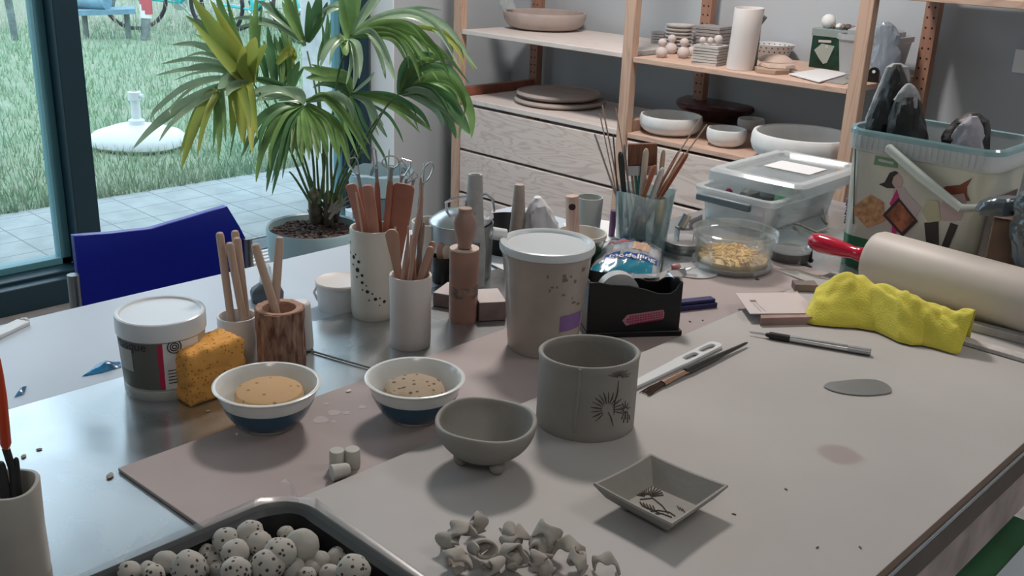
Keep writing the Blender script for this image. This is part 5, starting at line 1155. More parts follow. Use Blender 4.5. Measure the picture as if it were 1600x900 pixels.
# ---------------------------------------------------------------- bucket
yb = 1.675; xl = PY(1297, 395, yb).x; xr = PY(1541, 320, yb).x; ztop = PY(1305, 195, yb).z; dpt = .185
oo = Vector(((xl+xr)/2, yb+dpt/2, TZ)); t = thing('bucket', 'translucent food bucket with printed children and green base, full of dark bags', 'bucket', oo)
W2, D2, H2 = (xr-xl)/2, dpt/2, ztop-TZ
m_buck = see_through('bucket_plastic', (.97, 1, .95), .12, .15, (.84, .84, .74), .86)
m_brim = see_through('bucket_rim', (.85, .98, 1), .2, .12, (.42, .68, .72), .5)
loft(G(), [rrect(W2*.93, D2*.90, .03, 0), rrect(W2, D2, .035, H2*.87), rrect(W2*.985, D2*.985, .033, H2*.87), rrect(W2*.92, D2*.89, .028, .003)], (True, True)).build('bucket_wall', m_buck, t, smooth=30)
loft(G(), [rrect(W2, D2, .035, H2*.85), rrect(W2*1.05, D2*1.06, .04, H2*.86), rrect(W2*1.06, D2*1.07, .04, H2*.97), rrect(W2*1.055, D2*1.065, .04, H2), rrect(W2*1.0, D2*1.0, .037, H2), rrect(W2*.985, D2*.985, .035, H2*.87)], (False, False)).build('skirt', m_milky, t, smooth=30)
loft(G(), [rrect(W2*1.065, D2*1.075, .041, H2*.965), rrect(W2*1.07, D2*1.08, .041, H2*.995), rrect(W2*1.05, D2*1.06, .04, H2*1.01), rrect(W2*1.0, D2*1.0, .037, H2*1.005), rrect(W2*1.0, D2*1.0, .037, H2*.97)], (False, False)).build('rim', m_brim, t, smooth=30)
g = G()
for i in range(22):
    x = -W2*.86+i*W2*1.72/21; g.box((x-.0012, -D2*1.07-.001, H2*.875), (x+.0012, -D2*1.0, H2*.965))
g.build('skirt_ribs', m_milky, t)
def slant(z): return -(D2*(.90+.10*min(1, z/(H2*.87))))
def bdec(name, pts, m_, off=.0012, th=.0005):
    vs = []
    for px, py in pts:
        q = PY(px, py, yb+.005)-oo; y = slant(q.z); q = PY(px, py, oo.y+y-off)-oo; vs.append(q)
    n = len(vs); vs2 = [v+Vector((0, th, 0)) for v in vs]
    return G().add(vs+vs2, [tuple(range(n)), tuple(range(2*n-1, n-1, -1))]+[(i, n+i, n+(i+1) % n, (i+1) % n) for i in range(n)]).build(name, m_, t, smooth=0)
loft(G(), [rrect(W2*.936, D2*.907, .03, .001), rrect(W2*.955, D2*.93, .031, H2*.235), rrect(W2*.95, D2*.925, .031, H2*.235), rrect(W2*.93, D2*.90, .03, .001)], (False, False)).build('green_base', mat('bottle_green', (.012, .12, .05), .35), t, smooth=30)
def ell(cx, cy, rx, ry, n=18, rot=0): return [(cx+rx*math.cos(a)*math.cos(rot)-ry*math.sin(a)*math.sin(rot), cy+rx*math.cos(a)*math.sin(rot)+ry*math.sin(a)*math.cos(rot)) for a in [2*pi*k/n for k in range(n)]]
m_pk = mat('print_skin', (.52, .38, .36), .5); m_dk = mat('print_dark', (.03, .022, .02), .5); m_mg = mat('print_magenta', (.50, .03, .16), .5); m_br = mat('print_brown', (.22, .06, .035), .5); m_yl = mat('print_yellow', (.50, .47, .30), .5); m_food = mat('print_food', (.30, .10, .05), .5, var=.5, vs=70); m_food2 = mat('print_noodles', (.46, .26, .13), .5, var=.4, vs=90)
bdec('green_label', [(1368, 243), (1403, 250), (1402, 263), (1365, 257)], mat('print_green', (.16, .28, .17), .5))
bdec('green_label_lettering', [(1373, 248), (1397, 253), (1396, 257), (1372, 252)], mat('print_pale', (.45, .50, .42), .5), .002)
bdec('girl_face', ell(1401, 283, 9, 11), m_pk); bdec('girl_hair', [(1390, 270), (1398, 267), (1404, 270), (1396, 276), (1393, 286), (1398, 294), (1386, 294), (1373, 288), (1382, 285)], m_dk, .0018)
bdec('girl_neck', [(1396, 294), (1412, 292), (1420, 305), (1440, 325), (1425, 345), (1405, 335), (1395, 315)], mat('print_pale_pink', (.50, .42, .42), .5), .0009)
bdec('magenta_top', [(1401, 296), (1406, 312), (1412, 325), (1398, 372), (1392, 372), (1396, 330), (1390, 318)], m_mg, .0014)
bdec('food_photo', [(1360, 304), (1380, 316), (1382, 345), (1355, 356), (1336, 336), (1334, 322)], m_food2)
bdec('framed_photo', [(1404, 309), (1434, 346), (1410, 370), (1379, 336)], m_dk, .0018); bdec('framed_photo_food', [(1405, 315), (1429, 344), (1409, 363), (1385, 336)], m_food, .0026)
bdec('boy_hair', [(1444, 274), (1452, 277), (1462, 292), (1455, 290)], m_dk); bdec('boy_shirt', [(1448, 312), (1466, 314), (1470, 345), (1450, 348), (1440, 330)], m_yl)
bdec('woman_body', [(1484, 300), (1508, 302), (1512, 312), (1506, 330), (1500, 345), (1472, 345), (1468, 320)], m_pk); bdec('woman_hair', [(1468, 297), (1478, 291), (1500, 289), (1512, 282), (1519, 278), (1511, 292), (1511, 304), (1516, 314), (1510, 314), (1506, 302), (1484, 305)], m_br, .0018)
bdec('dark_stripes', [(1444, 348), (1466, 346), (1467, 390), (1448, 390)], m_dk); bdec('dark_stripe', [(1485, 348), (1497, 352), (1480, 392), (1468, 392)], m_dk)
bdec('panel_line', [(1336, 225), (1337.5, 225), (1334, 350), (1332.5, 350)], m_dk, .0008)
g = G()
for i in range(9):
    cyy = 305+i*4.6; a_ = PY(1303-i*.3, cyy, oo.y-D2+.016)-oo; g.ball((0, 0, 0), .0001, 6)
    g.tube([Vector((-W2*(.90+.10*a_.z/H2)-.0012+.0, -D2+.030+.006*math.sin(i*2.1), a_.z)), Vector((-W2*(.9+.1*a_.z/H2)-.0012, -D2+.022, a_.z-.004)), Vector((-W2*(.9+.1*a_.z/H2)-.0012, -D2+.034, a_.z-.006))], .0012, 5)
g.build('side_lettering', mat('ink_blue', (.03, .05, .14), .5), t, smooth=0)
# side image (right wall)
xs = W2*1.0
g = G()
for (y0, y1, z0, z1, yy) in ((-D2*.80, D2*.5, H2*.14, H2*.68, 0),):
    f = lambda z: W2*(.93+.07*min(1, z/(H2*.8)))+.0015
    g.add([(f(z0), y0, z0), (f(z0), y1, z0), (f(z1), y1, z1), (f(z1), y0, z1)], [(0, 1, 2, 3)])
g.build('side_photo', mat('brown_print', (.16, .11, .08), .5, var=.5, vs=12), t, smooth=0)
# handle (white bar across the front, hanging down to the right)
h0 = PY(1388, 231, yb-.010)-oo; h1 = PY(1500, 325, yb-.014)-oo; h2 = PY(1560, 322, yb+.02)-oo
t2 = G().tube([h0+Vector((0, .004, 0)), h0, h0.lerp(h1, .5)+Vector((0, -.004, 0)), h1, h1.lerp(h2, .6)+Vector((.01, .02, -.002))], [.006, .0085, .0085, .0075, .005], 12, updir=(1, 0, 1)).build('handle', mat('translucent_white_handle', (.60, .66, .62), .4), t)
# bags in the bucket
m_dbag = mat('black_paper_bag', (.012, .013, .014), .5, var=.6, vs=14, bump=.6, bs=40); m_gbag = mat('grey_bag_side', (.30, .31, .32), .6, var=.3, vs=20, bump=.5, bs=40)
def sack(name, label, base, sil, dep, m_, seed, cat='bag', z0=None):
    """silhouette in pixels on the plane through base, given real depth by lofted sections"""
    g = G(); n = 36; rings = []; S2 = []
    for (A1, B1) in zip(sil, sil[1:]):
        S2 += [tuple(A1[k]+(B1[k]-A1[k])*q/4 for k in range(3)) for q in range(4)]
    S2.append(sil[-1])
    for (yl, xl_, xr_) in S2:
        a = PV(base, xl_, yl); b = PV(base, xr_, yl); m1 = (a+b)/2; w = (b-a)/2; aw = away(base); r = []
        for k in range(n):
            q = 2*pi*k/n; v = m1+w*math.cos(q)+aw*math.sin(q)*dep*min(1, w.length/.03+.15)
            s_ = Vector((seed*3.1, seed*1.7, 0))
            v = v+(v-m1)*(.20*noise.noise(Vector((v.x*34, v.y*34, v.z*12))+s_)-.42*abs(noise.noise(Vector((v.x*60, v.y*60, v.z*20))+s_))-.10*abs(noise.noise(v*90+s_))+.10); r.append(v-Vector(base))
        rings.append(r)
    loft(g, rings); return tag(g.build(name, m_, loc=base, smooth=28), label, cat)
sack('paper_cone', 'crumpled white paper cone behind the clay tub lid', _cp+Vector((0, 0, .001)), [(412, 806, 890), (370, 811, 880), (350, 815, 872), (330, 822, 862), (315, 829, 852), (308, 834, 846)], .030, mat('soft_paper', (.62, .63, .66), .85), 6, cat='paper')
sb = Vector((xl+.105, yb+.09, TZ+.006))
sack('black_bag', 'tall dark crumpled paper bag sticking out of the bucket, left one', sb, [(370, 1350, 1420), (300, 1345, 1420), (235, 1346, 1420), (205, 1350, 1418), (175, 1362, 1418), (150, 1371, 1418), (130, 1380, 1418), (112, 1388, 1414), (101, 1396, 1408)], .03, m_dbag, 1)
sack('black_bag', 'rounded dark bag with a pale folded top, right of the tall one in the bucket', Vector((xl+.125, yb+.065, TZ+.006)), [(370, 1385, 1445), (300, 1384, 1447), (235, 1384, 1449), (205, 1386, 1448), (180, 1390, 1444), (160, 1396, 1440), (150, 1402, 1436)], .03, m_dbag, 3)
sack('grey_bag', 'pale crumpled fold on top of the rounded dark bag in the bucket', Vector((xl+.127, yb+.060, TZ+.19)), [(168, 1398, 1436), (155, 1396, 1438), (145, 1402, 1436), (136, 1410, 1430), (131, 1416, 1424)], .018, m_gbag, 27)
sb2 = Vector((sb.x-.005, sb.y+.012, TZ+.006))
sack('grey_bag', 'pale grey bag edge behind the tall dark bag in the bucket', Vector((xl+.075, yb+.12, TZ+.006)), [(360, 1348, 1400), (205, 1346, 1404), (160, 1360, 1412), (125, 1376, 1420), (104, 1386, 1418), (99, 1394, 1408)], .02, m_gbag, 5)
sack('black_bag', 'low dark crumpled bag at the right inside the bucket', Vector((xr-.06, yb+.095, TZ+.006)), [(370, 1475, 1545), (260, 1470, 1548), (215, 1471, 1547), (200, 1480, 1546), (188, 1492, 1545), (180, 1505, 1535), (176, 1514, 1530)], .035, m_dbag, 9)
sack('grey_cloth_bag', 'grey cloth bundle in front of the low dark bag in the bucket', Vector((xr-.072, yb+.062, TZ+.006)), [(370, 1480, 1535), (240, 1484, 1538), (212, 1488, 1536), (195, 1498, 1534), (182, 1514, 1528)], .022, mat('lavender_grey_bag', (.34, .33, .37), .6, bump=.5, bs=60), 12)
# things right of the bucket
p = P(1600, 440, TZ); bb = PV(P(1560, 430, TZ), 1545, 400)
c = Vector((xr+.075, yb-.02, TZ))
t = thing('cardboard_box', 'brown cardboard box right of the bucket behind the rolling pin', 'box', c, .25)
G().box((-.05, -.02, 0), (.045, .06, PV(c, 1540, 335).z-TZ)).build('box_body', mat('brown_card', (.17, .105, .07), .75, var=.2, vs=10), t, bevel=.002)
G().box((.012, -.0212, .035), (.046, -.0202, PV(c, 1540, 335).z-TZ-.004)).build('pink_flap', mat('pinkish_card', (.48, .36, .35), .7), t)
sack('plastic_sack', 'dark grey shiny plastic sack at the right picture edge beside the bucket', Vector((c.x+.085, c.y-.03, TZ+.003)), [(430, 1588, 1660), (390, 1584, 1665), (352, 1578, 1660), (335, 1588, 1660), (318, 1584, 1640), (300, 1594, 1640)], .035, mat('slate_shiny_plastic', (.07, .09, .11), .22, coat=.5, bump=.4, bs=40), 15)
sack('plastic_sack', 'crinkled dark plastic film lying over the cardboard box top', Vector((c.x+.02, c.y-.02, PV(c, 1540, 335).z+.002)), [(334, 1532, 1592), (326, 1528, 1596), (314, 1535, 1598), (308, 1548, 1590)], .02, mat('slate_shiny_plastic', (.07, .09, .11), .22), 18)
# ---------------------------------------------------------------- rolling pin
RB = .0475; PZR = PZ+.0
A_ = P(1362, 403, BZ+RB); B_ = P(1640, 483, BZ+RB); ax = (B_-A_).normalized(); ax.z = 0; ax.normalize()
rzp = math.atan2(ax.y, ax.x)
t = thing('rolling_pin', 'large pale wooden rolling pin with a glossy red handle, right edge', 'rolling pin', (A_.x, A_.y, BZ+.0004), rzp)
Mx = Matrix.Translation((0, 0, RB)) @ Matrix.Rotation(pi/2, 4, 'Y')
G().lathe([(0, -.0), (RB*.72, .0), (RB*.92, .003), (RB, .012), (RB, .42), (RB*.9, .43), (0, .43)], 64, 0, Mx).build('barrel', mat('pale_roller_wood', (.52, .46, .41), .5, var=.05, vs=10), t)
def hprof(L): return [(0, -L), (.010, -L+.0008), (.0140, -L+.006), (.0165, -L+.02), (.0155, -L+.045), (.0125, -L+.07), (.0105, -L+.085), (.012, -L+.093), (.0128, -L+.1), (.0115, -L+.104), (0, -L+.104)]
G().lathe(hprof(.118), 36, 0, Mx).build('handle', mat('cherry_red_lacquer', (.50, .006, .035), .15, coat=.6), t)
G().lathe([(.0, -.016), (.008, -.016), (.008, 0), (0, 0)], 24, 0, Mx).build('axle', m_metal, t)
G().lathe([(r_, .43-z_) for r_, z_ in hprof(.118)], 36, 0, Mx).build('handle', MATS['cherry_red_lacquer'], t)
# ---------------------------------------------------------------- slats under the cloth
a = P(1440, 520, PZ); 
def plank(p0, p1, w, th, z, m_, name, label, cat='slat'):
    v = p1-p0; o = G().box((0, -w/2, 0), (v.length, w/2, th)).build(name, m_, loc=(p0.x, p0.y, z), rz=math.atan2(v.y, v.x), bevel=.0008); return tag(o, label, cat)
plank(P(1400, 505, BZ), P(1660, 580, BZ), .022, .006, BZ+.0003, mat('worn_white_slat', (.50, .48, .46), .5, var=.12, vs=60), 'paint_scale', 'worn white metal slat sticking out of the yellow cloth at the right', 'slat')
plank(P(1420, 490, BZ), P(1660, 551, BZ), .016, .012, BZ+.0003, mat('grey_slat', (.40, .38, .37), .5, var=.1, vs=40), 'grey_batten', 'thicker grey batten behind the white one beside the rolling pin', 'slat')
# ---------------------------------------------------------------- yellow cloth
m_yel = mat('yellow_cloth', (.66, .58, .07), .9, var=.05, vs=40, bump=.35, bs=400, sheen=.2)
ST = [((1254, 504), (1270, 466)), ((1272, 509), (1276, 450)), ((1300, 512), (1300, 437)), ((1338, 514), (1330, 430)), ((1368, 519), (1352, 434)), ((1386, 527), (1374, 442)), ((1404, 536), (1396, 452)), ((1424, 541), (1420, 461)), ((1440, 541), (1445, 469)), ((1462, 546), (1472, 477)), ((1486, 553), (1500, 484)), ((1499, 555), (1524, 490))]
def clothf(u, v):
    k = u*(len(ST)-1); i = min(int(k), len(ST)-2); q = k-i; q = q*q*(3-2*q)*.5+q*.5
    f_ = Vector(ST[i][0]).lerp(Vector(ST[i+1][0]), q); tp_ = Vector(ST[i][1]).lerp(Vector(ST[i+1][1]), q)
    F_ = P(f_.x, f_.y, BZ+.001); aw = away(F_); wd = .052+.012*math.sin(u*5)
    R_ = PV(F_+aw*wd, tp_.x, tp_.y); hz = R_.z-BZ
    if v < .62:
        s_ = v/.62; x_ = s_; p = F_.lerp(Vector((R_.x, R_.y, BZ)), x_); z = BZ+.0025+(hz-.0025)*(math.sin(s_*pi/2)**.85)
    else:
        s_ = (v-.62)/.38; p = Vector((R_.x, R_.y, 0))+aw*(.035*s_); z = BZ+.002+(hz-.002)*math.cos(s_*pi/2)
    e = math.sin(min(1, v*1.15)*pi)**.7 if 0 < v < .87 else 0
    wr = (.008*noise.noise(Vector((u*9+v*4, v*3-u*3, 3)))+.0035*noise.noise(Vector((u*22, v*7, 8)))+.0035*math.sin(u*16+v*7+2*noise.noise(Vector((u*5, v*5, 0)))))*max(0, e)
    return Vector((p.x, p.y, max(BZ+.0015, z+wr)))-aw*.0
cc_ = P(1390, 500, BZ)
g = G(); g.grid(90, 40, lambda u, v: clothf(u, v)-cc_)
tag(g.build('yellow_cloth', m_yel, loc=cc_, solid=.0016, smooth=80), 'bright yellow cleaning cloth draped over the slats in front of the rolling pin', 'cloth')
# ---------------------------------------------------------------- cards
def slab4(pts, z0, z1, name, m_, label, cat, zt=None):
    vs = [P(x, y, zt or z1).xy for x, y in pts]; return tag(G().prism(vs[::-1], z0, z1).build(name, m_), label, cat)
m_cb = mat('pink_card_block', (.33, .21, .18), .7, var=.2, vs=20); m_ct = mat('cream_pink_card', (.56, .49, .47), .65)
zc1 = BZ+.012
slab4(((1188, 505), (1186, 470), (1245, 462), (1268, 503)), BZ+.0004, zc1, 'card_block', m_cb, 'small pinkish block under the printed card beside the yellow cloth', 'block', zt=BZ+.004)
o = slab4(((1149, 458), (1246, 457), (1283, 489), (1172, 490)), zc1+.0004, zc1+.0016, 'printed_card', m_ct, 'cream pink card with a small grey square mark, lying on the pinkish block', 'card')
g = G()
def on(px, py): return P(px, py, zc1+.0017)
g.add([on(1171, 468.5), on(1180, 468.5), on(1183, 472), on(1173, 472)], [(0, 1, 2, 3)])
for (x0, y0, x1, y1) in ((1176, 474, 1189, 487), (1181, 473.5, 1196, 487)):
    for k in range(9):
        q = k/9; g.add([on(x0+(x1-x0)*q, y0+(y1-y0)*q), on(x0+(x1-x0)*q+1.5, y0+(y1-y0)*q), on(x0+(x1-x0)*(q+.07)+1.5, y0+(y1-y0)*(q+.07)), on(x0+(x1-x0)*(q+.07), y0+(y1-y0)*(q+.07))], [(0, 1, 2, 3)])
g.build('print_marks', mat('grey_ink', (.17, .15, .15), .7), o, smooth=0); o.children[0]
a = P(1208, 424, .775); v1, v2, v3, v4 = P(1208, 422, .772), P(1245, 423, .774), P(1300, 441, .757), P(1278, 449, .7545)
g = G(); th_ = Vector((0, 0, .003)); vs = [v1, v2, v3, v4]; g.add(vs+[v+th_ for v in vs], [(3, 2, 1, 0), (4, 5, 6, 7), (0, 1, 5, 4), (1, 2, 6, 5), (2, 3, 7, 6), (3, 0, 4, 7)])
tag(g.build('white_card', mat('off_white_card', (.55, .54, .54), .6)), 'white stiff card propped up aslant between the pasta tub and yellow cloth', 'card')
tag(G().box((-.025, -.014, 0), (.012, .010, .012)).build('card_block', m_blk, loc=(*P(1262, 452, BZ).xy, BZ+.0004), rz=VR, bevel=.001), 'dark grey block in the shadow under the propped white card', 'block')
# ---------------------------------------------------------------- craft knife
a, b = P(1196, 528, BZ), P(1360, 556, BZ); v = b-a; L_ = v.length
t = thing('craft_knife', 'silver craft knife with black grip and thin blade lying on the board', 'knife', (a.x, a.y, BZ), math.atan2(v.y, v.x))
My = Matrix.Translation((0, 0, .0052)) @ Matrix.Rotation(pi/2, 4, 'Y')
G().lathe([(0, -.001), (.0025, 0), (.0036, .004), (.0052, .006), (.0052, L_*.23), (.0046, L_*.235), (0, L_*.235)], 24, 0, My).build('grip', m_blackm, t)
G().lathe([(0, L_*.23), (.0046, L_*.23), (.0050, L_*.4), (.0050, L_*.79), (0, L_*.79)], 24, 0, My).build('barrel', m_metal, t)
G().lathe([(0, L_*.785), (.0053, L_*.785), (.0052, L_*.995), (.004, L_), (0, L_)], 12, 0, My).build('end_cap', mat('grey_metal_cap', (.40, .40, .41), .4, .9), t)
G().add([(0, .0004, .0035), (0, .0004, .0075), (-.024, .0004, .0060), (-.022, .0004, .0035), (0, -.0004, .0035), (0, -.0004, .0075), (-.024, -.0004, .0060), (-.022, -.0004, .0035)], [(0, 1, 2, 3), (7, 6, 5, 4), (0, 4, 5, 1), (1, 5, 6, 2), (2, 6, 7, 3), (3, 7, 4, 0)]).build('blade', m_metal, t, smooth=0)
# steel kidney
pts = [(1288, 602), (1296, 597), (1312, 595), (1332, 593), (1352, 592), (1372, 594), (1386, 600), (1393, 608), (1390, 613), (1372, 616), (1350, 617), (1325, 615), (1305, 611), (1292, 606)]
pc = P(1340, 606, BZ); ps = [P(x, y, BZ+.002)-pc for x, y in pts]
g = G(); n = len(ps); sm = []
for i in range(n):
    for k in range(3):
        q = k/3; p0_, p1_, p2_, p3_ = ps[i-1], ps[i], ps[(i+1) % n], ps[(i+2) % n]
        sm.append(.5*((2*p1_)+(-p0_+p2_)*q+(2*p0_-5*p1_+4*p2_-p3_)*q*q+(-p0_+3*p1_-3*p2_+p3_)*q**3))
mz = lambda v: Vector((v.x, v.y, .0015+.004*(v.length/.05)**2))
tag(G().prism([v.xy for v in sm][::-1], .0008, .0020).build('steel_kidney', mat('kidney_steel', (.36, .37, .38), .35, .9), loc=pc), 'thin grey steel kidney scraper lying on the board below the craft knife', 'scraper')
# white plastic knife and brush
a, b = P(985, 608, BZ), P(1122, 540, BZ); v = b-a; L_ = v.length
def poly_hole(g, outer, holes, z0, z1):
    bm = bmesh.new(); es = []
    for lp in [outer]+holes:
        vs = [bm.verts.new((x, y, z0)) for x, y in lp]
        for i in range(len(vs)): es.append(bm.edges.new((vs[i], vs[(i+1) % len(vs)])))
    r = bmesh.ops.triangle_fill(bm, edges=es, use_beauty=True); fcs = [f for f in r['geom'] if isinstance(f, bmesh.types.BMFace)]
    ext = bmesh.ops.extrude_face_region(bm, geom=fcs); vv = [e for e in ext['geom'] if isinstance(e, bmesh.types.BMVert)]
    bmesh.ops.translate(bm, verts=vv, vec=(0, 0, z1-z0)); bm.verts.ensure_lookup_table(); bm.faces.ensure_lookup_table(); bm.verts.index_update()
    g.add([v.co.copy() for v in bm.verts], [tuple(v.index for v in f.verts) for f in bm.faces]); bm.free(); return g
def oval(cx, cy, a_, b_, n=20, p=3): return [(cx+a_*math.copysign(abs(math.cos(q))**(2/p), math.cos(q)), cy+b_*math.copysign(abs(math.sin(q))**(2/p), math.sin(q))) for q in [2*pi*k/n for k in range(n)]]
HW = .0105; out = [(0, -.007), (L_*.5, -.0095), (L_*.55, -HW), (L_*.96, -HW), (L_*.99, -HW*.7), (L_, 0), (L_*.99, HW*.7), (L_*.96, HW), (L_*.55, HW), (L_*.5, .0095), (0, .006), (-.012, .002), (-.014, -.004)]
g = poly_hole(G(), out, [oval(L_*.66, 0, L_*.075, .0052), oval(L_*.86, 0, L_*.085, .0052)], 0, .005)
tag(g.build('plastic_knife', m_wp, loc=(a.x, a.y, BZ+.0004), rz=math.atan2(v.y, v.x), bevel=.001), 'white plastic modelling knife with two oval holes in its handle', 'knife')
a, b = P(1008, 616, BZ), P(1167, 541, BZ); v = b-a; L_ = v.length
t = thing('flat_paint_brush', 'black-handled paint brush with copper ferrule lying on the board', 'brush', (a.x, a.y, BZ), math.atan2(v.y, v.x))
Mb = Matrix.Translation((0, 0, .0055)) @ Matrix.Rotation(pi/2, 4, 'Y')
G().lathe([(0, L_*.36), (.0045, L_*.36), (.0052, L_*.42), (.0045, L_*.6), (.0028, L_*.85), (.0022, L_*.97), (.001, L_), (0, L_)], 20, 0, Mb).build('handle', m_bh, t)
G().tube([(L_*.15, 0, .004), (L_*.25, 0, .005), (L_*.37, 0, .0055)], [.0055, .0048, .0048], 16, flat=.6).build('ferrule', mat('copper_ferrule', (.66, .42, .30), .25, 1.), t)
g = G(); random.seed(2)
for i in range(60):
    y = random.uniform(-.0045, .0045); z = random.uniform(.001, .006); g.tube([(L_*.16, y*.8, z*.6+.002), (L_*.06, y*1.2, z*.6+.001), (random.uniform(-.004, .006), y*1.7+random.uniform(-.001, .001), max(.0005, z*.3))], [.0005, .0005, .0002], 4)
g.build('bristles', mat('dark_tipped_hair', (.07, .035, .025), .8), t)
# ================================================================ blue chair
ch = [PX(x, y, -1.62) for x, y in ((118, 370), (180, 367), (243, 361), (300, 344), (360, 324), (378, 355), (396, 392), (400, 420), (400, 520), (118, 520))]
t = thing('blue_chair', 'chair with a bright cobalt blue wavy-topped backrest behind the table, by the window', 'chair', (-1.62, .82, FZ))
oo = Vector((-1.62, .82, FZ)); m_cb_ = mat('cobalt_blue', (.006, .018, .36), .35)
def bend(y): return -.018*(1-((y-.82)/.2)**2)
def seg(pts, off=0.):
    return [Vector((p.x+off+bend(p.y), p.y, p.z))-oo for p in pts]
g = G()
topl = [ch[0].lerp(ch[1], .0), ch[0].lerp(ch[1], .5), ch[1], ch[1].lerp(ch[2], .5), ch[2], ch[2].lerp(ch[3], .5), ch[3], ch[3].lerp(ch[4], .5), ch[4], ch[5], ch[6], ch[7]]
bot = [Vector((p.x, p.y, .58)) for p in topl]
n = len(topl); f0 = seg(topl); f1 = seg(bot); b0 = seg(topl, -.014); b1 = seg(bot, -.014)
vs = f0+f1+b0+b1; fs = []
for i in range(n-1):
    fs += [(i, i+1, n+i+1, n+i), (2*n+i+1, 2*n+i, 3*n+i, 3*n+i+1), (i+1, i, 2*n+i, 2*n+i+1), (n+i, n+i+1, 3*n+i+1, 3*n+i)]
fs += [(0, n, 3*n, 2*n), (n-1, 2*n-1, 4*n-1, 3*n-1)][:2]
g.add(vs, fs).build('backrest', m_cb_, t, smooth=30, bevel=.0015)
g = G().box((0, -.20, .46), (.34, .20, .485)); g.build('seat', m_cb_, t, bevel=.006)
m_cl = mat('chair_steel', (.45, .46, .47), .3, 1.)
for y in (-.17, .16):
    G().tube([(-.005, y, .74), (-.01, y, .5), (-.05, y, 0)], .010, 10).build('leg', m_cl, t); G().tube([(.30, y, .46), (.33, y, 0)], .010, 10).build('leg', m_cl, t)
# floor convector grille by the window
gp = P(440, 386, .0); 
t = thing('convector_grille', 'white slotted convector strip on the floor by the window left of the pot', 'grille', (-3.38, 2.30, FZ))
G().box((-.09, -.70, 0), (.07, .38, .010)).build('casing', mat('casing_grey', (.30, .33, .34), .5), t)
for k in range(4): G().box((-.082+k*.037, -.69, .011), (-.062+k*.037, .37, .022)).build('slat', m_wp, t)
# blue grey folded bag and box at the window corner, behind the loop tools
p = PX(585, 300, -2.9); 
t = thing('window_bin', 'blue grey bin with a plastic liner in the window corner behind the loop tools', 'bin', (-3.05, 2.44, FZ), .2)
zt_ = PV(Vector((-3.05, 2.44, 0)), 590, 268).z-FZ
G().lathe(cup_prof(.10, .12, zt_, .004), 24).build('bin_body', mat('bin_blue', (.08, .14, .17), .6), t)
G().lathe([(.121, zt_-.07), (.124, zt_), (.116, zt_+.008), (.112, zt_-.05)], 24, fn=lambda v, a: v*(1+.04*noise.noise(v*30))).build('liner', mat('liner_blue', (.30, .45, .50), .4), t)
# ================================================================ palm in its pot
PC = PX(490, 352, -2.30); zr_ = PC.z; rr = 73/F_PX*depth(PC)
c = Vector((PC.x, PC.y, FZ)); H_ = zr_-FZ
t = thing('potted_palm', 'potted fan palm with long drooping leaves in a pale blue round pot by the window', 'potted plant', c, 0)
m_pot = mat('pale_blue_pot', (.42, .60, .66), .35)
ph = .25
G().lathe([(0, H_-ph), (rr*.72, H_-ph), (rr*.80, H_-ph*.9), (rr*.97, H_-.08), (rr, H_-.006), (rr*.985, H_), (rr*.95, H_-.004), (rr*.94, H_-.022), (rr*.90, H_-.05), (0, H_-.05)], 64).build('pot', m_pot, t)
G().lathe([(0, 0), (rr*.8, 0), (rr*.8, .02), (rr*.35, .04), (rr*.3, H_-ph-.02), (rr*.75, H_-ph), (0, H_-ph)], 40).build('pot_stand', m_white, t)
random.seed(14); g = G()
g.lathe([(0, H_-.045), (rr*.93, H_-.045), (rr*.93, H_-.028), (0, H_-.026)], 40, 0)
for i in range(950):
    a = random.random()*6.28; q = random.random()**.5*rr*.91; s = random.uniform(.0045, .0085)
    g.ball((q*math.cos(a), q*math.sin(a), H_-.024+random.uniform(-.003, .004)), s, 6, 0 if random.random() < .7 else 1, sc=(random.uniform(.8, 1.4), random.uniform(.7, 1.1), random.uniform(.6, .95)))
o = g.build('clay_granules', [mat('dark_granule', (.055, .035, .03), .8), mat('brown_granule', (.14, .085, .065), .85)], t); stuff(o)
m_tr = mat('palm_trunk', (.32, .27, .21), .85, col2=(.10, .09, .05), vs=40, stretch=(1, 1, .3), bump=.8, bs=60)
m_gst = mat('palm_stem', (.10, .17, .07), .6, var=.3, vs=40)
gz = H_-.028
def W2L(v): return v-c
base = Vector((0, 0, gz))
def rv(px, py, d=0.): return W2L(PV(c, px, py, back=d))
def ground(px, py): return W2L(P(px, py, FZ+gz))
for (bx, by, tx, ty, r) in ((495, 350, 490, 303, .020), (513, 352, 512, 308, .014), (522, 346, 528, 312, .012)):
    b_ = ground(bx, by); tt = rv(tx, ty, 0); tt = Vector((tt.x, tt.y, tt.z))
    g = G().tube([b_, b_.lerp(tt, .3), b_.lerp(tt, .6), tt, tt+Vector((0, 0, .02))], [r*1.15, r, r*.95, r*.8, r*.3], 14)
    for k in range(7):
        a = k*.9+bx; d = Vector((math.cos(a), math.sin(a), 0)); z0 = b_.lerp(tt, .2+.1*k); g.ribbon([z0+d*r*.7, z0+d*(r+.006)+Vector((0, 0, .02)), z0+d*(r+.016)+Vector((0, 0, .035))], [.006, .005, .001], d.cross(Vector((0, 0, 1))), fold=.2)
    g.build('trunk', m_tr, t)
m_lf = [mat('palm_green', (.21, .36, .12), .42, var=.25, vs=14), mat('palm_dark_green', (.11, .24, .10), .38, var=.2, vs=14), mat('palm_yellow', (.44, .47, .10), .45, col2=(.33, .43, .10), vs=10), mat('palm_pale', (.34, .48, .32), .25, var=.15, vs=20), mat('palm_tip_brown', (.10, .07, .04), .8)]
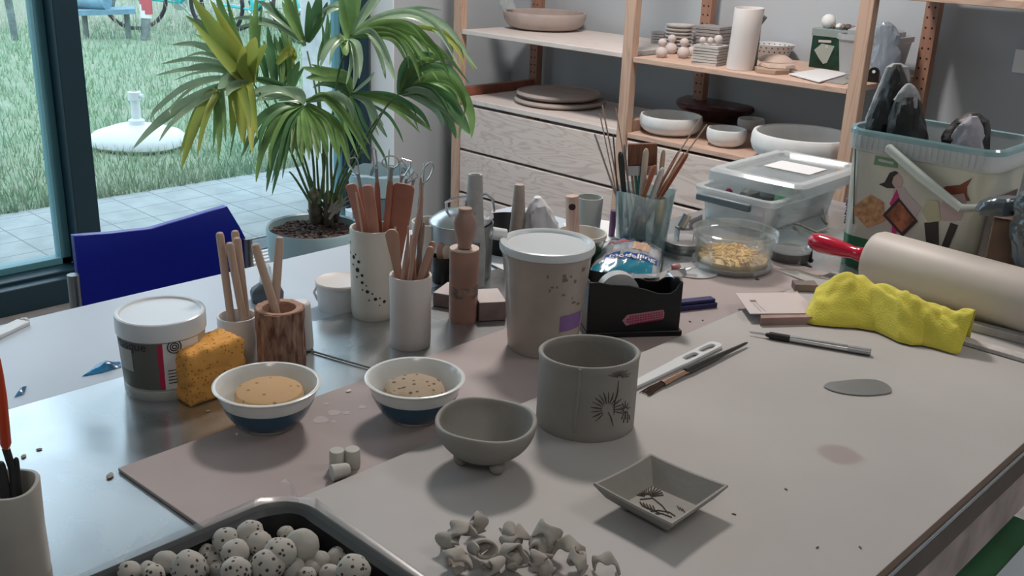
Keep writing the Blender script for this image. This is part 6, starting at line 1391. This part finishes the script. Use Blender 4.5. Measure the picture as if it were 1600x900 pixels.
for m_ in m_lf[:4]:
    b_ = m_.node_tree.nodes['Principled BSDF']; nt = m_.node_tree
    tr = nt.nodes.new('ShaderNodeBsdfTranslucent'); mx = nt.nodes.new('ShaderNodeMixShader'); mx.inputs[0].default_value = .40
    src = b_.inputs['Base Color'].links[0].from_socket if b_.inputs['Base Color'].links else None
    if src: nt.links.new(src, tr.inputs[0])
    nt.links.new(b_.outputs[0], mx.inputs[1]); nt.links.new(tr.outputs[0], mx.inputs[2]); nt.links.new(mx.outputs[0], nt.nodes['Material Output'].inputs[0])
def spl(P0, n=14):
    out = []; m = len(P0)
    for i in range(m-1):
        a, b, c_, d = P0[max(i-1, 0)], P0[i], P0[i+1], P0[min(i+2, m-1)]
        for k in range(n):
            q = k/n; out.append(.5*((2*b)+(-a+c_)*q+(2*a-5*b+4*c_-d)*q*q+(-a+3*b-3*c_+d)*q**3))
    out.append(P0[-1]); return out
camd = (Vector((0, 0, 1.3))-c)
def leaf(g, pts, w, m_=0, d0=0., d1=0., face=0., tip=True, w0=.35, peak=.4):
    n = len(pts); Q = [rv(x, y, d0+(d1-d0)*(i/(n-1))) for i, (x, y) in enumerate(pts)]
    S = spl(Q, 8); k = len(S); W_ = w*depth(c)/F_PX/2*1.0; wid = []
    for i in range(k):
        q = i/(k-1); wid.append(W_*((w0+(1-w0)*math.sin(min(1, q/peak)*pi/2)) if q < peak else math.cos((q-peak)/(1-peak)*pi/2)**.8 if q < 1 else .02)+.0002)
    # width across the view
    v = (c+S[0]-CAM).normalized(); ch_ = (S[-1]-S[0]).normalized(); side = ch_.cross(v)
    if side.length < .1: side = Vector((1, 0, 0))
    side.normalize(); side = (side*math.cos(face)+v*math.sin(face)); g.ribbon(S, wid, side, m_, fold=.35)
FR = []
def frond(stem, leaves, d, name='frond', sr=.0032):
    g = G()
    for L_ in leaves:
        pts, w, mi = L_[0], L_[1], L_[2]; dd = L_[3] if len(L_) > 3 else 0
        leaf(g, pts, w*(.78 if w > 9 else .9), mi, d, d+dd, face=.25*math.sin(len(pts)*w+pts[-1][0]))
        if w > 7:
            (ax_, ay_), (bx_, by_) = pts[0], pts[-1]; ln_ = math.hypot(bx_-ax_, by_-ay_)+1; nx, ny = -(by_-ay_)/ln_, (bx_-ax_)/ln_; m_ = len(pts)-1
            for sg, kk in ((1, .88), (-1, .8)):
                pp = [(ax_+(x-ax_)*(1-(1-kk)*i/m_)+nx*sg*w*.62*(i/m_)**.8, ay_+(y-ay_)*(1-(1-kk)*i/m_)+ny*sg*w*.62*(i/m_)**.8) for i, (x, y) in enumerate(pts)]
                leaf(g, pp, w*.5, mi, d+.012*sg, d+dd+.03*sg, face=.5*sg)
    if stem:
        n = len(stem); Q = [rv(x, y, d*(i/(n-1))) for i, (x, y) in enumerate(stem)]
        g.tube(spl(Q, 6), [sr*1.3-(sr*.6)*i/((n-1)*6) for i in range((n-1)*6+1)], 8, 5)
    return g.build(name, m_lf+[m_gst], t, smooth=60)
A = (393, 130)
frond([(487, 315), (468, 270), (445, 215), (418, 165), (397, 132)], [
  ([A, (380, 110), (345, 60), (300, -5)], 34, 2, -.05), ([A, (378, 98), (355, 40), (335, -20)], 20, 0, .03), ([(394, 132), (386, 105), (392, 80), (399, 58)], 30, 2, -.08),
  ([A, (358, 85), (322, 50), (290, 24)], 17, 0, .05), ([A, (360, 95), (310, 70), (268, 70)], 13, 3, .02), ([A, (350, 102), (300, 92), (252, 100)], 9, 3, .04),
  ([A, (340, 108), (290, 108), (243, 118)], 8, 3, -.02), ([(388, 128), (340, 122), (290, 135), (245, 170), (235, 188)], 9, 3, -.06), ([(385, 130), (340, 138), (285, 165), (240, 198), (208, 232)], 17, 3, -.10),
  ([(355, 132), (330, 150), (305, 195), (283, 264)], 20, 2, -.14), ([(348, 128), (342, 145), (343, 190), (342, 246)], 15, 0, -.13), ([(362, 128), (370, 140), (376, 175), (379, 222)], 26, 2, -.15), ([(380, 126), (388, 140), (391, 190), (394, 240)], 18, 2, -.16),
  ([(395, 128), (372, 124), (352, 128), (340, 138)], 24, 3, -.1), ([A, (372, 150), (366, 205), (358, 250)], 4, 0, -.1)], -.12)
A = (413, 120)
frond([(490, 310), (470, 250), (440, 180), (415, 122)], [
  ([(400, 128), (398, 60), (401, -10)], 14, 0, .02), ([(432, 148), (425, 90), (418, 40)], 15, 1, .03), ([(442, 152), (442, 100), (437, 56)], 14, 1, .04), ([(420, 140), (412, 100), (398, 60)], 10, 1, .05),
  ([(452, 150), (458, 120), (468, 95)], 16, 1, .03), ([(440, 130), (448, 90), (440, 36)], 18, 0, .06), ([(396, 122), (425, 130), (470, 150)], 12, 1, -.03), ([(432, 100), (452, 80), (462, 96), (455, 104)], 20, 2, .05)], .10)
A = (474, 163)
def dr(x, y): return (x, y)
frond([(492, 312), (490, 260), (484, 210), (475, 166)], [
  ([A, (440, 150), (410, 148), (370, 150)], 10, 3, .02), ([A, (435, 168), (400, 195), (378, 245)], 15, 1, -.08), ([A, (440, 180), (410, 235), (400, 285)], 14, 0, -.10), ([A, (448, 190), (428, 240), (416, 300)], 13, 1, -.10),
  ([A, (455, 195), (438, 250), (425, 305)], 11, 1, -.10), ([(470, 170), (462, 200), (455, 245)], 13, 0, -.11), ([(472, 168), (470, 200), (472, 255)], 13, 0, -.12), ([(473, 168), (480, 205), (483, 251)], 10, 0, -.12), ([(474, 166), (490, 205), (497, 250)], 13, 0, -.11),
  ([(476, 165), (500, 200), (512, 247)], 13, 0, -.10), ([(478, 163), (510, 190), (527, 244)], 15, 0, -.09), ([(480, 162), (520, 190), (538, 225), (546, 262)], 17, 0, -.08),
  ([(478, 160), (505, 150), (535, 175), (560, 215), (578, 250)], 15, 0, -.06), ([A, (440, 140), (400, 142), (360, 175)], 10, 3, -.03), ([(478, 158), (520, 150), (545, 162), (552, 190)], 17, 3, -.05), ([A, (470, 150), (455, 145), (430, 143)], 18, 3, .0), ([A, (430, 175), (402, 215), (390, 240)], 8, 1, -.04)], -.10)
A = (545, 56)
frond([(520, 315), (517, 250), (520, 180), (530, 110), (543, 75), (545, 60)], [
  ([(544, 60), (545, 20), (550, -30)], 26, 0, .0), ([(547, 56), (570, 20), (600, -20)], 12, 3, .02), ([(548, 55), (580, 32), (620, 20), (660, 22), (700, 45), (730, 85), (745, 108)], 15, 3, -.05), ([(548, 56), (590, 38), (640, 40), (680, 75), (702, 116)], 14, 0, -.08),
  ([(548, 57), (590, 46), (635, 60), (665, 95), (685, 126)], 13, 0, -.10), ([(548, 58), (585, 55), (620, 60), (645, 90), (657, 128)], 12, 0, -.10), ([(548, 58), (575, 48), (595, 70), (610, 105), (617, 125)], 15, 3, -.12), ([(546, 60), (555, 70), (558, 100), (552, 140)], 17, 3, -.12),
  ([(543, 60), (530, 60), (512, 75), (500, 105)], 14, 3, -.06), ([(544, 62), (540, 75), (536, 78), (530, 62)], 18, 0, -.08), ([(548, 54), (600, 25), (650, 12), (690, 16)], 6, 3, .0), ([(640, 40), (690, 50), (725, 80), (742, 110)], 10, 2, -.02), ([(548, 55), (610, 45), (660, 60), (700, 90), (733, 130)], 9, 0, -.06)], .02)
A = (625, 146)
frond([(524, 312), (540, 270), (570, 215), (605, 165), (622, 148)], [
  ([(624, 148), (632, 115), (650, 90), (678, 84)], 22, 1, .0), ([(626, 146), (645, 112), (675, 92), (700, 90)], 18, 0, -.02), ([(628, 145), (660, 110), (700, 108), (728, 140)], 18, 1, -.04), ([(630, 145), (670, 122), (710, 130), (735, 175), (737, 215)], 24, 0, -.06),
  ([(630, 146), (660, 140), (700, 160), (722, 190), (734, 210)], 28, 1, -.08), ([(628, 147), (650, 145), (690, 165), (710, 195)], 22, 3, -.05), ([(626, 147), (655, 138), (685, 150), (715, 195)], 14, 1, -.05)], -.02)
A = (548, 148)
frond([(515, 310), (528, 250), (540, 200), (548, 150)], [
  ([A, (580, 148), (620, 155), (655, 175), (672, 200)], 15, 1, -.04), ([A, (580, 152), (620, 165), (650, 185), (675, 205)], 15, 0, -.06), ([A, (575, 160), (590, 190), (605, 215)], 13, 3, -.06), ([A, (560, 170), (570, 195), (598, 240), (605, 262)], 6, 1, -.05),
  ([A, (600, 175), (620, 200), (630, 222)], 5, 1, -.04), ([A, (540, 120), (500, 112), (472, 105)], 18, 0, .02), ([A, (525, 130), (500, 120), (478, 122)], 17, 1, .03), ([A, (550, 175), (560, 210), (578, 250)], 12, 0, -.08), ([A, (575, 125), (585, 112)], 5, 3, 0)], .05)
A = (475, 68)
frond([(505, 312), (505, 230), (495, 150), (480, 80)], [
  ([(476, 72), (455, 20), (445, -20)], 18, 0, .02), ([(480, 66), (492, 30), (500, -10)], 24, 1, -.02), ([(474, 66), (445, 35), (415, 8), (400, 3)], 12, 3, .05), ([(472, 66), (430, 38), (390, 28), (360, 30)], 9, 3, .04), ([(474, 68), (500, 25), (530, 5), (560, 10)], 10, 3, .03), ([(472, 66), (440, 30), (420, 0)], 7, 1, .02), ([(470, 66), (430, 40), (395, 38), (368, 44)], 7, 3, .04)], .12)
frond([(500, 312), (508, 240), (500, 160), (497, 95)], [([(497, 96), (505, 60), (520, 130)][:2], 6, 0, 0), ([(497, 96), (510, 60), (512, 20)], 10, 1, .05)], .15)
# bare stems
for i, pp in enumerate([[(486, 318), (462, 280), (452, 268)], [(492, 312), (478, 255), (470, 235)], [(500, 318), (496, 270), (494, 215)], [(512, 318), (511, 250), (508, 190)], [(520, 318), (533, 272), (560, 220)], [(505, 322), (492, 295), (478, 260)], [(530, 318), (545, 275), (590, 190), (605, 165)], [(517, 320), (522, 280), (530, 248)], [(526, 322), (536, 290), (548, 265)], [(498, 318), (505, 280), (503, 240)]]):
    Q = [rv(x, y, .02*((i % 3)-1)) for x, y in pp]; G().tube(spl(Q, 6), [.0042-.0022*k/((len(pp)-1)*6) for k in range((len(pp)-1)*6+1)], 8).build('stem', m_gst, t)
g = G()
for i in range(9):
    a = rv(522+random.uniform(-10, 8), 335+random.uniform(-8, 8), -.01); b = rv(530+random.uniform(-14, 22), 318+random.uniform(-14, 20), -.02); g.ribbon([a, a.lerp(b, .5)+Vector((0, 0, .006)), b], [.004, .0035, .0008], (b-a).cross(camd), fold=.3)
g.build('dry_sheaths', mat('dry_sheath', (.36, .33, .28), .85), t)
# ================================================================ things on the shelves
m_plaster = mat('plaster', (.74, .76, .76), .8, var=.03, vs=30); m_bat = mat('pinkish_plaster', (.44, .37, .34), .8, var=.08, vs=16)
def sh_fit(x, by, bw, ty, tw, z): return fit(x, by, bw, x, ty, tw, z)
ZU, ZL, ZM, ZB2 = .881, .610, .871, .606
c, rb, rt, h = fit(850, 50, 92, 850, 18, 130, ZU)
def bowlp(rb, rt, h, th, belly=.5, bk=.8, rnd=True):
    mid = [(.12, rb+(rt-rb)*.45), (.3, rb+(rt-rb)*.75), (.55, rb+(rt-rb)*.93), (.8, rt)]
    return cup_prof(rb, rt, h, th, floor=h*.12, mid=mid)
tag(G().lathe(bowlp(rb, rt, h, .010), 64).build('plaster_bowl', m_bat, loc=c), 'wide shallow pale plaster bowl on the upper left shelf', 'bowl')
t_ = PV(c, 800, -10)
o = sack('plastic_bag', 'translucent plastic bag end hanging over the left rim of the shallow plaster bowl', Vector((c.x-.09, c.y-.02, c.z+h*.9)), [(14, 783, 806), (5, 781, 802), (-8, 778, 798), (-25, 776, 800)], .02, m_milky, 4)
for (x, by, w, ty, lb, k) in ((868, 176, 150, 152, 'lower and wider of two stacked plaster discs on the left cabinet', 0), (871, 147, 138, 128, 'upper of two stacked plaster discs on the left cabinet', 1)):
    if k == 0: c0, rb0, _, h0 = fit(874, 173, 138, 878, 150, 148, ZL); c_, r_, h_ = c0, rb0*1.08, .022; z = ZL+.012
    else: c_, r_, h_ = c0+Vector((-.012, .004, 0)), rb0*1.0, .024; z = ZL+.012+.022+.006
    o = G().lathe([(0, 0), (r_*.86, 0), (r_*.97, h_*.35), (r_, h_*.6), (r_*.985, h_*.92), (r_*.95, h_), (r_*.93, h_*.86), (0, h_*.84)], 64).build('plaster_disc', m_bat, loc=(c_.x, c_.y, z if k else ZL+.0005)); tag(o, lb, 'plaster disc', 'plaster discs on the cabinet')
    if k: o.location.z = ZL+.0235
# middle shelf: plate stacks
m_plate = mat('bisque_plate', (.50, .48, .46), .7, var=.05, vs=60); m_plate2 = mat('greyish_plate', (.32, .31, .31), .7, var=.08, vs=60)
def stack(px, py, w, n, hgt, label, group, m_, sq_=False, tot=None):
    p = P(px, py, ZM); r = w/2*depth(p)/F_PX; cc_ = p+away(p)*r; 
    for i in range(n):
        jx, jy = random.uniform(-.002, .002), random.uniform(-.002, .002); g = G()
        if sq_: g.box((-r*.9, -r*.9, 0), (r*.9, r*.9, hgt*.8)).box((-r*.88, -r*.88, hgt*.8), (r*.88, r*.88, hgt*.82))
        else: g.lathe([(0, 0), (r*.8, 0), (r, hgt*.55), (r, hgt*.9), (r*.95, hgt*.9), (r*.8, hgt*.5), (0, hgt*.45)], 32)
        nm = ['lowest', 'second from the bottom', 'third from the bottom', 'fourth from the bottom', 'fifth from the bottom', 'sixth from the bottom', 'seventh from the bottom', 'eighth from the bottom'][i]
        if i == n-1: nm = 'topmost'
        o = g.build('small_plate' if not sq_ else 'clay_tile', m_, loc=(cc_.x+jx, cc_.y+jy, ZM+.0004+i*hgt), rz=(VR if not sq_ else .15)+random.uniform(-.06, .06), bevel=.001 if sq_ else 0)
        tag(o, f'{nm} {label}', 'plate' if not sq_ else 'tile', group)
    return cc_
random.seed(6)
stack(1058, 84, 44, 8, .0125, 'in the round plate stack behind the little jugs', 'round plates in a stack', m_plate)
stack(1110, 84, 50, 8, .0120, 'in the greyer square stack behind the plates', 'square tiles behind the plates', m_plate2, True)
stack(1031, 74, 24, 6, .0095, 'in the small stack at the far left of the middle shelf', 'small tiles at the left', m_plate2, True)
c_st = stack(1108, 103, 48, 7, .0092, 'in the front square tile stack left of the white cylinder', 'square tiles in front', m_plate, True)
# little gourd shaped jugs
m_jug = mat('pinkish_bisque', (.60, .53, .51), .7)
def jug(px, py, s, label):
    p = P(px, py, ZM); r = s*depth(p)/F_PX; c_ = p+away(p)*r
    o = G().lathe([(0, 0), (r*.5, 0), (r*.92, r*.4), (r, r*.9), (r*.85, r*1.4), (r*.45, r*1.75), (r*.5, r*1.95), (r*.72, r*2.3), (r*.68, r*2.7), (r*.4, r*3.0), (0, r*3.1)], 24).build('gourd_jug', m_jug, loc=c_); tag(o, label, 'ceramic gourd', 'little gourd shaped pots')
jug(1033, 91, 9.5, 'leftmost double-bulb ceramic gourd on the middle shelf'); jug(1067, 92, 10, 'front double-bulb ceramic gourd right of the leftmost one'); jug(1048, 85, 9.5, 'double-bulb ceramic gourd between and behind the front two')
m_egg = m_jug
for i, (px, py, r, lb) in enumerate(((1081, 76, 7, 'upright ceramic egg right of the gourds'), (1094, 70, 6, 'small ceramic egg lying on the front tile stack, left'), (1112, 68, 8, 'rounder ceramic egg lying on the tile stack, right'), (1100, 72, 6, 'small ceramic egg on the middle of the front tile stack'), (1056, 70, 6, 'small ceramic egg behind the gourds'), (1133, 66, 5, 'ceramic egg touching the white cylinder'))):
    z = ZM+(.012 if i in (0, 4) else .066); p = P(px, py, z+.008); rr_e = r*depth(p)/F_PX
    z2 = (ZM+rr_e*1.1) if i in (0, 4, 5) else ZM+7*.0092+rr_e+.001
    p = P(px, py, z2) if i not in (0, 4, 5) else P(px, py+4, z2)
    if i in (1, 2, 3): sd_ = {1: -.030, 2: .022, 3: -.004}[i]; p = c_st+Vector((.724, .689, 0))*sd_-away(c_st)*.01
    tag(G().ball((0, 0, 0), rr_e, 16, sc=(.9, .9, 1.1 if i in (0, 4) else .95)).build('ceramic_egg', m_egg, loc=(p.x, p.y, z2)), lb, 'ceramic egg', 'ceramic eggs on the middle shelf')
# white cylinder
c, rb, rt, h = fit(1155, 111, 43, 1166, 12, 46, ZM)
def lean(v, a): q = v.z/h; return Vector((v.x+.012*q+.0015*math.sin(a*2)*q, v.y, v.z+(.002*math.sin(a+1) if q > .9 else 0)))
tag(G().lathe(cup_prof(rb, rt, h, .004, mid=[(.3, rb), (.6, rb*1.02)]), 48, fn=lean).build('white_cylinder', mat('white_bisque_cyl', (.66, .62, .60), .6), loc=c, rz=VR), 'tall slightly leaning white ceramic cylinder on the middle shelf', 'vase')
tag(G().tube([(0, 0, 0), (0, 0, .14), (.01, 0, .17)], [.006, .006, .014], 12).build('grey_tool', mat('grey_green_tool', (.15, .18, .16), .5), loc=(c.x+.02, c.y+.06, ZM)), 'grey green rod with a round head behind the white cylinder', 'tool')
# perforated basket
c, rb, rt, h = fit(1206, 92, 46, 1210, 70, 66, ZM+.004)
m_bsk = mat('white_basket', (.55, .57, .58), .5)
t = thing('perforated_basket', 'small round white perforated basket behind the hexagonal dishes', 'basket', (c.x, c.y, ZM), VR)
G().lathe(cup_prof(rb, rt, h+.008, .002), 40).build('basket_body', m_bsk, t)
g = G()
for row in range(2):
    for i in range(22):
        a = 2*pi*i/22+row*.14; z = (h+.008)*(.55+.27*row); r = rb+(rt-rb)*(.55+.27*row)+.0006; q = Vector((r*math.cos(a), r*math.sin(a), z)); tn = Vector((-math.sin(a), math.cos(a), 0))
        for s_ in (1, -1):
            qq = q if s_ == 1 else Vector((q.x*(r-.0035)/r, q.y*(r-.0035)/r, q.z)); g.add([tuple(qq+tn*.0028*math.cos(b)+Vector((0, 0, .0034*math.sin(b)))) for b in [k*pi/4 for k in range(8)]], [tuple(range(8))])
g.build('holes', MATS['dark_hole'], t, smooth=0)
m_hex = mat('tan_hexagon', (.55, .42, .35), .7, var=.05, vs=40)
def hexd(px, py, w, z, hh_, top, label, m_=m_hex, rz=.2, inv=False):
    p = P(px, py, z); r = w/2*depth(p)/F_PX; c_ = p+away(p)*r*.8; a_ = [(r*math.cos(k*pi/3), r*math.sin(k*pi/3)) for k in range(6)]
    tp_ = [(x*top, y*top) for x, y in a_]; tag(G().prism(a_, 0, hh_, top=tp_).build('hexagonal_dish', m_, loc=(c_.x, c_.y, z), rz=rz, bevel=.0015), label, 'dish', 'hexagonal clay dishes')
    return c_
c_ = hexd(1205, 116, 58, ZM+.0004, .014, 1.0, 'lowest brown hexagonal dish of the stack on the middle shelf', mat('brown_hexagon', (.40, .29, .22), .7))
hexd(1214, 107, 58, ZM+.0154, .010, .9, 'middle hexagonal dish of the stack', rz=.5)
hexd(1212, 98, 66, ZM+.0264, .017, .55, 'upside down tan hexagonal dish topmost of the stack', rz=.25)
tag(G().prism([(P(x, y, ZM).xy) for x, y in ((1232, 118), (1282, 110), (1325, 118), (1280, 131))][::-1], 0, .003).build('white_sheet', m_paper, loc=(0, 0, ZM+.0035)), 'white sheet lying on the middle shelf before the green box', 'sheet')
tag(G().prism([(P(x, y, ZM).xy) for x, y in ((1245, 122), (1290, 112), (1345, 122), (1318, 133))][::-1], 0, .002).build('grey_sheet', mat('greyish_sheet', (.30, .29, .28), .6), loc=(0, 0, ZM+.0005)), 'greyish sheet under the white one on the middle shelf', 'sheet')
tag(G().box((0, 0, 0), (.03, .03, .02)).build('clear_block', m_clear, loc=(*P(1318, 124, ZM).xy, ZM+.006), rz=.1, bevel=.002), 'small clear plastic block beside the shelf post', 'block')
# green box
ga = P(1259, 105, ZM); gb = P(1327, 112, ZM); yy = (ga.y+gb.y)/2; gz_ = PY(1262, 42, yy).z-ZM
t = thing('green_food_box', 'dark green printed box with a white diamond picture on the middle shelf', 'box', ((ga.x+gb.x)/2, yy, ZM))
wx = (gb.x-ga.x)/2
G().box((-wx, 0, 0), (wx+.03, .10, gz_*.80)).build('box_body', mat('dark_green_print', (.005, .035, .018), .4, var=.6, vs=30), t, bevel=.002)
G().box((-wx-.003, -.003, gz_*.80), (wx+.033, .103, gz_*1.0)).build('box_lid', mat('grey_green_lid', (.24, .30, .29), .5), t, bevel=.002)
def fl_(px, py): q = PY(px, py, yy-.001); return Vector((q.x-(ga.x+gb.x)/2, -.001, q.z-ZM))
G().add([fl_(*q) for q in ((1272, 78), (1284, 68), (1304, 72), (1292, 98), (1286, 100), (1280, 92))], [tuple(range(6))]).build('diamond_picture', mat('pale_grey_print', (.34, .38, .34), .5), t, smooth=0)
g = G()
for (px, py, r) in ((1292, 73, 5), ): 
    q = fl_(px, py); g.add([q+Vector((.006*math.cos(a), -.0006, .005*math.sin(a))) for a in [k*pi/5 for k in range(10)]], [tuple(range(10))])
g.add([fl_(*q)+Vector((0, -.0006, 0)) for q in ((1279, 62), (1299, 63), (1299, 67), (1279, 66))], [(0, 1, 2, 3)]); g.build('light_marks', mat('off_white_print', (.5, .5, .46), .5), t, smooth=0)
random.seed(31)
b0 = Vector(((ga.x+gb.x)/2, yy+.05, ZM+gz_))
lbs = ['round white cup lying on the green box', 'dark pebble-like piece on the green box, left', 'pale shard on the green box', 'dark pebble-like piece on the green box, middle', 'brownish piece on the green box, right', 'small dark piece at the right end of the green box']
for i, (dx, r, m_) in enumerate(((-.035, .024, m_plaster), (-.012, .010, m_blk), (.004, .011, m_plaster), (.020, .010, m_blk), (.038, .011, m_apron), (.055, .009, m_blk))):
    tag(G().ball((0, 0, 0), r, 14, nz=.25 if i else .05, seed=i, sc=(1, 1, .9 if i else 1)).build('odd_piece' if i else 'white_ball_cup', m_, loc=(b0.x+dx, b0.y-.02, b0.z+r*.92)), lbs[i], 'piece', 'pieces on the green box')
# clear jars and tubs behind the right post
p = P(1338, 118, ZM); 
tag(G().lathe([(0, 0), (.018, 0), (.018, .075), (.022, .077), (.022, .09), (0, .09)], 28).build('pale_jar', mat('pale_green_jar', (.50, .56, .53), .4), loc=(p.x-.03, p.y+.05, ZM)), 'slim pale jar with a wider cap left of the big shelf post', 'jar')
p = Vector((-1.335, 3.20, ZM)); m_haz = see_through('cloudy_tub', (.95, .98, 1), .1, .2, (.66, .68, .70), .8)
tb0 = PX(1375, 120, -1.36)
for nm, xs_, (x0, x1, y0, y1), zc, zt__, lb in (('cloudy_tub', 0, (-1.60, -1.418, 3.15, 3.33), ZM, PX(1445, 55, -1.42).z, 'cloudy plastic tub with a rim, seen right of the big shelf post'),):
    t = thing(nm, lb, 'tub', ((x0+x1)/2, (y0+y1)/2, ZM))
    W_, D__ = (x1-x0)/2, (y1-y0)/2; h__ = zt__-ZM
    loft(G(), [rrect(W_*.85, D__*.85, .02, 0), rrect(W_, D__, .025, h__*.85), rrect(W_*1.06, D__*1.06, .028, h__*.87), rrect(W_*1.06, D__*1.06, .028, h__), rrect(W_*.96, D__*.96, .024, h__), rrect(W_*.82, D__*.82, .02, .003)]).build('tub_body', m_haz, t, smooth=30)
    loft(G(), [rrect(W_*.8, D__*.8, .02, h__*.85), rrect(W_*.8, D__*.8, .02, h__*1.1), rrect(W_*.4, D__*.4, .02, h__*1.25)]).build('bag_inside', m_haz, t, smooth=60)
c_ = PY(1385, 128, 3.0); 
sack('plastic_wrap', 'pale bluish crumpled plastic wrap in front of the cloudy tub', Vector((-1.455, 3.10, ZM+.001)), [(134, 1366, 1398), (110, 1362, 1402), (85, 1363, 1406), (72, 1368, 1402), (55, 1366, 1408), (42, 1368, 1400), (34, 1376, 1390)], .02, see_through('bluish_wrap', (.95, .98, 1), .1, .2, (.50, .58, .68), .7), 8)
p = PX(1364, 129, -1.425); t = thing('black_case', 'small black round-topped case with a white mark beside the big shelf post', 'case', (p.x-.0, p.y, ZM), .2)
G().prism([(-.016, 0), (.016, 0), (.016, .03)]+[(.016*math.cos(a), .03+.016*math.sin(a)) for a in [k*pi/8 for k in range(9)]]+[(-.016, .03)], 0, .01, M=Matrix.Rotation(pi/2, 4, 'X')).build('case_body', m_black, t, smooth=30)
G().lathe([(0, .0004), (.005, .0004), (.005, 0), (0, 0)], 12, M=Matrix.Translation((0, -.0102, .033)) @ Matrix.Rotation(pi/2, 4, 'X')).build('white_mark', m_paper, t)
# lower right shelf bowls
def sbowl(bx, by, bw, tx, ty, tw, label, m_=m_plaster, th=.006, name='plaster_bowl', z=ZB2, ex=1.):
    c, rb, rt, h = fit(bx, by, bw, tx, ty, tw, z)
    tag(G().lathe(cup_prof(rb, rt*.985, h, th, floor=h*.1, mid=[(.08, rb+(rt-rb)*.35), (.2, rb+(rt-rb)*.68), (.4, rb+(rt-rb)*.94), (.6, rt*1.01), (.85, rt*1.005)]), 56).build(name, m_, loc=c), label, 'bowl'); return c, rt, h
sbowl(1046, 214, 60, 1049, 179, 97, 'white plaster bowl at the left on the lower shelf', m_plaster)
sbowl(1133, 231, 36, 1134, 200, 62, 'small white plaster bowl between the other white bowls', m_plaster)
sbowl(1250, 262, 90, 1245, 206, 160, 'largest white plaster bowl on the lower shelf, left of the bucket', m_plaster, .012)
sbowl(1172, 206, 30, 1172, 185, 42, 'partly hidden pale bowl behind the small white bowl', m_plaster)
m_dkb = mat('dark_purple_glaze', (.085, .028, .034), .35, var=.5, vs=30, coat=.3)
c, rb, rt, h = fit(1118, 192, 84, 1120, 157, 130, ZB2)
tag(G().lathe([(0, 0), (rb, 0), (rt*.95, h*.6), (rt, h*.78), (rt*.98, h*.9), (rt*.93, h*.97), (rt*.8, h*1.02), (0, h*1.05)], 56, fn=lambda v, a: v*(1+.015*noise.noise(v*30))).build('dark_dish', m_dkb, loc=c), 'big dark purple brown glazed dish turned upside down behind the white bowls', 'dish')
